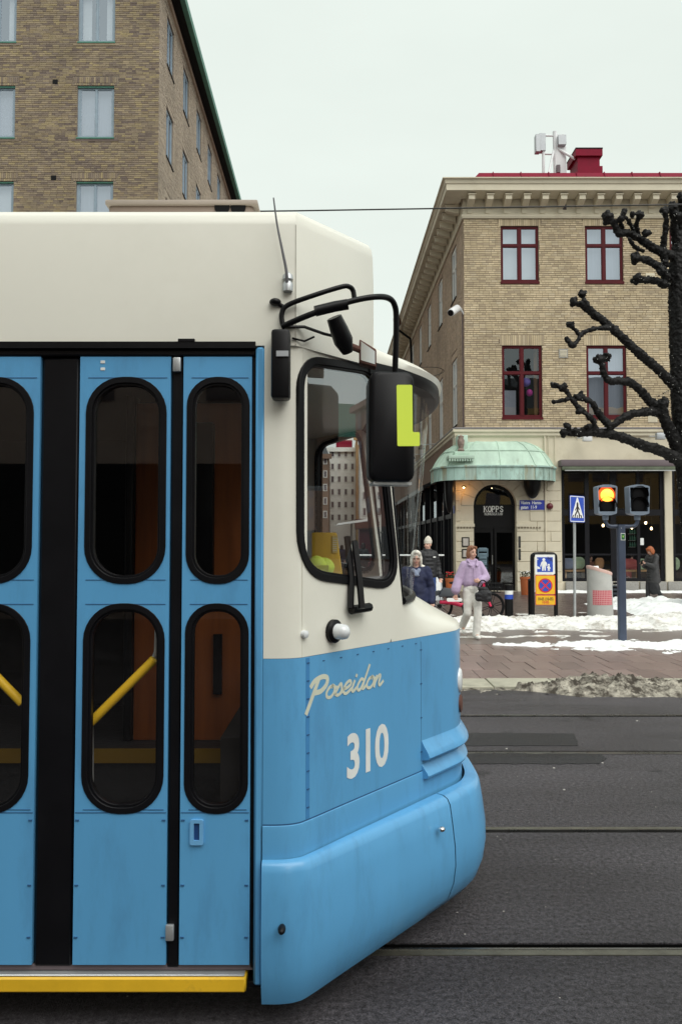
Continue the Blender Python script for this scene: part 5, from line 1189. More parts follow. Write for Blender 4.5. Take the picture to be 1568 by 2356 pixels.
def fieldC(x, y):
    e = min(1, max(0, (x - 6.9 - .25 * nz(y, 0, .8)) / .7)); f_ = min(1, max(0, (24.2 - y + .4 * nz(x, 0, .7)) / 1.2)); q = min(1, max(0, (y - 17.6) / .6))
    return (.24 * e * f_ * q + .11 * nz(x, y, 1.3) * e + .045 * nz(x, y, 5) + .02 * nz(x, y, 14) - .06) if e * f_ * q > .01 else -.05
snow('snow_field', 6.2, 13.5, 17.6, 25, .06, fieldC, M['snow'], 'broad white snow pile on the pavement right of the litter bin')
def ledge(x, y):
    t = (y - 29.0) / .6; return .10 * bump1(t) + .05 * nz(x, y, 1.7) - .03 if 6.9 < x < 14 and abs(t) < 1.2 else -.05
snow('snow_ledge', 6.6, 14, 28, 29.7, .06, ledge, M['snow'], 'narrow white snow along the granite plinth under the shopfront')
def bits(x, y): return .05 * nz(x, y, 1.2, 4) - .022 + .01 * nz(x, y, 8)
snow('snow_patches', 1.8, 7, 18.9, 20.6, .05, bits, M['snow_mid'], 'scattered snow patches under the rental bicycle')

# ------------------------------------------------------------------ pollarded tree
Q = lambda x, y, d=21.0: P(1214.4 + .281 * x, 441.6 + .281 * y, d)
RZ = .281 / 88.0 * .89
tb = []
def limb(pts, r0, r1, d0=21.0, d1=20.6):
    n = len(pts); w3 = [Q(p[0], p[1], d0 + (d1 - d0) * i / (n - 1) + random.uniform(-.05, .05)) for i, p in enumerate(pts)]
    w3 = spl(w3, 3); m = len(w3)
    for i in range(m - 1):
        ra = r0 + (r1 - r0) * i / (m - 1); rb_ = r0 + (r1 - r0) * (i + 1) / (m - 1)
        tb.append(('c', w3[i], ra * RZ, w3[i + 1], rb_ * RZ))
        if random.random() < .8:
            q = w3[i].lerp(w3[i + 1], random.random()) + Vector((random.uniform(-1, 1), random.uniform(-1, 1), random.uniform(-1, 1))) * ra * RZ * .7; s_ = ra * RZ * random.uniform(.3, .62); tb.append(('e', q, (s_, s_, s_)))
def knob(x, y, r, d=20.6):
    c = Q(x, y, d); k = r * RZ
    tb.append(('e', c, (k * .8, k * .8, k * .75)))
    for i in range(13):
        v = Vector((random.gauss(0, 1), random.gauss(0, 1), random.gauss(0, 1))).normalized() * k * random.uniform(.5, .85); s_ = k * random.uniform(.22, .5); tb.append(('e', c + v, (s_, s_, s_)))
trunk = []
tp = [(1400, 3430, 110), (1375, 3050, 98), (1330, 2700, 92), (1300, 2350, 92), (1283, 2100, 95), (1262, 1800, 98), (1252, 1500, 98), (1246, 1200, 100), (1240, 900, 100), (1230, 650, 92), (1235, 420, 62), (1240, 250, 44), (1238, 120, 34)]
for i in range(len(tp) - 1): tb.append(('c', Q(tp[i][0], tp[i][1], 21.1), tp[i][2] * RZ, Q(tp[i + 1][0], tp[i + 1][1], 21.1), tp[i + 1][2] * RZ))
limb([(1170, 520), (1040, 470), (920, 390), (800, 335), (740, 345), (705, 270), (665, 215)], 40, 26)
limb([(870, 350), (850, 290), (800, 215)], 20, 16); limb([(900, 340), (885, 260), (905, 195)], 20, 18); limb([(930, 480), (870, 450), (820, 380)], 20, 14); limb([(770, 330), (760, 270), (755, 220)], 20, 18)
for k_ in ((655, 212, 60), (755, 222, 40), (780, 165, 36), (912, 182, 40), (850, 190, 30), (965, 340, 42), (600 + 80, 240, 35)): knob(*k_)
limb([(1120, 600), (1100, 470), (1115, 360), (1128, 250), (1115, 170)], 30, 22); knob(1110, 155, 38); knob(1180, 130, 48); knob(1225, 210, 60); limb([(1200, 400), (1190, 260), (1180, 150)], 34, 30)
knob(1250, 40, 40); limb([(1240, 300), (1250, 150), (1252, 50)], 34, 24)
limb([(1130, 700), (1095, 640), (1030, 590), (960, 555), (890, 540)], 40, 30); knob(880, 540, 55)
limb([(1120, 760), (1040, 728), (960, 722), (880, 716)], 36, 28); knob(885, 716, 52); knob(1090, 650, 40)
limb([(1180, 1580), (1110, 1500), (1000, 1400), (880, 1300), (760, 1185), (650, 1090), (540, 1000), (450, 925)], 44, 34, 21, 20.2); knob(450, 915, 48, 20.2); knob(370, 900, 44, 20.2); knob(440, 838, 42, 20.2)
limb([(660, 1120), (590, 1115), (510, 1125), (440, 1160), (405, 1220), (370, 1250)], 22, 18, 20.4, 20.1); knob(320, 1210, 32, 20.1); knob(345, 1255, 34, 20.1)
limb([(420, 1165), (380, 1130), (350, 1095)], 18, 16, 20.2, 20.1); knob(345, 1092, 38, 20.1)
limb([(1100, 1760), (1010, 1730), (930, 1640), (850, 1570), (750, 1548), (670, 1550), (620, 1500), (605, 1410)], 40, 26, 20.9, 20.2); knob(575, 1375, 48, 20.2); knob(640, 1355, 46, 20.2); knob(820, 1530, 26, 20.5); knob(950, 1625, 26, 20.6)
limb([(1230, 2120), (1160, 1960), (1110, 1850), (1095, 1750)], 56, 44, 21.1, 20.8); knob(1105, 1725, 58, 20.8)
limb([(1110, 1820), (1010, 1800), (930, 1805), (830, 1825), (750, 1865), (680, 1915), (610, 1860), (560, 1790), (520, 1725), (440, 1690)], 40, 24, 20.9, 20.3); knob(420, 1680, 46, 20.3); knob(660, 1910, 40, 20.4)
limb([(1240, 2210), (1150, 2150), (1050, 2110), (900, 2060), (720, 1995), (560, 1970), (430, 1972), (340, 1972)], 54, 32, 21, 20.3); knob(290, 1972, 40, 20.3); knob(320, 1920, 36, 20.3); knob(380, 1960, 40, 20.3)
limb([(550, 1960), (530, 1880), (470, 1815), (400, 1755), (350, 1690), (300, 1620)], 26, 20, 20.4, 20.2); knob(280, 1600, 40, 20.2); knob(210, 1578, 32, 20.2); limb([(280, 1600), (210, 1578)], 22, 20, 20.2, 20.2)
limb([(320, 1700), (270, 1712), (215, 1720)], 18, 16, 20.2, 20.2); knob(212, 1720, 26, 20.2); knob(487, 1925, 34, 20.3); knob(410, 1800, 34, 20.3)
limb([(1190, 1600), (1040, 1685), (920, 1730)], 5, 3, 20.9, 20.6)
tree = empty('pollarded_tree', Q(1395, 3430, 21.1), 'black knobbly pollarded street tree with bare stub branches', 'tree')
tr = blob('trunk', tb, M['bark'], tree, vox=.024, smooth=2, disp=lambda c: .026 * noise.noise(c * 9) + .020 * noise.noise(c * 19) + .012 * noise.noise(c * 38) + (.016 if noise.noise(c * 15) > .3 else 0))
b = MB(); vv = tr.data.vertices
cand = random.sample(range(len(vv)), 1600); kk = 0
for i in cand:
    c = Vector(vv[i].co); n_ = Vector(vv[i].normal)
    if n_.y > .2: continue
    if noise.noise(c * 1.6) < .05: continue
    s_ = random.uniform(.006, .013); c = c + n_ * .008; kk += 1
    b.add([c + Vector((s_, 0, 0)), c - Vector((s_, 0, 0)), c + Vector((0, s_, 0)), c - Vector((0, s_, 0)), c + Vector((0, 0, s_)), c - Vector((0, 0, s_))], [(0, 2, 4), (2, 1, 4), (1, 3, 4), (3, 0, 4), (2, 0, 5), (1, 2, 5), (3, 1, 5), (0, 3, 5)])
    if kk > 210: break
b.build('string_lights', mat('unlitbulb', (.72, .72, .68), .3), fixn=False, label='tiny unlit white string lights wound over the black tree', cat='string lights', kind='stuff')

# ------------------------------------------------------------------ street furniture
# traffic light
d = 14.0; base = G(1428, 1483)
tl = empty('traffic_light', (base.x, base.y, 0), 'dark blue traffic light pole with two heads, one showing red', 'traffic light')
d = base.y; p0, p1 = P(1420.5, 1485, d), P(1436.5, 1207, d); cx_ = (p0.x + p1.x) / 2; w_ = .062
b = MB(); b.shape([rrect(-w_, w_, -w_, w_, .018, 4)], lambda a, o, z: Vector((cx_ + a, d + z, o)), 0, p1.z); b.build('pole', M['slate_metal'], tl, smooth=40)
b = MB(); q0, q1 = P(1424, 1243, d), P(1434, 1227, d); b.box(q0.x, q1.x, d - w_ - .004, d - w_ + .001, q0.z, q1.z); st = b.build('sticker', M['letter'], tl)
b = MB(); b.box(q0.x + .008, q1.x - .008, d - w_ - .006, d - w_ - .003, q0.z + .01, q1.z - .01); b.build('sticker_face', mat('stk', (.01, .10, .04), .5), st)
b = MB(); e_ = (q1.x - q0.x) / 2; xm_ = (q0.x + q1.x) / 2; zm_ = (q0.z + q1.z) / 2; b.add([(xm_ - .018, d - w_ - .0065, zm_ + .02), (xm_ + .018, d - w_ - .0065, zm_ + .02), (xm_, d - w_ - .0065, zm_ - .025)], [(0, 1, 2)]); b.build('sticker_mark', mat('stkg', (.3, .6, .1), .5), st)
for v in (1215, 1227): b = MB(); b.ell(P(1428, v, d - w_), (.008, .006, .008), 8, 6); b.build('bolt', M['zinc'], tl)
for k, (u0, u1) in enumerate(((1368, 1414), (1440, 1488))):
    um = (u0 + u1) / 2; hd = Fr((0, d, 0), (1, 0, 0), (0, -1, 0)); a0, a1 = hd.px(u0, 1150)[0], hd.px(u1, 1150)[0]; zb, zt = hd.px(um, 1186)[1], hd.px(um, 1116)[1]
    am_ = (a0 + a1) / 2
    out = [(a0 + .015, zb + .03), (am_ - .06, zb), (am_ + .06, zb), (a1 - .015, zb + .03), (a1, zt - .03), (am_ + .07, zt), (am_ - .07, zt), (a0, zt - .03)]
    inn = [(a0 + .035, zb + .065), (a1 - .035, zb + .065), (a1 - .022, zt - .05), (a0 + .022, zt - .05)]
    b = MB(); b.shape([rpoly(out, .02, 4), rpoly(inn, .01, 3)], hd, .12, -.10); hh = b.build('signal_head', M['head_grey'], tl, smooth=30)
    b = MB(); b.shape([rpoly([(p[0] * .999 + am_ * .001, p[1]) for p in inn], .01, 3)], hd, .06, .05); b.build('face', M['black'], hh)
    b = MB(); b.shape([rpoly(out, .02, 4)], hd, -.098, -.11); b.build('back_shell', M['head_grey'], hh)
    for zz, lit in ((zt - .175, True), (zb + .17, False)):
        c = hd(am_ - .0, .062, zz); rr_ = .135
        if lit and k == 0:
            b = MB(); b.lathe([(.148, 0), (.148, .004), (.145, .012), (.10, .018)], c, 28, (0, -1, 0)); b.build('lens_rim', M['redlamp'], hh, smooth=50)
            b = MB(); b.lathe([(.118, .014), (.10, .030), (.06, .040), (.001, .044)], c + Vector((.008, 0, -.008)), 28, (0, -1, 0)); b.build('lens', M['redglow'], hh, smooth=60)
        else:
            b = MB(); b.lathe([(.135, 0), (.13, .010), (.08, .02), (.001, .024)], c, 28, (0, -1, 0)); b.build('lens', M['soffit'], hh, smooth=60)
        if lit and k == 0: continue
        rg = [[c + Vector((r_ * math.cos(t), -o_, r_ * math.sin(t))) for t in [R(-10 + 200 * j / 16) for j in range(17)]] for r_, o_ in ((.15, 0), (.152, .10))]
        b = MB(); b.loft(rg, False); b.build('hood', M['black'], hh, smooth=60)
    b = MB(); b.box(am_ + .06, am_ + .115, d - .063, d - .061, (zb + zt) / 2 - .03, (zb + zt) / 2 - .022); b.build('mark', M['zinc'], hh)
    b = MB(); b.lathe([(.035, -.02), (.05, -.02), (.055, .05), (.04, .07)], hd(am_, 0, zb - .06), 14); b.build('collar', M['head_grey'], hh, smooth=40)
    sg = 1 if k else -1; xe = am_; zz = hd.px(um, 1211)[1]
    b = MB(); b.tube(spl([(cx_ + sg * .05, d, zz), (xe - sg * .09, d, zz), (xe - sg * .03, d, zz + .025), (xe, d, zz + .09), (xe, d, zb - .05)], 5), .033, 10); b.build('arm', M['slate_metal'], tl, smooth=60)
# zebra crossing sign
bs = G(1321, 1424); zsn = empty('crossing_sign', (bs.x, bs.y, 0), 'blue pedestrian crossing sign on a thin grey pole', 'traffic sign'); d = bs.y
b = MB(); b.cyl((bs.x, d, 0), (P(1320, 1145, d).x, d, P(1320, 1145, d).z), .033, n=12); b.build('pole', M['zinc'], zsn, smooth=60)
zf_ = Fr((P(1303, 1170, d).x, d - .08, 0), (.62, .78, 0), (.78, -.62, 0))
z0, z1 = P(1310, 1202, d - .05).z, P(1310, 1141, d - .05).z; W_ = .60
zf_ = Fr((P(1303, 1170, d).x - .02, d - .32, 0), (.76, .65, 0), (.65, -.76, 0)); 
b = MB(); b.shape([rrect(0, W_, z0, z1, .03)], zf_, 0, -.004); pl_ = b.build('plate', M['signblue'], zsn)
b = MB(); b.shape([rrect(0, W_, z0, z1, .03)], zf_, -.006, -.05); b.build('back_box', M['soffit'], zsn)
b = MB(); b.shape([rrect(.012, W_ - .012, z0 + .012, z1 - .012, .03), rrect(.03, W_ - .03, z0 + .03, z1 - .03, .02)], zf_, .002, .001); b.build('border', M['signwhite'], pl_)
hh_ = z1 - z0
b = MB(); b.shape([[(.06, z0 + .17 * hh_), (W_ - .06, z0 + .17 * hh_), (W_ / 2 + .02, z0 + .93 * hh_), (W_ / 2 - .02, z0 + .93 * hh_)]], zf_, .003, .001); b.build('triangle', M['signwhite'], pl_)
b = MB(); mfx = W_ / 2
def seg(p, q, w): ribbon(b, [p, q], w, zf_, .0045)
b.shape([circ(mfx, z0 + .70 * hh_, .035)], zf_, .0045, .004)
for (p, q, w) in (((mfx, z0 + .64 * hh_), (mfx, z0 + .46 * hh_), .075), ((mfx, z0 + .46 * hh_), (mfx - .10, z0 + .26 * hh_), .045), ((mfx, z0 + .46 * hh_), (mfx + .09, z0 + .26 * hh_), .045), ((mfx, z0 + .62 * hh_), (mfx - .09, z0 + .46 * hh_), .03), ((mfx, z0 + .62 * hh_), (mfx + .08, z0 + .48 * hh_), .03)): seg(p, q, w)
for i in range(5): ribbon(b, [(.10 + .09 * i, z0 + .18 * hh_), (.125 + .08 * i, z0 + .25 * hh_)], .04, zf_, .0042)
b.build('walker_symbol', M['ink'], pl_, fixn=False)
# two-sign frame
bs = G(1251, 1426); d = bs.y; sf = empty('sign_frame', (bs.x, d, 0), 'black tube frame carrying a blue family sign and yellow no-stopping signs', 'traffic sign')
xa, xb = P(1224.5, 1426, d).x, P(1278, 1426, d).x; zt = P(1250, 1275, d).z
b = MB(); b.tube(spl([(xa, d, 0), (xa, d, .8), (xa, d, zt - .10), (xa + .03, d, zt - .02), (xa + .10, d, zt), (xb - .10, d, zt), (xb - .03, d, zt - .02), (xb, d, zt - .10), (xb, d, .8), (xb, d, 0)], 5), .048, 12); b.build('frame', M['black'], sf, smooth=60)
b = MB(); b.cyl((xa + .12, d + .8, 0), (xa + .12, d + .8, .9), .04); b.cyl((xa + .12, d + .8, .88), (xa, d, .95), .03); b.build('back_leg', M['black'], sf, smooth=50)
sfr = Fr((0, d - .03, 0), (1, 0, 0), (0, -1, 0)); px = sfr.px
def plate(u0, u1, v0, v1, m, o=.02, r=.02, nm='plate', par_=None):
    a0, zz1 = px(u0, v0); a1, zz0 = px(u1, v1); b = MB(); b.shape([rrect(a0, a1, zz0, zz1, r)], sfr, o, o - .006); return b.build(nm, m, par_ or sf)
pl_ = plate(1229, 1275, 1276, 1321, M['signwhite'], .03); plate(1233.5, 1270, 1282, 1316, M['signblue'], .032, .006, 'blue_field', pl_)
b = MB()
def fp(u, v): return px(u, v)
b.shape([circ(*fp(1249, 1287.5), .035, 14)], sfr, .0345, .0335)
lp = [fp(*q) for q in ((1246, 1291), (1252, 1291), (1255.5, 1294), (1257, 1302), (1255, 1303), (1253.5, 1297), (1253.5, 1313), (1250.5, 1313), (1249.5, 1302), (1248, 1313), (1245, 1313), (1245, 1297), (1242.5, 1304), (1240.5, 1303), (1243, 1294))]
b.shape([lp], sfr, .0345, .0335)
b.shape([circ(*fp(1260.5, 1299.5), .024, 12)], sfr, .0345, .0335)
lp = [fp(*q) for q in ((1259, 1302), (1262, 1302), (1265, 1308), (1263, 1308), (1263, 1313.5), (1261, 1313.5), (1260.5, 1309), (1259.5, 1313.5), (1258, 1313.5), (1258, 1307), (1256, 1306), (1257, 1304))]
b.shape([lp], sfr, .0345, .0335); b.build('family_symbol', M['signwhite'], pl_)
b = MB(); b.shape([[fp(*q) for q in ((1234, 1302), (1241, 1306), (1241, 1309), (1234, 1309))]], sfr, .034, .033); b.shape([rpoly([fp(*q) for q in ((1234, 1285), (1237, 1286), (1234, 1289))], .003, 2)], sfr, .034, .033); b.build('car_symbol', M['signwhite'], pl_)
b = MB()
for k in range(7):
    q = fp(1262 + random.uniform(-2, 6), 1286 + random.uniform(-2, 5)); q2 = (q[0] + random.uniform(-.05, .05), q[1] + random.uniform(-.05, .05)); ribbon(b, [q, q2], .008, sfr, .036 + k * .0003)
b.build('scribble', M['ink'], pl_, fixn=False)
pr_ = plate(1229.5, 1276, 1323, 1368, M['signred'], .03); plate(1231, 1274.5, 1324.5, 1366.5, M['signyellow'], .032, .015, 'yellow_field', pr_)
c = fp(1252.5, 1347); rr_ = .165
b = MB(); b.shape([circ(*c, rr_, 32)], sfr, .034, .033); b.build('red_disc', M['signred'], pr_)
b = MB(); b.shape([circ(*c, rr_ - .03, 32)], sfr, .036, .035); b.build('blue_disc', M['signblue'], pr_)
b = MB(); k = (rr_ - .02) * .707; ribbon(b, [(c[0] - k, c[1] - k), (c[0] + k, c[1] + k)], .03, sfr, .038); ribbon(b, [(c[0] - k, c[1] + k), (c[0] + k, c[1] - k)], .03, sfr, .0385); b.build('red_cross', M['signred'], pr_, fixn=False)
pt = plate(1230, 1276.5, 1369, 1392, M['signred'], .03); plate(1231.2, 1275, 1370.2, 1390.8, M['signyellow'], .032, .012, 'yellow_field', pt)
q = fp(1253, 1379); text('lettering', '10-05 (10-05)', sfr, q[0], q[1] - .02, .095, .034, M['ink'], pt, bold=.002, sx=.68)
q = fp(1253, 1387); text('lettering', '10-05', sfr, q[0], q[1] - .015, .095, .034, M['signred'], pt, bold=.002, sx=.75)
# bollard
bs = G(1170, 1424); bo = empty('bollard', (bs.x, bs.y, 0), 'black bollard with white and blue bands beside the bicycle wheel', 'bollard'); hB = P(1170, 1346, bs.y).z
def bz(v): return P(1170, v, bs.y).z
for (v0, v1, m_, nm, dr) in ((1430, 1378, 'black', 'shaft', 0), (1378, 1367.5, 'signblue', 'blue_band', .002), (1367.5, 1358.5, 'signwhite', 'white_band', .002), (1358.5, 1348, 'black', 'shaft', 0)):
    b = MB(); b.lathe([(.098 + dr, bz(v0)), (.098 + dr, bz(v1))], (bs.x, bs.y, 0), 20); b.build(nm, M[m_], bo, smooth=40)
b = MB(); b.lathe([(.105, bz(1348)), (.108, bz(1346.5)), (.10, bz(1345)), (.04, bz(1344.2)), (.001, bz(1344))], (bs.x, bs.y, 0), 20); b.build('cap', M['black'], bo, smooth=40)
# litter bin: leaning concrete drum with slanted mouth
bs = G(1380, 1421); d = bs.y; bn = empty('litter_bin', (bs.x, d, 0), 'grey concrete litter bin with slanted pink rim and red grid patch', 'bin')
def bring(z, rx, x, tilt=0): return [Vector((x + rx * math.cos(t), d + .28 * math.sin(t) * rx / .30, z - tilt * math.cos(t))) for t in [2 * math.pi * j / 32 for j in range(32)]]
xb0, xb1 = P(1351, 1421, d).x, P(1409, 1421, d).x; xt0, xt1 = P(1349, 1305, d).x, P(1405, 1322, d).x
xb, rb0 = (xb0 + xb1) / 2, (xb1 - xb0) / 2; xt, rt0 = (xt0 + xt1) / 2, (xt1 - xt0) / 2; ztp = P(1378, 1312, d).z; tl_ = .085
b = MB(); b.loft([bring(.02, rb0, xb), bring(.06, rb0, xb)] + [bring(.06 + (ztp - .06) * k / 6, rb0 + (rt0 - rb0) * k / 6, xb + (xt - xb) * k / 6, tl_ * k / 6) for k in range(1, 7)], True, True); bd = b.build('body', M['concrete'], bn, smooth=40)
b = MB(); b.loft([bring(ztp - .045, rt0 + .004, xt, tl_), bring(ztp + .005, rt0 + .012, xt, tl_), bring(ztp + .035, rt0 - .0, xt, tl_), bring(ztp + .035, rt0 - .05, xt, tl_), bring(ztp - .02, rt0 - .07, xt, tl_)], True); b.build('rim', M['pinkrim'], bn, smooth=50)
b = MB(); b.loft([bring(ztp - .0, rt0 - .06, xt, tl_), bring(ztp + .01, rt0 - .10, xt, tl_), bring(ztp + .02, .02, xt, tl_)], True, True); b.build('snow_on_top', M['snow'], bn, smooth=50)
b = MB(); b.box(xb0 - .16, xb1 + .1, d - .32, d + .32, 0, .03); b.build('base_plate', M['soffit'], bn)
def bsurf(a, z, o):                         # a: angle around the drum
    k = (z - .06) / (ztp - .06); rr_ = rb0 + (rt0 - rb0) * k + o; return Vector((xb + (xt - xb) * k + rr_ * math.sin(a), d - .28 / .30 * rr_ * math.cos(a), z))
zg0, zg1 = P(1380, 1392, d - .2).z, P(1380, 1358, d - .2).z
b = MB(); b.loft([[bsurf(R(-50 + 5 * i), z, .003) for i in range(21)] for z in (zg0, zg1)], False); pt = b.build('red_patch', M['pinkpatch'], bn, smooth=40)
for r_ in range(8):
    for c_ in range(13):
        a_ = R(-48 + 7.6 * c_); zz = zg0 + .012 + (zg1 - zg0) * r_ / 8; hh_ = (zg1 - zg0) / 8 * .62; b = MB(); e = R(2.3)
        b.add([bsurf(a_, zz, .006), bsurf(a_ + 2 * e, zz, .006), bsurf(a_ + 2 * e, zz + hh_, .006), bsurf(a_, zz + hh_, .006)], [(0, 1, 2, 3)]); b.build('grid_square', M['redgrid'], pt)
# dark crate behind the bin
p0 = G(1408, 1378); b = MB(); q1 = P(1420, 1348, p0.y)
b.box(p0.x, q1.x + .15, p0.y, p0.y + .4, 0, q1.z); cr = b.build('crate', mat('crate', (.05, .065, .085), .6, 0, .3, 8), bevel=.02, label='dark blue-grey crate standing just behind the litter bin', cat='crate')
for k in range(5): b = MB(); b.box(p0.x + .02, q1.x + .13, p0.y - .012, p0.y - .002, .08 + k * .13, .14 + k * .13); b.build('slat', M['soffit'], cr)
# overhead wire
b = MB(); b.tube([P(-600, 500, 14), P(680, 485, 14), P(1568, 470.5, 14), P(2600, 452, 14)], .0135, 8); b.build('overhead_wire', M['wire'], label='black overhead wire stretched across the sky and cornice', cat='wire')
b = MB(); b.tube(spl([P(925, 850, 34), P(950, 846, 34), P(1000, 845, 33), P(1020, 852, 33), P(1012, 860, 33), P(975, 872, 36)], 4), .012, 6); b.build('light_string', M['wire'], label='thin dark cable looping on the side wall of the corner building', cat='cable')

# ------------------------------------------------------------------ rental bicycle
bd_ = 18.9; bk = empty('rental_bicycle', G(1070, 1424), 'red and grey rental bicycle parked behind the woman in lilac', 'bicycle')
def BP(u, v, dd=0): return P(u, v, bd_ + dd)
for (u, v, rr_, dd) in ((1010, 1394.5, 29.5, .25), (1129, 1395, 29.5, -.05)):
    c = BP(u, v, dd); r3 = rr_ / F * (bd_ + dd); ax = Vector((.12, -1, 0)).normalized(); ex = Vector((1, .12, 0)).normalized()
    pts = [c + ex * r3 * math.cos(t) + Vector((0, 0, r3 * math.sin(t))) for t in [2 * math.pi * j / 40 for j in range(40)]]
    b = MB(); b.tube(pts, .024, 8, True); wh = b.build('wheel', M['rubber'], bk, smooth=60)
    b = MB(); b.tube([c + (p - c) * .90 for p in pts], .012, 6, True); b.build('rim', M['black'], wh, smooth=60)
    b = MB()
    for k in range(6):
        for e in (-.12, .12):
            t = 2 * math.pi * k / 6 + .3; b.cyl(c + ex * .03 * math.cos(t + e * 4) + Vector((0, 0, .03 * math.sin(t + e * 4))), c + ex * r3 * .9 * math.cos(t + e) + Vector((0, 0, r3 * .9 * math.sin(t + e))), .007, n=5)
    b.build('spokes', M['black'], wh)
    b = MB(); b.lathe([(.05, -.05), (.05, .05)], c, 14, ax); b.build('hub', M['black'], wh, smooth=40)
b = MB(); b.tube([BP(1011, 1385, .2), BP(1040, 1387, .15), BP(1068, 1394, .1)], [.045, .05, .055], 10); fr_ = b.build('frame', M['bikered'], bk, smooth=50)
b = MB(); b.tube(spl([BP(1066, 1394, .1), BP(1085, 1392, .05), BP(1102, 1372, 0), BP(1112, 1348, -.02), BP(1110, 1336, -.02)], 5), .032, 10); b.build('down_tube', M['bikered'], bk, smooth=60)
b = MB(); b.tube([BP(1115, 1366, -.1), BP(1122, 1380, -.1), BP(1128, 1395, -.1)], .028, 8); b.build('fork', M['bikered'], bk, smooth=60)
b = MB(); b.tube([BP(1060, 1392, .1), BP(1052, 1360, .12), BP(1048, 1343, .12)], .018, 8); b.build('seat_post', M['black'], bk, smooth=60)
b = MB(); b.ell(BP(1046, 1341, .12), (.15, .08, .035)); b.build('saddle', M['rubber'], bk, smooth=60)
b = MB(); c = BP(1010, 1394.5, .25); r3 = 35 / F * bd_; b.loft([[c + Vector((r3 * k * math.cos(t), y_, r3 * k * math.sin(t))) for t in [R(10 + 130 * j / 14) for j in range(15)]] for k, y_ in ((.72, -.06), (1.0, -.06), (1.05, 0), (1.0, .06), (.72, .06))], False); b.build('rear_mudguard', mat('fender', (.045, .05, .06), .5), bk, smooth=60)
q0, q1 = BP(1008, 1374, .1), BP(1050, 1352, .1); b = MB(); b.hexa([(q0.x, bd_ + .05, q0.z), (q1.x + .1, bd_ + .05, q0.z + .02), (q1.x + .1, bd_ + .22, q0.z + .02), (q0.x, bd_ + .22, q0.z), (q0.x + .1, bd_ + .05, q1.z), (q1.x - .1, bd_ + .05, q1.z - .02), (q1.x - .1, bd_ + .22, q1.z - .02), (q0.x + .1, bd_ + .22, q1.z)]); b.build('skirt_guard', mat('skirtg', (.05, .055, .065), .6), bk, bevel=.03)
q0, q1 = BP(1027, 1384, -.02), BP(1062, 1376, -.02); b = MB(); b.shape([rrect(q0.x, q1.x, q0.z, q1.z, .03)], lambda a, o, z: Vector((a, bd_ - .0 + o, z)), -.03, .0); b.build('name_panel', M['signwhite'], bk)
b = MB(); b.tube([BP(1112, 1338, -.02), BP(1116, 1326, 0), BP(1108, 1318, .2)], .014, 8); b.tube([BP(1116, 1326, 0), BP(1104, 1322, -.3)], .014, 8); b.build('handlebar', M['black'], bk, smooth=50)
q0, q1 = BP(1112, 1362, 0), BP(1152, 1342, 0); b = MB()
for zz in (q0.z, (q0.z + q1.z) / 2, q1.z):
    k = .75 + .25 * (zz - q0.z) / (q1.z - q0.z); xm_ = (q0.x + q1.x) / 2; h_ = (q1.x - q0.x) / 2 * k; b.tube([(xm_ - h_, bd_ - .15, zz), (xm_ + h_, bd_ - .15, zz), (xm_ + h_, bd_ + .18, zz), (xm_ - h_, bd_ + .18, zz)], .009, 6, True)
for i in range(5):
    for y_ in (-.15, .18): xm_ = (q0.x + q1.x) / 2; h_ = (q1.x - q0.x) / 2; t = -1 + .5 * i; b.cyl((xm_ + h_ * .75 * t, bd_ + y_, q0.z), (xm_ + h_ * t, bd_ + y_, q1.z), .006, n=5)
b.build('basket', M['black'], bk)
b = MB(); b.cyl(BP(1062, 1394, .05), BP(1068, 1423, -.05), .012); b.build('kickstand', M['black'], bk)
b = MB(); b.lathe([(.07, -.02), (.07, .02)], BP(1069, 1395, .02), 16, (.12, -1, 0)); b.cyl(BP(1069, 1395, 0), BP(1080, 1404, -.03), .012); b.box(*(lambda q: (q.x - .05, q.x + .05, q.y - .04, q.y + .04, q.z - .012, q.z + .012))(BP(1081, 1405, -.05))); b.build('crank', M['black'], bk)

# ------------------------------------------------------------------ door front clutter
for k, (u0, u1, v0, v1, lab) in enumerate(((1196, 1222, 1327, 1364, 'terracotta planter with dry flowers right of the arched door'), (1024, 1046, 1330, 1352, 'terracotta planter with red flowers left of the arched door'))):
    dd = 27.5 if k == 0 else 26.5; p0, p1 = P(u0, v1, dd), P(u1, v0, dd); xm_ = (p0.x + p1.x) / 2; r_ = (p1.x - p0.x) / 2
    po = empty('planter', (xm_, dd, 0), lab, 'planter', 'planters by the door')
    b = MB(); b.lathe([(r_ * .8, .03), (r_ * .85, .05), (r_, p1.z - .08), (r_ * 1.06, p1.z - .08), (r_ * 1.06, p1.z), (r_ * .9, p1.z), (r_ * .88, p1.z - .06)], (xm_, dd, 0), 20); b.build('pot', M['terracotta'], po, smooth=30)
    b = MB()
    for i in range(90):
        a = random.uniform(0, 6.28); rr_ = r_ * math.sqrt(random.random()); h_ = random.uniform(.05, .22); c = Vector((xm_ + rr_ * math.cos(a), dd + rr_ * math.sin(a), p1.z - .05 + h_)); s_ = random.uniform(.02, .045)
        v1_ = Vector((random.gauss(0, 1), random.gauss(0, 1), random.gauss(0, 1))).normalized() * s_; v2_ = Vector((random.gauss(0, 1), random.gauss(0, 1), random.gauss(0, 1))).normalized() * s_; b.add([c - v1_, c + v2_, c + v1_, c - v2_], [(0, 1, 2, 3)])
    b.build('foliage', M['leafdark'], po, fixn=False)
    b = MB()
    for i in range(26):
        a = random.uniform(0, 6.28); rr_ = r_ * math.sqrt(random.random()); c = Vector((xm_ + rr_ * math.cos(a), dd + rr_ * math.sin(a), p1.z + random.uniform(.05, .2))); b.ell(c, (.022, .022, .018), 6, 4)
    b.build('blooms', M['signwhite'] if k == 0 else M['signred'], po)
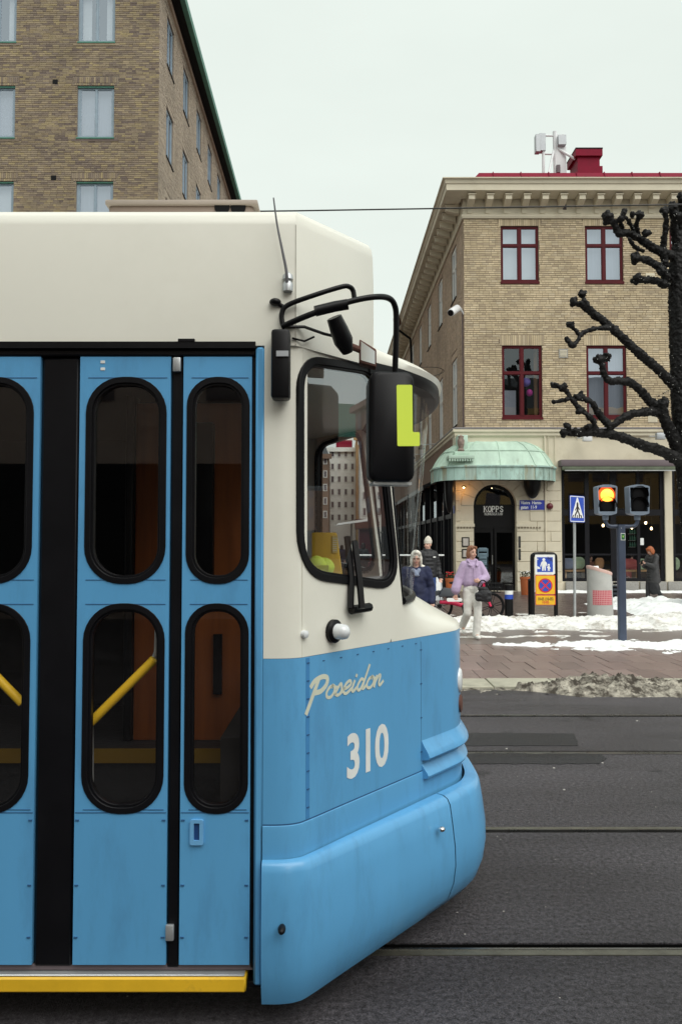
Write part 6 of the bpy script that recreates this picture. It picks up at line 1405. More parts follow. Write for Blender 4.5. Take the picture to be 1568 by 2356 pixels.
p0, p1 = P(988, 1350, 25), P(1016, 1322, 25); ab = empty('pavement_board', ((p0.x + p1.x) / 2, 25, 0), 'grey folding pavement board with white sheet behind the bicycle', 'board')
b = MB(); b.hexa([(p0.x, 24.8, .03), (p1.x, 24.8, .03), (p1.x, 24.84, .03), (p0.x, 24.84, .03), (p0.x + .02, 25.0, p1.z), (p1.x - .02, 25.0, p1.z), (p1.x - .02, 25.04, p1.z), (p0.x + .02, 25.04, p1.z)]); b.hexa([(p0.x, 25.25, .03), (p1.x, 25.25, .03), (p1.x, 25.29, .03), (p0.x, 25.29, .03), (p0.x + .02, 25.05, p1.z), (p1.x - .02, 25.05, p1.z), (p1.x - .02, 25.09, p1.z), (p0.x + .02, 25.09, p1.z)]); b.build('panel', M['grey_metal'], ab)
b = MB(); zt_ = p1.z; b.add([(p0.x + .06, 24.83, .2), (p1.x - .06, 24.83, .2), (p1.x - .06, 24.968, zt_ - .06), (p0.x + .06, 24.968, zt_ - .06)], [(0, 1, 2, 3)]); b.build('sheet', M['signwhite'], ab)
# folded-up plastic chairs in the doorway
for k in range(2):
    dd = 28.9; p0, p1 = P(1098, 1298, dd), P(1122, 1258 + 20 * k, dd); zo = -.30 * k
    chr_ = empty('plastic_chair', ((p0.x + p1.x) / 2, dd, .03), ('upper' if k == 0 else 'lower') + ' blue-grey slatted chair stacked in the doorway', 'chair', 'chairs stacked by the door')
    z0_, z1_ = P(1110, 1297, dd).z + zo, P(1110, 1262, dd).z + zo
    b = MB(); b.box(p0.x, p0.x + .04, dd, dd + .04, .04 + (.3 if k == 0 else 0), z1_); b.build('back_post', M['stackblue'], chr_); b = MB(); b.box(p1.x - .04, p1.x, dd, dd + .04, .04 + (.3 if k == 0 else 0), z1_); b.build('back_post', M['stackblue'], chr_)
    for i in range(3): b = MB(); zz = z0_ + .05 + i * .19; b.box(p0.x + .045, p1.x - .045, dd - .01, dd + .03, zz, zz + .14); b.build('slat', M['stackblue'], chr_, bevel=.015)
    b = MB(); b.box(p0.x, p1.x, dd + .0, dd + .42, z0_ - .06, z0_ - .01); b.build('seat', M['stackblue'] if k == 0 else M['grey_metal'], chr_, bevel=.015)
    for y_ in (dd + .38,):
        for x_ in (p0.x + .02, p1.x - .04): b = MB(); b.box(x_, x_ + .03, y_, y_ + .03, .03, z0_ - .06); b.build('leg', M['stackblue'], chr_)
# inside the café window: bench, cushions, pendant bulbs
bn_ = empty('window_bench', g(AG(1400), -.7, .0), 'pale wooden bench along the inside of the café window', 'bench')
b = MB(); b.fbox(g, AG(1300), AG(1525), -.95, -.35, ZG(1316), ZG(1312)); b.build('seat', M['benchwood'], bn_)
for u in (1303, 1352, 1411, 1470, 1520): b = MB(); b.fbox(g, AG(u), AG(u) + .08, -.9, -.4, .03, ZG(1316)); b.build('leg', M['benchwood'], bn_)
for k, (u, v, w_, h_, m_, lab) in enumerate(((1313, 1298, .48, .42, 'cushion_b', 'grey-blue cushion at the left end of the window bench'), (1335, 1296, .50, .45, 'cushion_g', 'pale green cushion leaning beside the grey-blue one'), (1385, 1297, .34, .42, 'cushion_o', 'brown cushion behind the litter bin in the café window'), (1452, 1297, .75, .36, 'cushion_r', 'long red striped cushion right of the traffic light pole'), (1484, 1299, .34, .42, 'cushion_g', 'small green cushion behind the woman with the phone'), (1556, 1298, .5, .5, 'cushion_g', 'green cushion in the window at the picture edge'))):
    c = g(AG(u), -.45, ZG(v)); b = MB(); b.ell(c, (w_ / 2 * 1.15, .10, h_ / 2 * 1.15), 16, 10, Matrix.Rotation(random.uniform(-.2, .2), 3, 'Y'))
    b.v = [(c.x + math.copysign(min(abs(x_ - c.x), w_ / 2), x_ - c.x), y_, c.z + math.copysign(min(abs(z_ - c.z), h_ / 2), z_ - c.z)) for x_, y_, z_ in b.v]
    b.build('cushion', M[m_], smooth=70, label=lab, cat='cushion')
where = ['left of the traffic light pole', 'under the lit red head', 'just right of the pole', 'under the dark signal head', 'over the woman with the phone', 'above the grey litter bin']
for k, (u, v) in enumerate(((1347, 1213), (1386, 1209), (1452, 1214), (1484, 1203), (1497, 1216), (1404, 1205))):
    pl_ = empty('pendant_bulb', g(AG(u), -1.2 - .5 * (k % 3), ZG(v)), 'warm glowing bare bulb in the café, ' + where[k], 'lamp', 'café bulbs')
    dd = YG + 1.2 + .5 * (k % 3); c = P(u, v, dd); b = MB(); b.ell(c, (.045, .045, .06), 10, 8); b.build('bulb', M['bulb'], pl_, smooth=60)
    b = MB(); b.cyl(c + Vector((0, 0, .05)), (c.x, c.y, ZG(1075)), .008, n=5); b.build('cord', M['black'], pl_)
c = g(ac - .02, -.5, ZG(1119)); pl_ = empty('pendant_bulb', c, 'warm bulb glowing at the top of the arched fanlight', 'lamp'); b = MB(); b.ell(c, (.03, .03, .05), 10, 8); b.build('bulb', M['bulb'], pl_); b = MB(); b.cyl(c + Vector((0, 0, .04)), c + Vector((0, 0, .2)), .01); b.build('cord', M['black'], pl_)
# warm lamp under the left end of the canopy
lc = P(1066, 1122, 29.45); lp_ = empty('canopy_lamp', lc, 'small orange-glowing lamp under the left end of the copper canopy', 'lamp')
b = MB(); b.ell(lc, (.035, .035, .03), 12, 8); b.build('lens', M['bulb'], lp_, smooth=60); b = MB(); b.lathe([(.07, .03), (.08, .05), (.03, .08)], lc, 14); b.build('housing', M['black'], lp_, smooth=40)
ld = bpy.data.lights.new('canopy_light', 'POINT'); ld.energy = 2.5; ld.color = (1, .45, .12); ld.shadow_soft_size = .06; lo_ = bpy.data.objects.new('canopy_light', ld); C.objects.link(lo_); lo_.parent = lp_; lo_.location = (0, -.02, -.08)
# lit drinks fridge and papers inside
p0, p1 = P(1440, 1265, 33), P(1462, 1215, 33); b = MB(); b.box(p0.x, p1.x, 33, 33.5, 0.03, p1.z); fg = b.build('drinks_fridge', M['darkframe'], label='tall dark drinks fridge inside the café', cat='fridge')
for i in range(3):
    b = MB(); zz = p0.z + .1 + i * .27; b.box(p0.x + .06, p1.x - .06, 32.96, 32.99, zz, zz + .02); b.build('shelf', M['zinc'], fg)
    for j in range(5): b = MB(); b.lathe([(.035, 0), (.035, .12), (.015, .16), (.015, .2)], (p0.x + .12 + j * .09, 32.93, zz + .02), 8); b.build('bottle', M['copper_g'], fg)
b = MB(); b.fbox(g, AG(1472), AG(1482), -.135, -.132, ZG(1254), ZG(1238)); b.build('notice', M['signwhite'], label='white paper notice stuck inside the café window', cat='notice')
b = MB(); b.fbox(g, AG(1431), AG(1449), .25, .6, ZG(1178), ZG(1168)); b.build('heat_lamp', M['antenna'], bevel=.03, label='white wall heater above the shopfront between the signal heads', cat='heater')
# ------------------------------------------------------------------ people
def person(label, pos, rz, H, pose, clothes, hairm, hair, extra=None, head_yaw=0, head_tilt=0, vox=.011, group=None, face=True):
    k = H / 1.70; Mz = Matrix.Rotation(rz, 4, 'Z'); O = Vector(pos)
    def W(p): return O + (Mz @ Vector(p)) * k
    HY = Matrix.Rotation(head_yaw, 3, 'Z') @ Matrix.Rotation(head_tilt, 3, 'X'); hb = Vector(pose.get('neck', (0, 0, 1.44)))
    def hd(p): return hb + HY @ Vector(p)
    rotm = Mz.to_3x3() @ HY
    E = []
    def cap(p0, r0, p1, r1, out=None): (E if out is None else out).append(('c', W(p0), r0 * k, W(p1), r1 * k))
    def ell(c, r_, out=None, rot=None): (E if out is None else out).append(('e', W(c), tuple(q * k for q in r_), rot or Mz.to_3x3()))
    def hell(c, r_, out=None): (E if out is None else out).append(('e', W(hd(c)), tuple(q * k for q in r_), rotm))
    J = dict(sL=(.165, .01, 1.36), sR=(-.165, .01, 1.36), hL=(.085, 0, .88), hR=(-.085, 0, .88)); J.update(pose)
    # head
    hell((0, .005, .155), (.073, .088, .098)); hell((0, -.022, .095), (.055, .066, .062)); hell((0, -.055, .052), (.030, .026, .022)); hell((0, -.092, .110), (.012, .018, .020)); hell((0, -.083, .140), (.009, .012, .026))
    for s_ in (-1, 1): hell((s_ * .074, .012, .125), (.010, .020, .030)); hell((s_ * .034, -.066, .095), (.022, .016, .018))
    cap(Vector(hb) + Vector((0, .012, -.06)), .056, hd((0, .012, .07)), .050)
    cap((-.05, .02, 1.29), .075, (-.04, .01, 1.05), .075); cap((.05, .02, 1.29), .075, (.04, .01, 1.05), .075); cap((-.04, .01, 1.05), .075, (-.05, .01, .92), .09); cap((.04, .01, 1.05), .075, (.05, .01, .92), .09); cap(J['sL'], .06, J['sR'], .06)
    for s_ in ('L', 'R'):
        sg = 1 if s_ == 'L' else -1
        cap(J['s' + s_], .05, J['e' + s_], .04); cap(J['e' + s_], .04, J['w' + s_], .027)
        w_ = Vector(J['w' + s_]); e_ = Vector(J['e' + s_]); dr = Vector(J.get('d' + s_, (w_ - e_))).normalized(); sd_ = Vector(J.get('p' + s_, (sg, 0, 0))); sd_ = (sd_ - dr * sd_.dot(dr)).normalized(); cu_ = dr.cross(sd_) * (1 if s_ == 'L' else -1)
        pc = w_ + dr * .045; cap(w_, .025, pc, .030); cap(pc - sd_ * .018, .018, pc + sd_ * .018, .018)
        curl = J.get('curl', .5)
        for i, ln in enumerate((.062, .074, .070, .055)):
            b0 = pc + dr * .032 + sd_ * (.030 - .020 * i); b1 = b0 + (dr * math.cos(curl * .6) + cu_ * math.sin(curl * .6)) * ln * .5; b2 = b1 + (dr * math.cos(curl * 1.6) + cu_ * math.sin(curl * 1.6)) * ln * .5
            cap(b0, .0095, b1, .009); cap(b1, .009, b2, .008)
        t0 = pc + sd_ * .022 - dr * .015; t1 = t0 + (sd_ * .8 + dr * .6 + cu_ * .3).normalized() * .032; t2 = t1 + (sd_ * .2 + dr * .9 + cu_ * .3).normalized() * .028; cap(t0, .012, t1, .010); cap(t1, .010, t2, .009)
        cap(J['h' + s_], .085, J['k' + s_], .055); cap(J['k' + s_], .055, J['a' + s_], .036); cap(J['a' + s_], .035, J['t' + s_], .028)
    body = blob('person', E, M['skin'], None, vox * k, 3, label=label, cat='person', group=group)
    if face:
        for s_ in (-1, 1):
            b = MB(); b.ell(W(hd((s_ * .031, -.079, .140))), (.012 * k, .008 * k, .0065 * k), 10, 6, rotm); b.build('eye', M['eyemat'], body, smooth=60)
            b = MB(); b.ell(W(hd((s_ * .032, -.083, .158))), (.018 * k, .006 * k, .004 * k), 10, 6, rotm); b.build('eyebrow', M[hairm], body, smooth=60)
        b = MB(); b.ell(W(hd((0, -.084, .078))), (.021 * k, .007 * k, .007 * k), 10, 6, rotm); b.build('mouth', M['lip'], body, smooth=60)
    # hair
    Hh = []
    for (c, r_) in hair: hell(c, r_, Hh)
    if Hh: blob('hair' if hairm != 'beanie' else 'beanie', Hh, M[hairm], body, .010 * k, 2, disp=lambda c: .006 * noise.noise(Vector((c.x * 60, c.y * 60, c.z * 14))))
    for (nm, m_, els, dispf) in clothes(J):
        L_ = []
        for e in els:
            if e[0] == 'c': cap(e[1], e[2], e[3], e[4], L_)
            elif e[0] == 'h': hell(e[1], e[2], L_)
            else: ell(e[1], e[2], L_)
        blob(nm, L_, M[m_], body, vox * k, 3, disp=dispf)
    if extra: extra(W, body, k, J, hd, rotm)
    return body
def wrinkle(a, s): return lambda c: a * noise.noise(Vector((c.x * s, c.y * s, c.z * s * 1.3))) + a * .5 * noise.noise(c * s * 2.3)
def shoes(J, r=.042):
    out = []
    for s_ in 'LR':
        a = Vector(J['a' + s_]); t = Vector(J['t' + s_]); out += [('c', a + Vector((0, .02, -.03)), r, t, r * .9), ('c', a, r * .9, a + Vector((0, .02, -.03)), r)]
    return out
# the woman in lilac, mid-stride
gp_ = G(1086, 1470, PZ)
def cl_lilac(J):
    jk = [('e', (0, .01, 1.29), (.165, .115, .12)), ('c', (0, .0, 1.30), .11, (0, -.005, 1.03), .112), ('c', (-.06, .01, 1.28), .11, (-.075, .0, 1.04), .115), ('c', (.06, .01, 1.28), .11, (.075, .0, 1.04), .115), ('c', (-.075, .0, 1.06), .11, (-.06, .0, 1.0), .10), ('c', (.075, -.01, 1.06), .11, (.06, -.01, 1.0), .10), ('c', (-.145, .01, 1.35), .062, (.145, .01, 1.35), .062), ('c', (-.06, .01, 1.41), .06, (.06, .01, 1.41), .06),
          ('c', J['sR'], .072, Vector(J['eR']), .088), ('c', J['eR'], .088, Vector(J['wR']) + Vector((.0, 0, .08)), .088), ('c', Vector(J['wR']) + Vector((0, 0, .08)), .086, Vector(J['wR']) + Vector((0, 0, .02)), .046),
          ('c', J['sL'], .070, J['eL'], .082), ('c', J['eL'], .080, Vector(J['wL']) * .80 + Vector(J['eL']) * .20, .062)]
    col = [('c', (-.085, -.05, 1.42), .020, (-.035, -.125, 1.34), .014), ('c', (.085, -.05, 1.42), .020, (.045, -.125, 1.34), .014), ('c', (-.085, -.04, 1.43), .022, (0, .07, 1.45), .025), ('c', (.085, -.04, 1.43), .022, (0, .07, 1.45), .025), ('c', (-.11, -.085, 1.37), .012, (-.05, -.13, 1.325), .012), ('c', (.11, -.085, 1.37), .012, (.06, -.13, 1.325), .012)]
    tr_ = [('c', (-.03, .01, 1.0), .10, (-.04, .01, .92), .115), ('c', (.03, .01, 1.0), .10, (.04, .01, .92), .115)]
    for s_ in 'LR': tr_ += [('c', J['h' + s_], .092, J['k' + s_], .074), ('c', J['k' + s_], .074, Vector(J['a' + s_]) + Vector((0, .01, .0)), .072)]
    plk = [('c', (0, -.112, 1.30), .010, (.012, -.118, 1.0), .010)]
    return [('jacket', 'lilac', jk, wrinkle(.004, 10)), ('collar', 'lilac', col, None), ('jacket_front', 'lilac', plk, None), ('trousers', 'white_denim', tr_, wrinkle(.005, 11)), ('shoes', 'white_denim', shoes(J), None)]
hair_long = [((0, .022, .17), (.083, .094, .098)), ((0, .075, .10), (.070, .045, .10)), ((0, .085, .02), (.050, .040, .09)), ((-.068, .03, .10), (.022, .055, .085)), ((.068, .035, .10), (.020, .045, .085)), ((0, -.055, .235), (.062, .035, .022)), ((-.045, -.062, .215), (.026, .022, .030)), ((.045, -.062, .215), (.024, .022, .028)), ((-.062, .05, .0), (.022, .03, .07))]
pose_l = dict(sL=(.15, .01, 1.35), sR=(-.15, .01, 1.35), eL=(.24, -.04, 1.12), wL=(.10, -.17, 1.05), dL=(-.7, -.5, .1), pL=(0, -.2, 1), eR=(-.24, .03, 1.09), wR=(-.31, -.02, .82), dR=(0, -.1, -1), kL=(.075, -.10, .47), aL=(.05, -.08, .085), tL=(.06, -.20, .045), kR=(-.09, -.02, .47), aR=(-.10, .30, .22), tR=(-.10, .22, .10), curl=1.0)
lil = person('woman in lilac jacket and white trousers walking with her mouth slightly open', gp_, R(6), 1.68, pose_l, cl_lilac, 'hair_red', hair_long, head_yaw=R(22))
ww = P(1110, 1362, gp_.y - .25)
bag = blob('handbag', [('c', ww + Vector((-.09, 0, -.12)), .05, ww + Vector((.10, 0, -.13)), .055), ('c', ww + Vector((-.10, 0, -.05)), .045, ww + Vector((.11, 0, -.03)), .05), ('c', ww + Vector((-.06, 0, .06)), .035, ww + Vector((.06, 0, .05)), .04), ('e', ww + Vector((.02, 0, -.06)), (.13, .06, .12))], M['blackcloth'], None, .012, 2, wrinkle(.012, 14), label='soft black handbag hanging from the lilac woman\'s hand', cat='handbag')
b = MB(); b.tube(spl([ww + Vector((-.10, -.02, .08)), ww + Vector((-.06, -.04, .18)), ww + Vector((0, -.04, .21)), ww + Vector((.06, -.03, .16)), ww + Vector((.10, -.02, .08))], 4), .012, 6); b.build('strap', M['black'], bag, smooth=60)
# older woman in navy behind the nose of the tram
go = P(957, 1400, 12.7); go.z = PZ
def cl_navy(J):
    jk = [('e', (0, .01, 1.28), (.215, .15, .14)), ('c', (0, .01, 1.25), .165, (0, .0, .85), .185), ('c', (-.07, 0, 1.0), .14, (-.07, 0, .72), .15), ('c', (.07, 0, 1.0), .14, (.07, 0, .72), .15), ('c', (-.14, .01, 1.36), .085, (.14, .01, 1.36), .085)]
    for s_ in 'LR': jk += [('c', J['s' + s_], .088, J['e' + s_], .078), ('c', J['e' + s_], .078, J['w' + s_], .06)]
    fur = [('c', (.10, .02, 1.43), .045, (.14, .09, 1.36), .05), ('c', (-.10, .02, 1.43), .03, (-.08, .10, 1.40), .04), ('c', (.14, .09, 1.36), .05, (-.08, .10, 1.38), .045)]
    scarf = [('c', (-.04, -.10, 1.38), .035, (.03, -.14, 1.30), .03), ('c', (.05, -.09, 1.38), .035, (.0, -.14, 1.30), .028)]
    tr_ = []
    for s_ in 'LR': tr_ += [('c', J['h' + s_], .10, J['k' + s_], .075), ('c', J['k' + s_], .075, J['a' + s_], .06)]
    return [('coat', 'navy', jk, wrinkle(.012, 8)), ('fur_hood', 'hair_white', fur, lambda c: .012 * noise.noise(c * 40)), ('scarf', 'cushion_b', scarf, None), ('trousers', 'navy', tr_, None), ('shoes', 'blackcloth', shoes(J), None)]
stand = dict(eL=(.24, .03, 1.10), wL=(.25, -.06, .86), eR=(-.24, .03, 1.10), wR=(-.25, -.06, .86), kL=(.09, -.03, .47), aL=(.09, .02, .085), tL=(.10, -.11, .045), kR=(-.09, -.06, .47), aR=(-.09, .04, .085), tR=(-.10, -.09, .045))
hair_bob = [((0, .022, .175), (.092, .100, .100)), ((0, .07, .08), (.085, .055, .12)), ((-.075, .015, .09), (.028, .065, .105)), ((.075, .015, .09), (.028, .065, .105)), ((0, -.045, .24), (.075, .050, .030)), ((-.055, -.055, .21), (.03, .03, .035)), ((.055, -.055, .215), (.03, .03, .035))]
def glasses(W, body, k, J, hd, rotm):
    b = MB()
    for s_ in (-1, 1): b.tube([W(hd((s_ * .032 + .022 * math.cos(t), -.096, .138 + .017 * math.sin(t)))) for t in [2 * math.pi * j / 12 for j in range(12)]], .0028, 5, True); b.cyl(W(hd((s_ * .053, -.094, .142))), W(hd((s_ * .074, .0, .14))), .0025, n=5)
    b.cyl(W(hd((-.01, -.096, .142))), W(hd((.01, -.096, .142))), .0025, n=5); b.build('glasses', M['browndark'], body)
person('older woman with white hair and glasses in a navy coat', go, R(-8), 1.60, stand, cl_navy, 'hair_white', hair_bob, glasses, head_yaw=R(4), head_tilt=R(6))
# man in beanie and black puffer jacket, looking away to the left
gm = P(984, 1400, 19.2); gm.z = PZ
def cl_puff(J):
    jk = [('c', (-.14, .01, 1.36), .09, (.14, .01, 1.36), .09)]
    for i in range(6):
        z = 1.32 - .085 * i; jk += [('e', (0, .01, z), (.205, .150, .066))]
    jk += [('c', (-.08, .01, 1.33), .125, (-.08, .01, .90), .125), ('c', (.08, .01, 1.33), .125, (.08, .01, .90), .125), ('c', (0, .01, 1.33), .138, (0, .01, .90), .138)]
    for s_ in 'LR':
        a = Vector(J['s' + s_]); e = Vector(J['e' + s_]); w_ = Vector(J['w' + s_])
        for i in range(4): jk.append(('e', a.lerp(e, i / 4 + .1), (.080, .080, .06)))
        for i in range(3): jk.append(('e', e.lerp(w_, i / 3 + .05), (.070, .070, .056)))
        jk += [('c', a, .07, e, .065), ('c', e, .065, w_, .05)]
    cl_ = [('c', (-.06, -.03, 1.44), .04, (.06, -.03, 1.44), .04), ('c', (-.06, .05, 1.45), .045, (.06, .05, 1.45), .045)]
    tr_ = [('c', (0, .01, .95), .13, (0, .01, .90), .14)]
    for s_ in 'LR': tr_ += [('c', J['h' + s_], .10, J['k' + s_], .08), ('c', J['k' + s_], .08, J['a' + s_], .075)]
    return [('jacket', 'blackcloth', jk, None), ('jacket_collar', 'blackcloth', cl_, None), ('trousers', 'bluedenim', tr_, wrinkle(.006, 12)), ('shoes', 'signwhite', shoes(J), None)]
bean = [((0, .012, .205), (.086, .098, .070)), ((0, .015, .235), (.072, .084, .078)), ((0, .02, .29), (.035, .04, .035)), ((0, .008, .165), (.086, .100, .028))]
def logo(W, body, k, J, hd, rotm):
    b = MB(); b.box(*(lambda q: (q.x - .03, q.x + .03, q.y - .01, q.y + .01, q.z - .015, q.z + .015))(W((.10, -.155, 1.30)))); b.build('chest_patch', M['signwhite'], body)
person('man in pale beanie and black puffer jacket looking sideways', gm, R(12), 1.84, stand, cl_puff, 'beanie', bean, logo, head_yaw=R(-48))
# woman in long dark coat reading her phone
gr = G(1500, 1388, PZ)
def cl_coat(J):
    jk = [('c', (-.13, .02, 1.36), .085, (.13, .02, 1.36), .085)]
    for i in range(9): z = 1.33 - .085 * i; jk.append(('e', (0, .02 + .004 * i, z), (.178 + .005 * i, .145 + .007 * i, .066)))
    jk += [('c', (-.05, .02, 1.33), .125, (-.06, .04, .68), .155), ('c', (.05, .02, 1.33), .125, (.06, .04, .68), .155)]
    for s_ in 'LR': jk += [('c', J['s' + s_], .085, J['e' + s_], .08), ('c', J['e' + s_], .08, J['w' + s_], .05)]
    hood = [('c', (-.09, .07, 1.42), .06, (.09, .07, 1.42), .06), ('c', (-.08, .14, 1.36), .05, (.08, .14, 1.36), .05)]
    sk = [('c', (0, .02, .78), .155, (0, .04, .42), .165), ('c', (-.06, 0, .5), .13, (-.05, .05, .40), .13), ('c', (.06, .05, .5), .13, (.05, .08, .40), .13)]
    bt = []
    for s_ in 'LR': bt += [('c', J['h' + s_], .10, J['k' + s_], .07), ('c', J['k' + s_], .068, J['a' + s_], .058)]
    return [('coat', 'charcoal', jk, wrinkle(.006, 14)), ('hood', 'charcoal', hood, None), ('skirt', 'blackcloth', sk, wrinkle(.01, 9)), ('boots', 'blackcloth', bt + shoes(J, .045), None)]
pose_r = dict(eL=(.20, -.10, 1.10), wL=(.07, -.30, 1.18), eR=(-.20, -.10, 1.10), wR=(-.06, -.30, 1.14), dL=(-.2, -.9, .3), dR=(.2, -.9, .3), kL=(.08, .06, .46), aL=(.07, .30, .16), tL=(.07, .27, .05), kR=(-.08, -.10, .48), aR=(-.08, -.10, .085), tR=(-.08, -.22, .045), curl=1.2)
hair_f = [((0, .022, .17), (.092, .102, .100)), ((0, .075, .10), (.080, .050, .10)), ((-.075, .0, .10), (.026, .07, .09)), ((.075, .0, .10), (.026, .07, .09)), ((0, -.06, .23), (.07, .04, .03)), ((0, -.08, .19), (.05, .02, .02))]
wr_ = person('red-haired woman in long dark quilted coat looking at a phone', gr, R(-68), 1.66, pose_r, cl_coat, 'hair_ginger', hair_f, head_tilt=R(28))
Mz = Matrix.Rotation(R(-68), 4, 'Z'); c = gr + (Mz @ Vector((0, -.39, 1.22))) * (1.66 / 1.7)
b = MB(); b.hexa([c + (Mz @ Vector(q)) for q in ((-.04, -.03, -.06), (.04, -.03, -.06), (.04, -.02, -.065), (-.04, -.02, -.065), (-.04, .03, .07), (.04, .03, .07), (.04, .04, .065), (-.04, .04, .065))]); b.build('phone', M['black'], label='black phone held by the red-haired woman', cat='phone')
# passers-by far down the street, seen through the cab
def cl_dark(m1, m2):
    def f_(J):
        o = cl_navy(J); return [('coat', m1, o[0][2], None), ('trousers', m2, o[3][2], None), ('shoes', 'blackcloth', o[4][2], None)]
    return f_
for (u, v, dd, ang, m1, hm, lab, Hh) in ((811, 1330, 34, 180, 'blackcloth', 'hair_white', 'passer-by in black coat with pale hair, seen from behind through the cab window', 1.72), (835, 1310, 40, 170, 'blackcloth', 'eyemat', 'passer-by in black coat beside the maroon shopfront, seen through the cab', 1.78), (786, 1300, 48, 175, 'navy', 'eyemat', 'distant passer-by in dark blue coat, seen through the cab window', 1.7), (775, 1290, 60, 10, 'charcoal', 'hair_red', 'distant walker in charcoal coat near the white building', 1.7)):
    q = P(u, v, dd); q.z = PZ; person(lab, q, R(ang), Hh, stand, cl_dark(m1, 'blackcloth'), hm, hair_bob, vox=.022, group='passers-by down the street', face=False)
# seated guests behind the café glass
for (u, v, m1, lab) in ((1357, 1284, 'browndark', 'guest in dark clothes seated inside the café, left of the signal pole'), (1450, 1282, 'cushion_r', 'guest in checked red seated inside the café, right of the signal pole')):
    q = P(u, v, 31.6); q.z = -.35
    person(lab, q, R(20), 1.68, stand, cl_dark(m1, 'blackcloth'), 'eyemat', hair_bob, vox=.022, face=False)

# ------------------------------------------------------------------ far end of the narrow street
def facade(name, label, u0, u1, vtop, d, depth, m, rows, cols, wm='pane_dark', z0=4.2, fz=None, roof=None):
    p0 = P(u0, vtop, d); p1 = P(u1, vtop, d); fr = Fr((0, d, 0), (1, 0, 0), (0, -1, 0)); root = empty(name, ((p0.x + p1.x) / 2, d, 0), label, 'building')
    b = MB(); b.box(p0.x, p1.x, d, d + depth, 0, p0.z); b.build('wall', m, root)
    if rows:
        fh = (p0.z - z0) / rows; cw = (p1.x - p0.x) / cols
        for r_ in range(rows):
            for c_ in range(cols):
                a0 = p0.x + cw * (c_ + .22); a1 = p0.x + cw * (c_ + .78); zz = z0 + fh * r_
                b = MB(); b.fbox(fr, a0, a1, .0, .05, zz + fh * .25, zz + fh * .78); wn = b.build('window', M['white_frame'], root)
                b = MB(); b.fbox(fr, a0 + .08, a1 - .08, .05, .06, zz + fh * .25 + .08, zz + fh * .78 - .08); b.build('pane', M['winegrey'], wn)
    b = MB(); b.box(p0.x - .3, p1.x + .3, d - .35, d, p0.z - .5, p0.z); b.build('cornice', m, root)
    if roof: b = MB(); b.hexa([(p0.x, d, p0.z), (p1.x, d, p0.z), (p1.x, d + depth, p0.z), (p0.x, d + depth, p0.z), (p0.x + 1, d + 2, p0.z + 2.6), (p1.x - 1, d + 2, p0.z + 2.6), (p1.x - 1, d + depth - 2, p0.z + 2.6), (p0.x + 1, d + depth - 2, p0.z + 2.6)]); b.build('roof', roof, root)
    return root, fr, p0, p1
r1, fr, p0, p1 = facade('white_building', 'white modernist building with window bands at the end of the street', 757, 818, 1030, 95, 14, M['plaster_w'], 6, 4)
b = MB(); b.box(p0.x + .8, p1.x - .4, 96, 108, p0.z, p0.z + 2.2); b.build('penthouse', M['plaster_w'], r1)
b = MB(); b.box(p0.x + .8, p1.x - .4, 95.9, 95.98, p0.z, p0.z + 1.0); b.build('red_railing', M['roof_red'], r1)
facade('ochre_building', 'narrow ochre house beside the white modernist building', 819, 829, 1003, 90, 12, M['ochre'], 0, 1)
facade('pale_building', 'pale house with tall pilasters seen through the cab', 829.5, 880, 1012, 80, 12, M['plaster_w'], 5, 3, roof=M['roof_red'])
facade('brown_building', 'dark brown house with mansard roof at the street end', 690, 756, 1045, 85, 14, M['umber'], 5, 4, roof=M['slateroof'])
# shop fascias, parasol, flower tub
p0, p1 = P(826, 1255, 62), P(872, 1200, 62); b = MB(); b.box(p0.x, p1.x, 62, 66, 0, p1.z); b.build('maroon_shop', mat('maroonshop', (.14, .02, .035), .6), label='maroon shop pavilion down the street, seen through the cab', cat='kiosk')
b = MB(); q = P(843, 1206, 61.8); b.box(q.x - .9, q.x + .9, 61.75, 61.9, q.z - .4, q.z + .4); b.build('shop_sign', M['browndark'], label='dark shop sign above the maroon pavilion', cat='sign')
p0 = P(808, 1200, 44); ps = empty('parasol', (p0.x, 44, 0), 'flat white café parasol down the street', 'parasol')
b = MB(); q0, q1 = P(772, 1206, 44), P(858, 1194, 44); b.hexa([(q0.x, 43, q0.z - .1), (q1.x, 43, q1.z - .1), (q1.x, 46, q1.z - .05), (q0.x, 46, q0.z - .05), (q0.x + .1, 43.1, q0.z), (q1.x - .1, 43.1, q1.z), (q1.x - .1, 45.9, q1.z + .1), (q0.x + .1, 45.9, q0.z + .1)]); b.build('canopy', M['signwhite'], ps)
b = MB(); b.cyl((p0.x, 44.5, 0), (p0.x, 44.5, p0.z), .05); b.build('pole', M['zinc'], ps)
p0 = P(798, 1345, 28); ft = empty('flower_tub', (p0.x, 28, 0), 'tall purple flower tub with faded blooms on the street', 'planter')
b = MB(); b.lathe([(.22, .03), (.30, .35), (.33, .75), (.30, .80)], (p0.x, 28, 0), 16); b.build('tub', mat('tubpurple', (.15, .05, .09), .6, 0, .3, 5), ft, smooth=50)
b = MB()
for i in range(160):
    c = Vector((p0.x + random.gauss(0, .17), 28 + random.gauss(0, .17), .82 + abs(random.gauss(0, .16)))); s_ = .05
    v1_ = Vector((random.gauss(0, 1), random.gauss(0, 1), random.gauss(0, 1))).normalized() * s_; v2_ = Vector((random.gauss(0, 1), random.gauss(0, 1), random.gauss(0, 1))).normalized() * s_; b.add([c - v1_, c + v2_, c + v1_, c - v2_], [(0, 1, 2, 3)])
b.build('foliage', mat('fadedflower', (.16, .10, .07), .8, 0, .6, 20), ft, fixn=False)
q0, q1 = P(815, 1340, 29), P(1000, 1283, 29); fn = empty('terrace_fence', (q0.x, 29.5, 0), 'dark terrace fence with snow on its rail beyond the tram', 'fence')
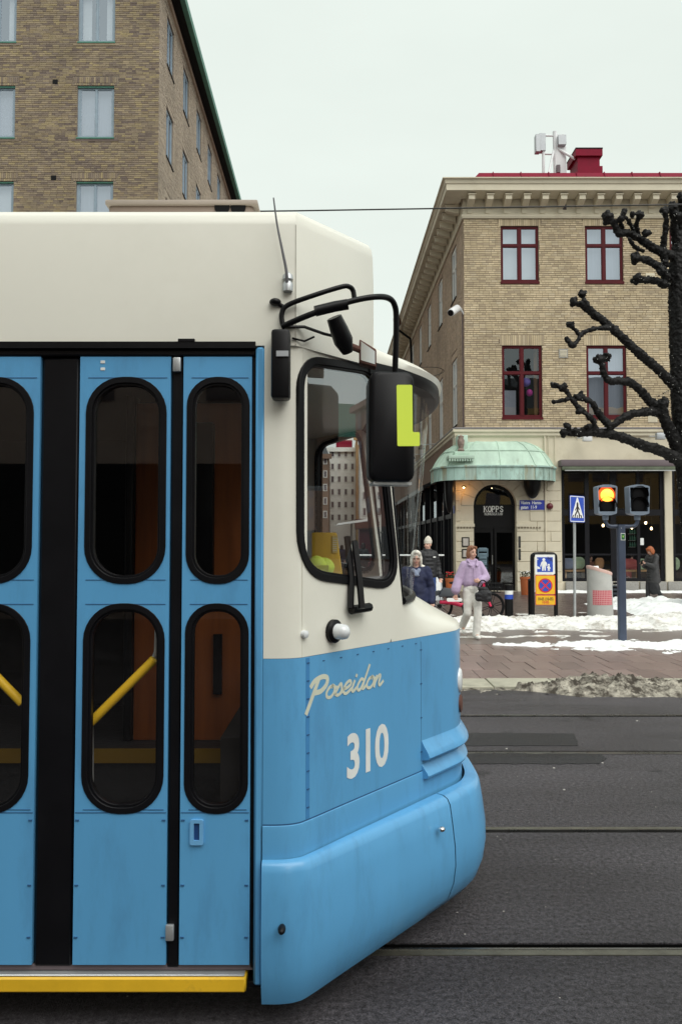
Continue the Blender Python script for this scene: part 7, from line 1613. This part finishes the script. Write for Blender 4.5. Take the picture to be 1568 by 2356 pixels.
xx = q0.x
while xx < 3.7:
    b = MB(); b.box(xx, xx + .04, 29.48, 29.52, .03, q1.z); b.build('post', M['black'], fn); xx += .22
b = MB(); b.box(q0.x, 3.75, 29.46, 29.54, q1.z, q1.z + .05); b.build('rail', M['black'], fn); b = MB(); b.box(q0.x, 3.75, 29.45, 29.55, q1.z + .05, q1.z + .11); b.build('snow_cap', M['snow'], fn, bevel=.02)

# ------------------------------------------------------------------ the street beyond the frame, mirrored in the glass
def plain(name, label, x0, x1, y0, y1, z, m, face, rows, cols, roof=None, rz=3.5):
    root = empty(name, ((x0 + x1) / 2, (y0 + y1) / 2, 0), label, 'building'); b = MB(); b.box(x0, x1, y0, y1, 0, z); b.build('wall', m, root)
    b = MB(); b.box(x0 - .5, x1 + .5, y0 - .6, y1 + .6, z - .5, z + .15); b.build('cornice', m, root)
    b = MB(); yf = y0 if face < 0 else y1; s_ = -1 if face < 0 else 1
    fr = Fr((0, yf, 0), (1, 0, 0), (0, s_, 0)); fh = (z - 4.6) / rows; cw = (x1 - x0) / cols
    for r_ in range(rows):
        for c_ in range(cols):
            a0 = x0 + cw * (c_ + .3); zz = 4.6 + fh * r_; b = MB(); b.fbox(fr, a0, a0 + cw * .4, 0, .05, zz + fh * .2, zz + fh * .75); b.build('window', M['winegrey'], root)
    b = MB(); b.fbox(fr, x0, x1, .02, .3, .3, 3.6); b.build('shopfront', M['darkframe'], root)
    if roof: b = MB(); b.hexa([(x0, y0, z + .15), (x1, y0, z + .15), (x1, y1, z + .15), (x0, y1, z + .15), (x0 + 2.5, y0 + 2.5, z + rz), (x1 - 2.5, y0 + 2.5, z + rz), (x1 - 2.5, y1 - 2.5, z + rz), (x0 + 2.5, y1 - 2.5, z + rz)]); b.build('roof', roof, root)
    return root
plain('brown_street_house', 'reddish brown house further along the tram street, mirrored in the cab window', 40, 86, 30, 44, 17.5, M['browndark'], -1, 4, 14)
plain('green_roof_house', 'house with green copper roof far along the tram street, mirrored in the cab window', 97, 135, 28, 46, 15.5, M['umber'], -1, 4, 10, M['copper_g'], 5)
plain('house_opposite', 'pale pinkish house on the near side of the street, mirrored in the door windows', -26, 3, -26, -13, 15, mat('pale_mirror_wall', (.60, .46, .40), .8, 0, .1, 1), 1, 4, 8, M['slateroof'])  # unseen house, wall made pale to brighten its reflection in the door panes
plain('pale_house_opposite', 'pale plaster house on the near side of the street, mirrored in the glass', 12, 36, -26, -13, 14, M['ochre'], 1, 4, 7, M['slateroof'])
bpy.data.scenes.remove(TS)
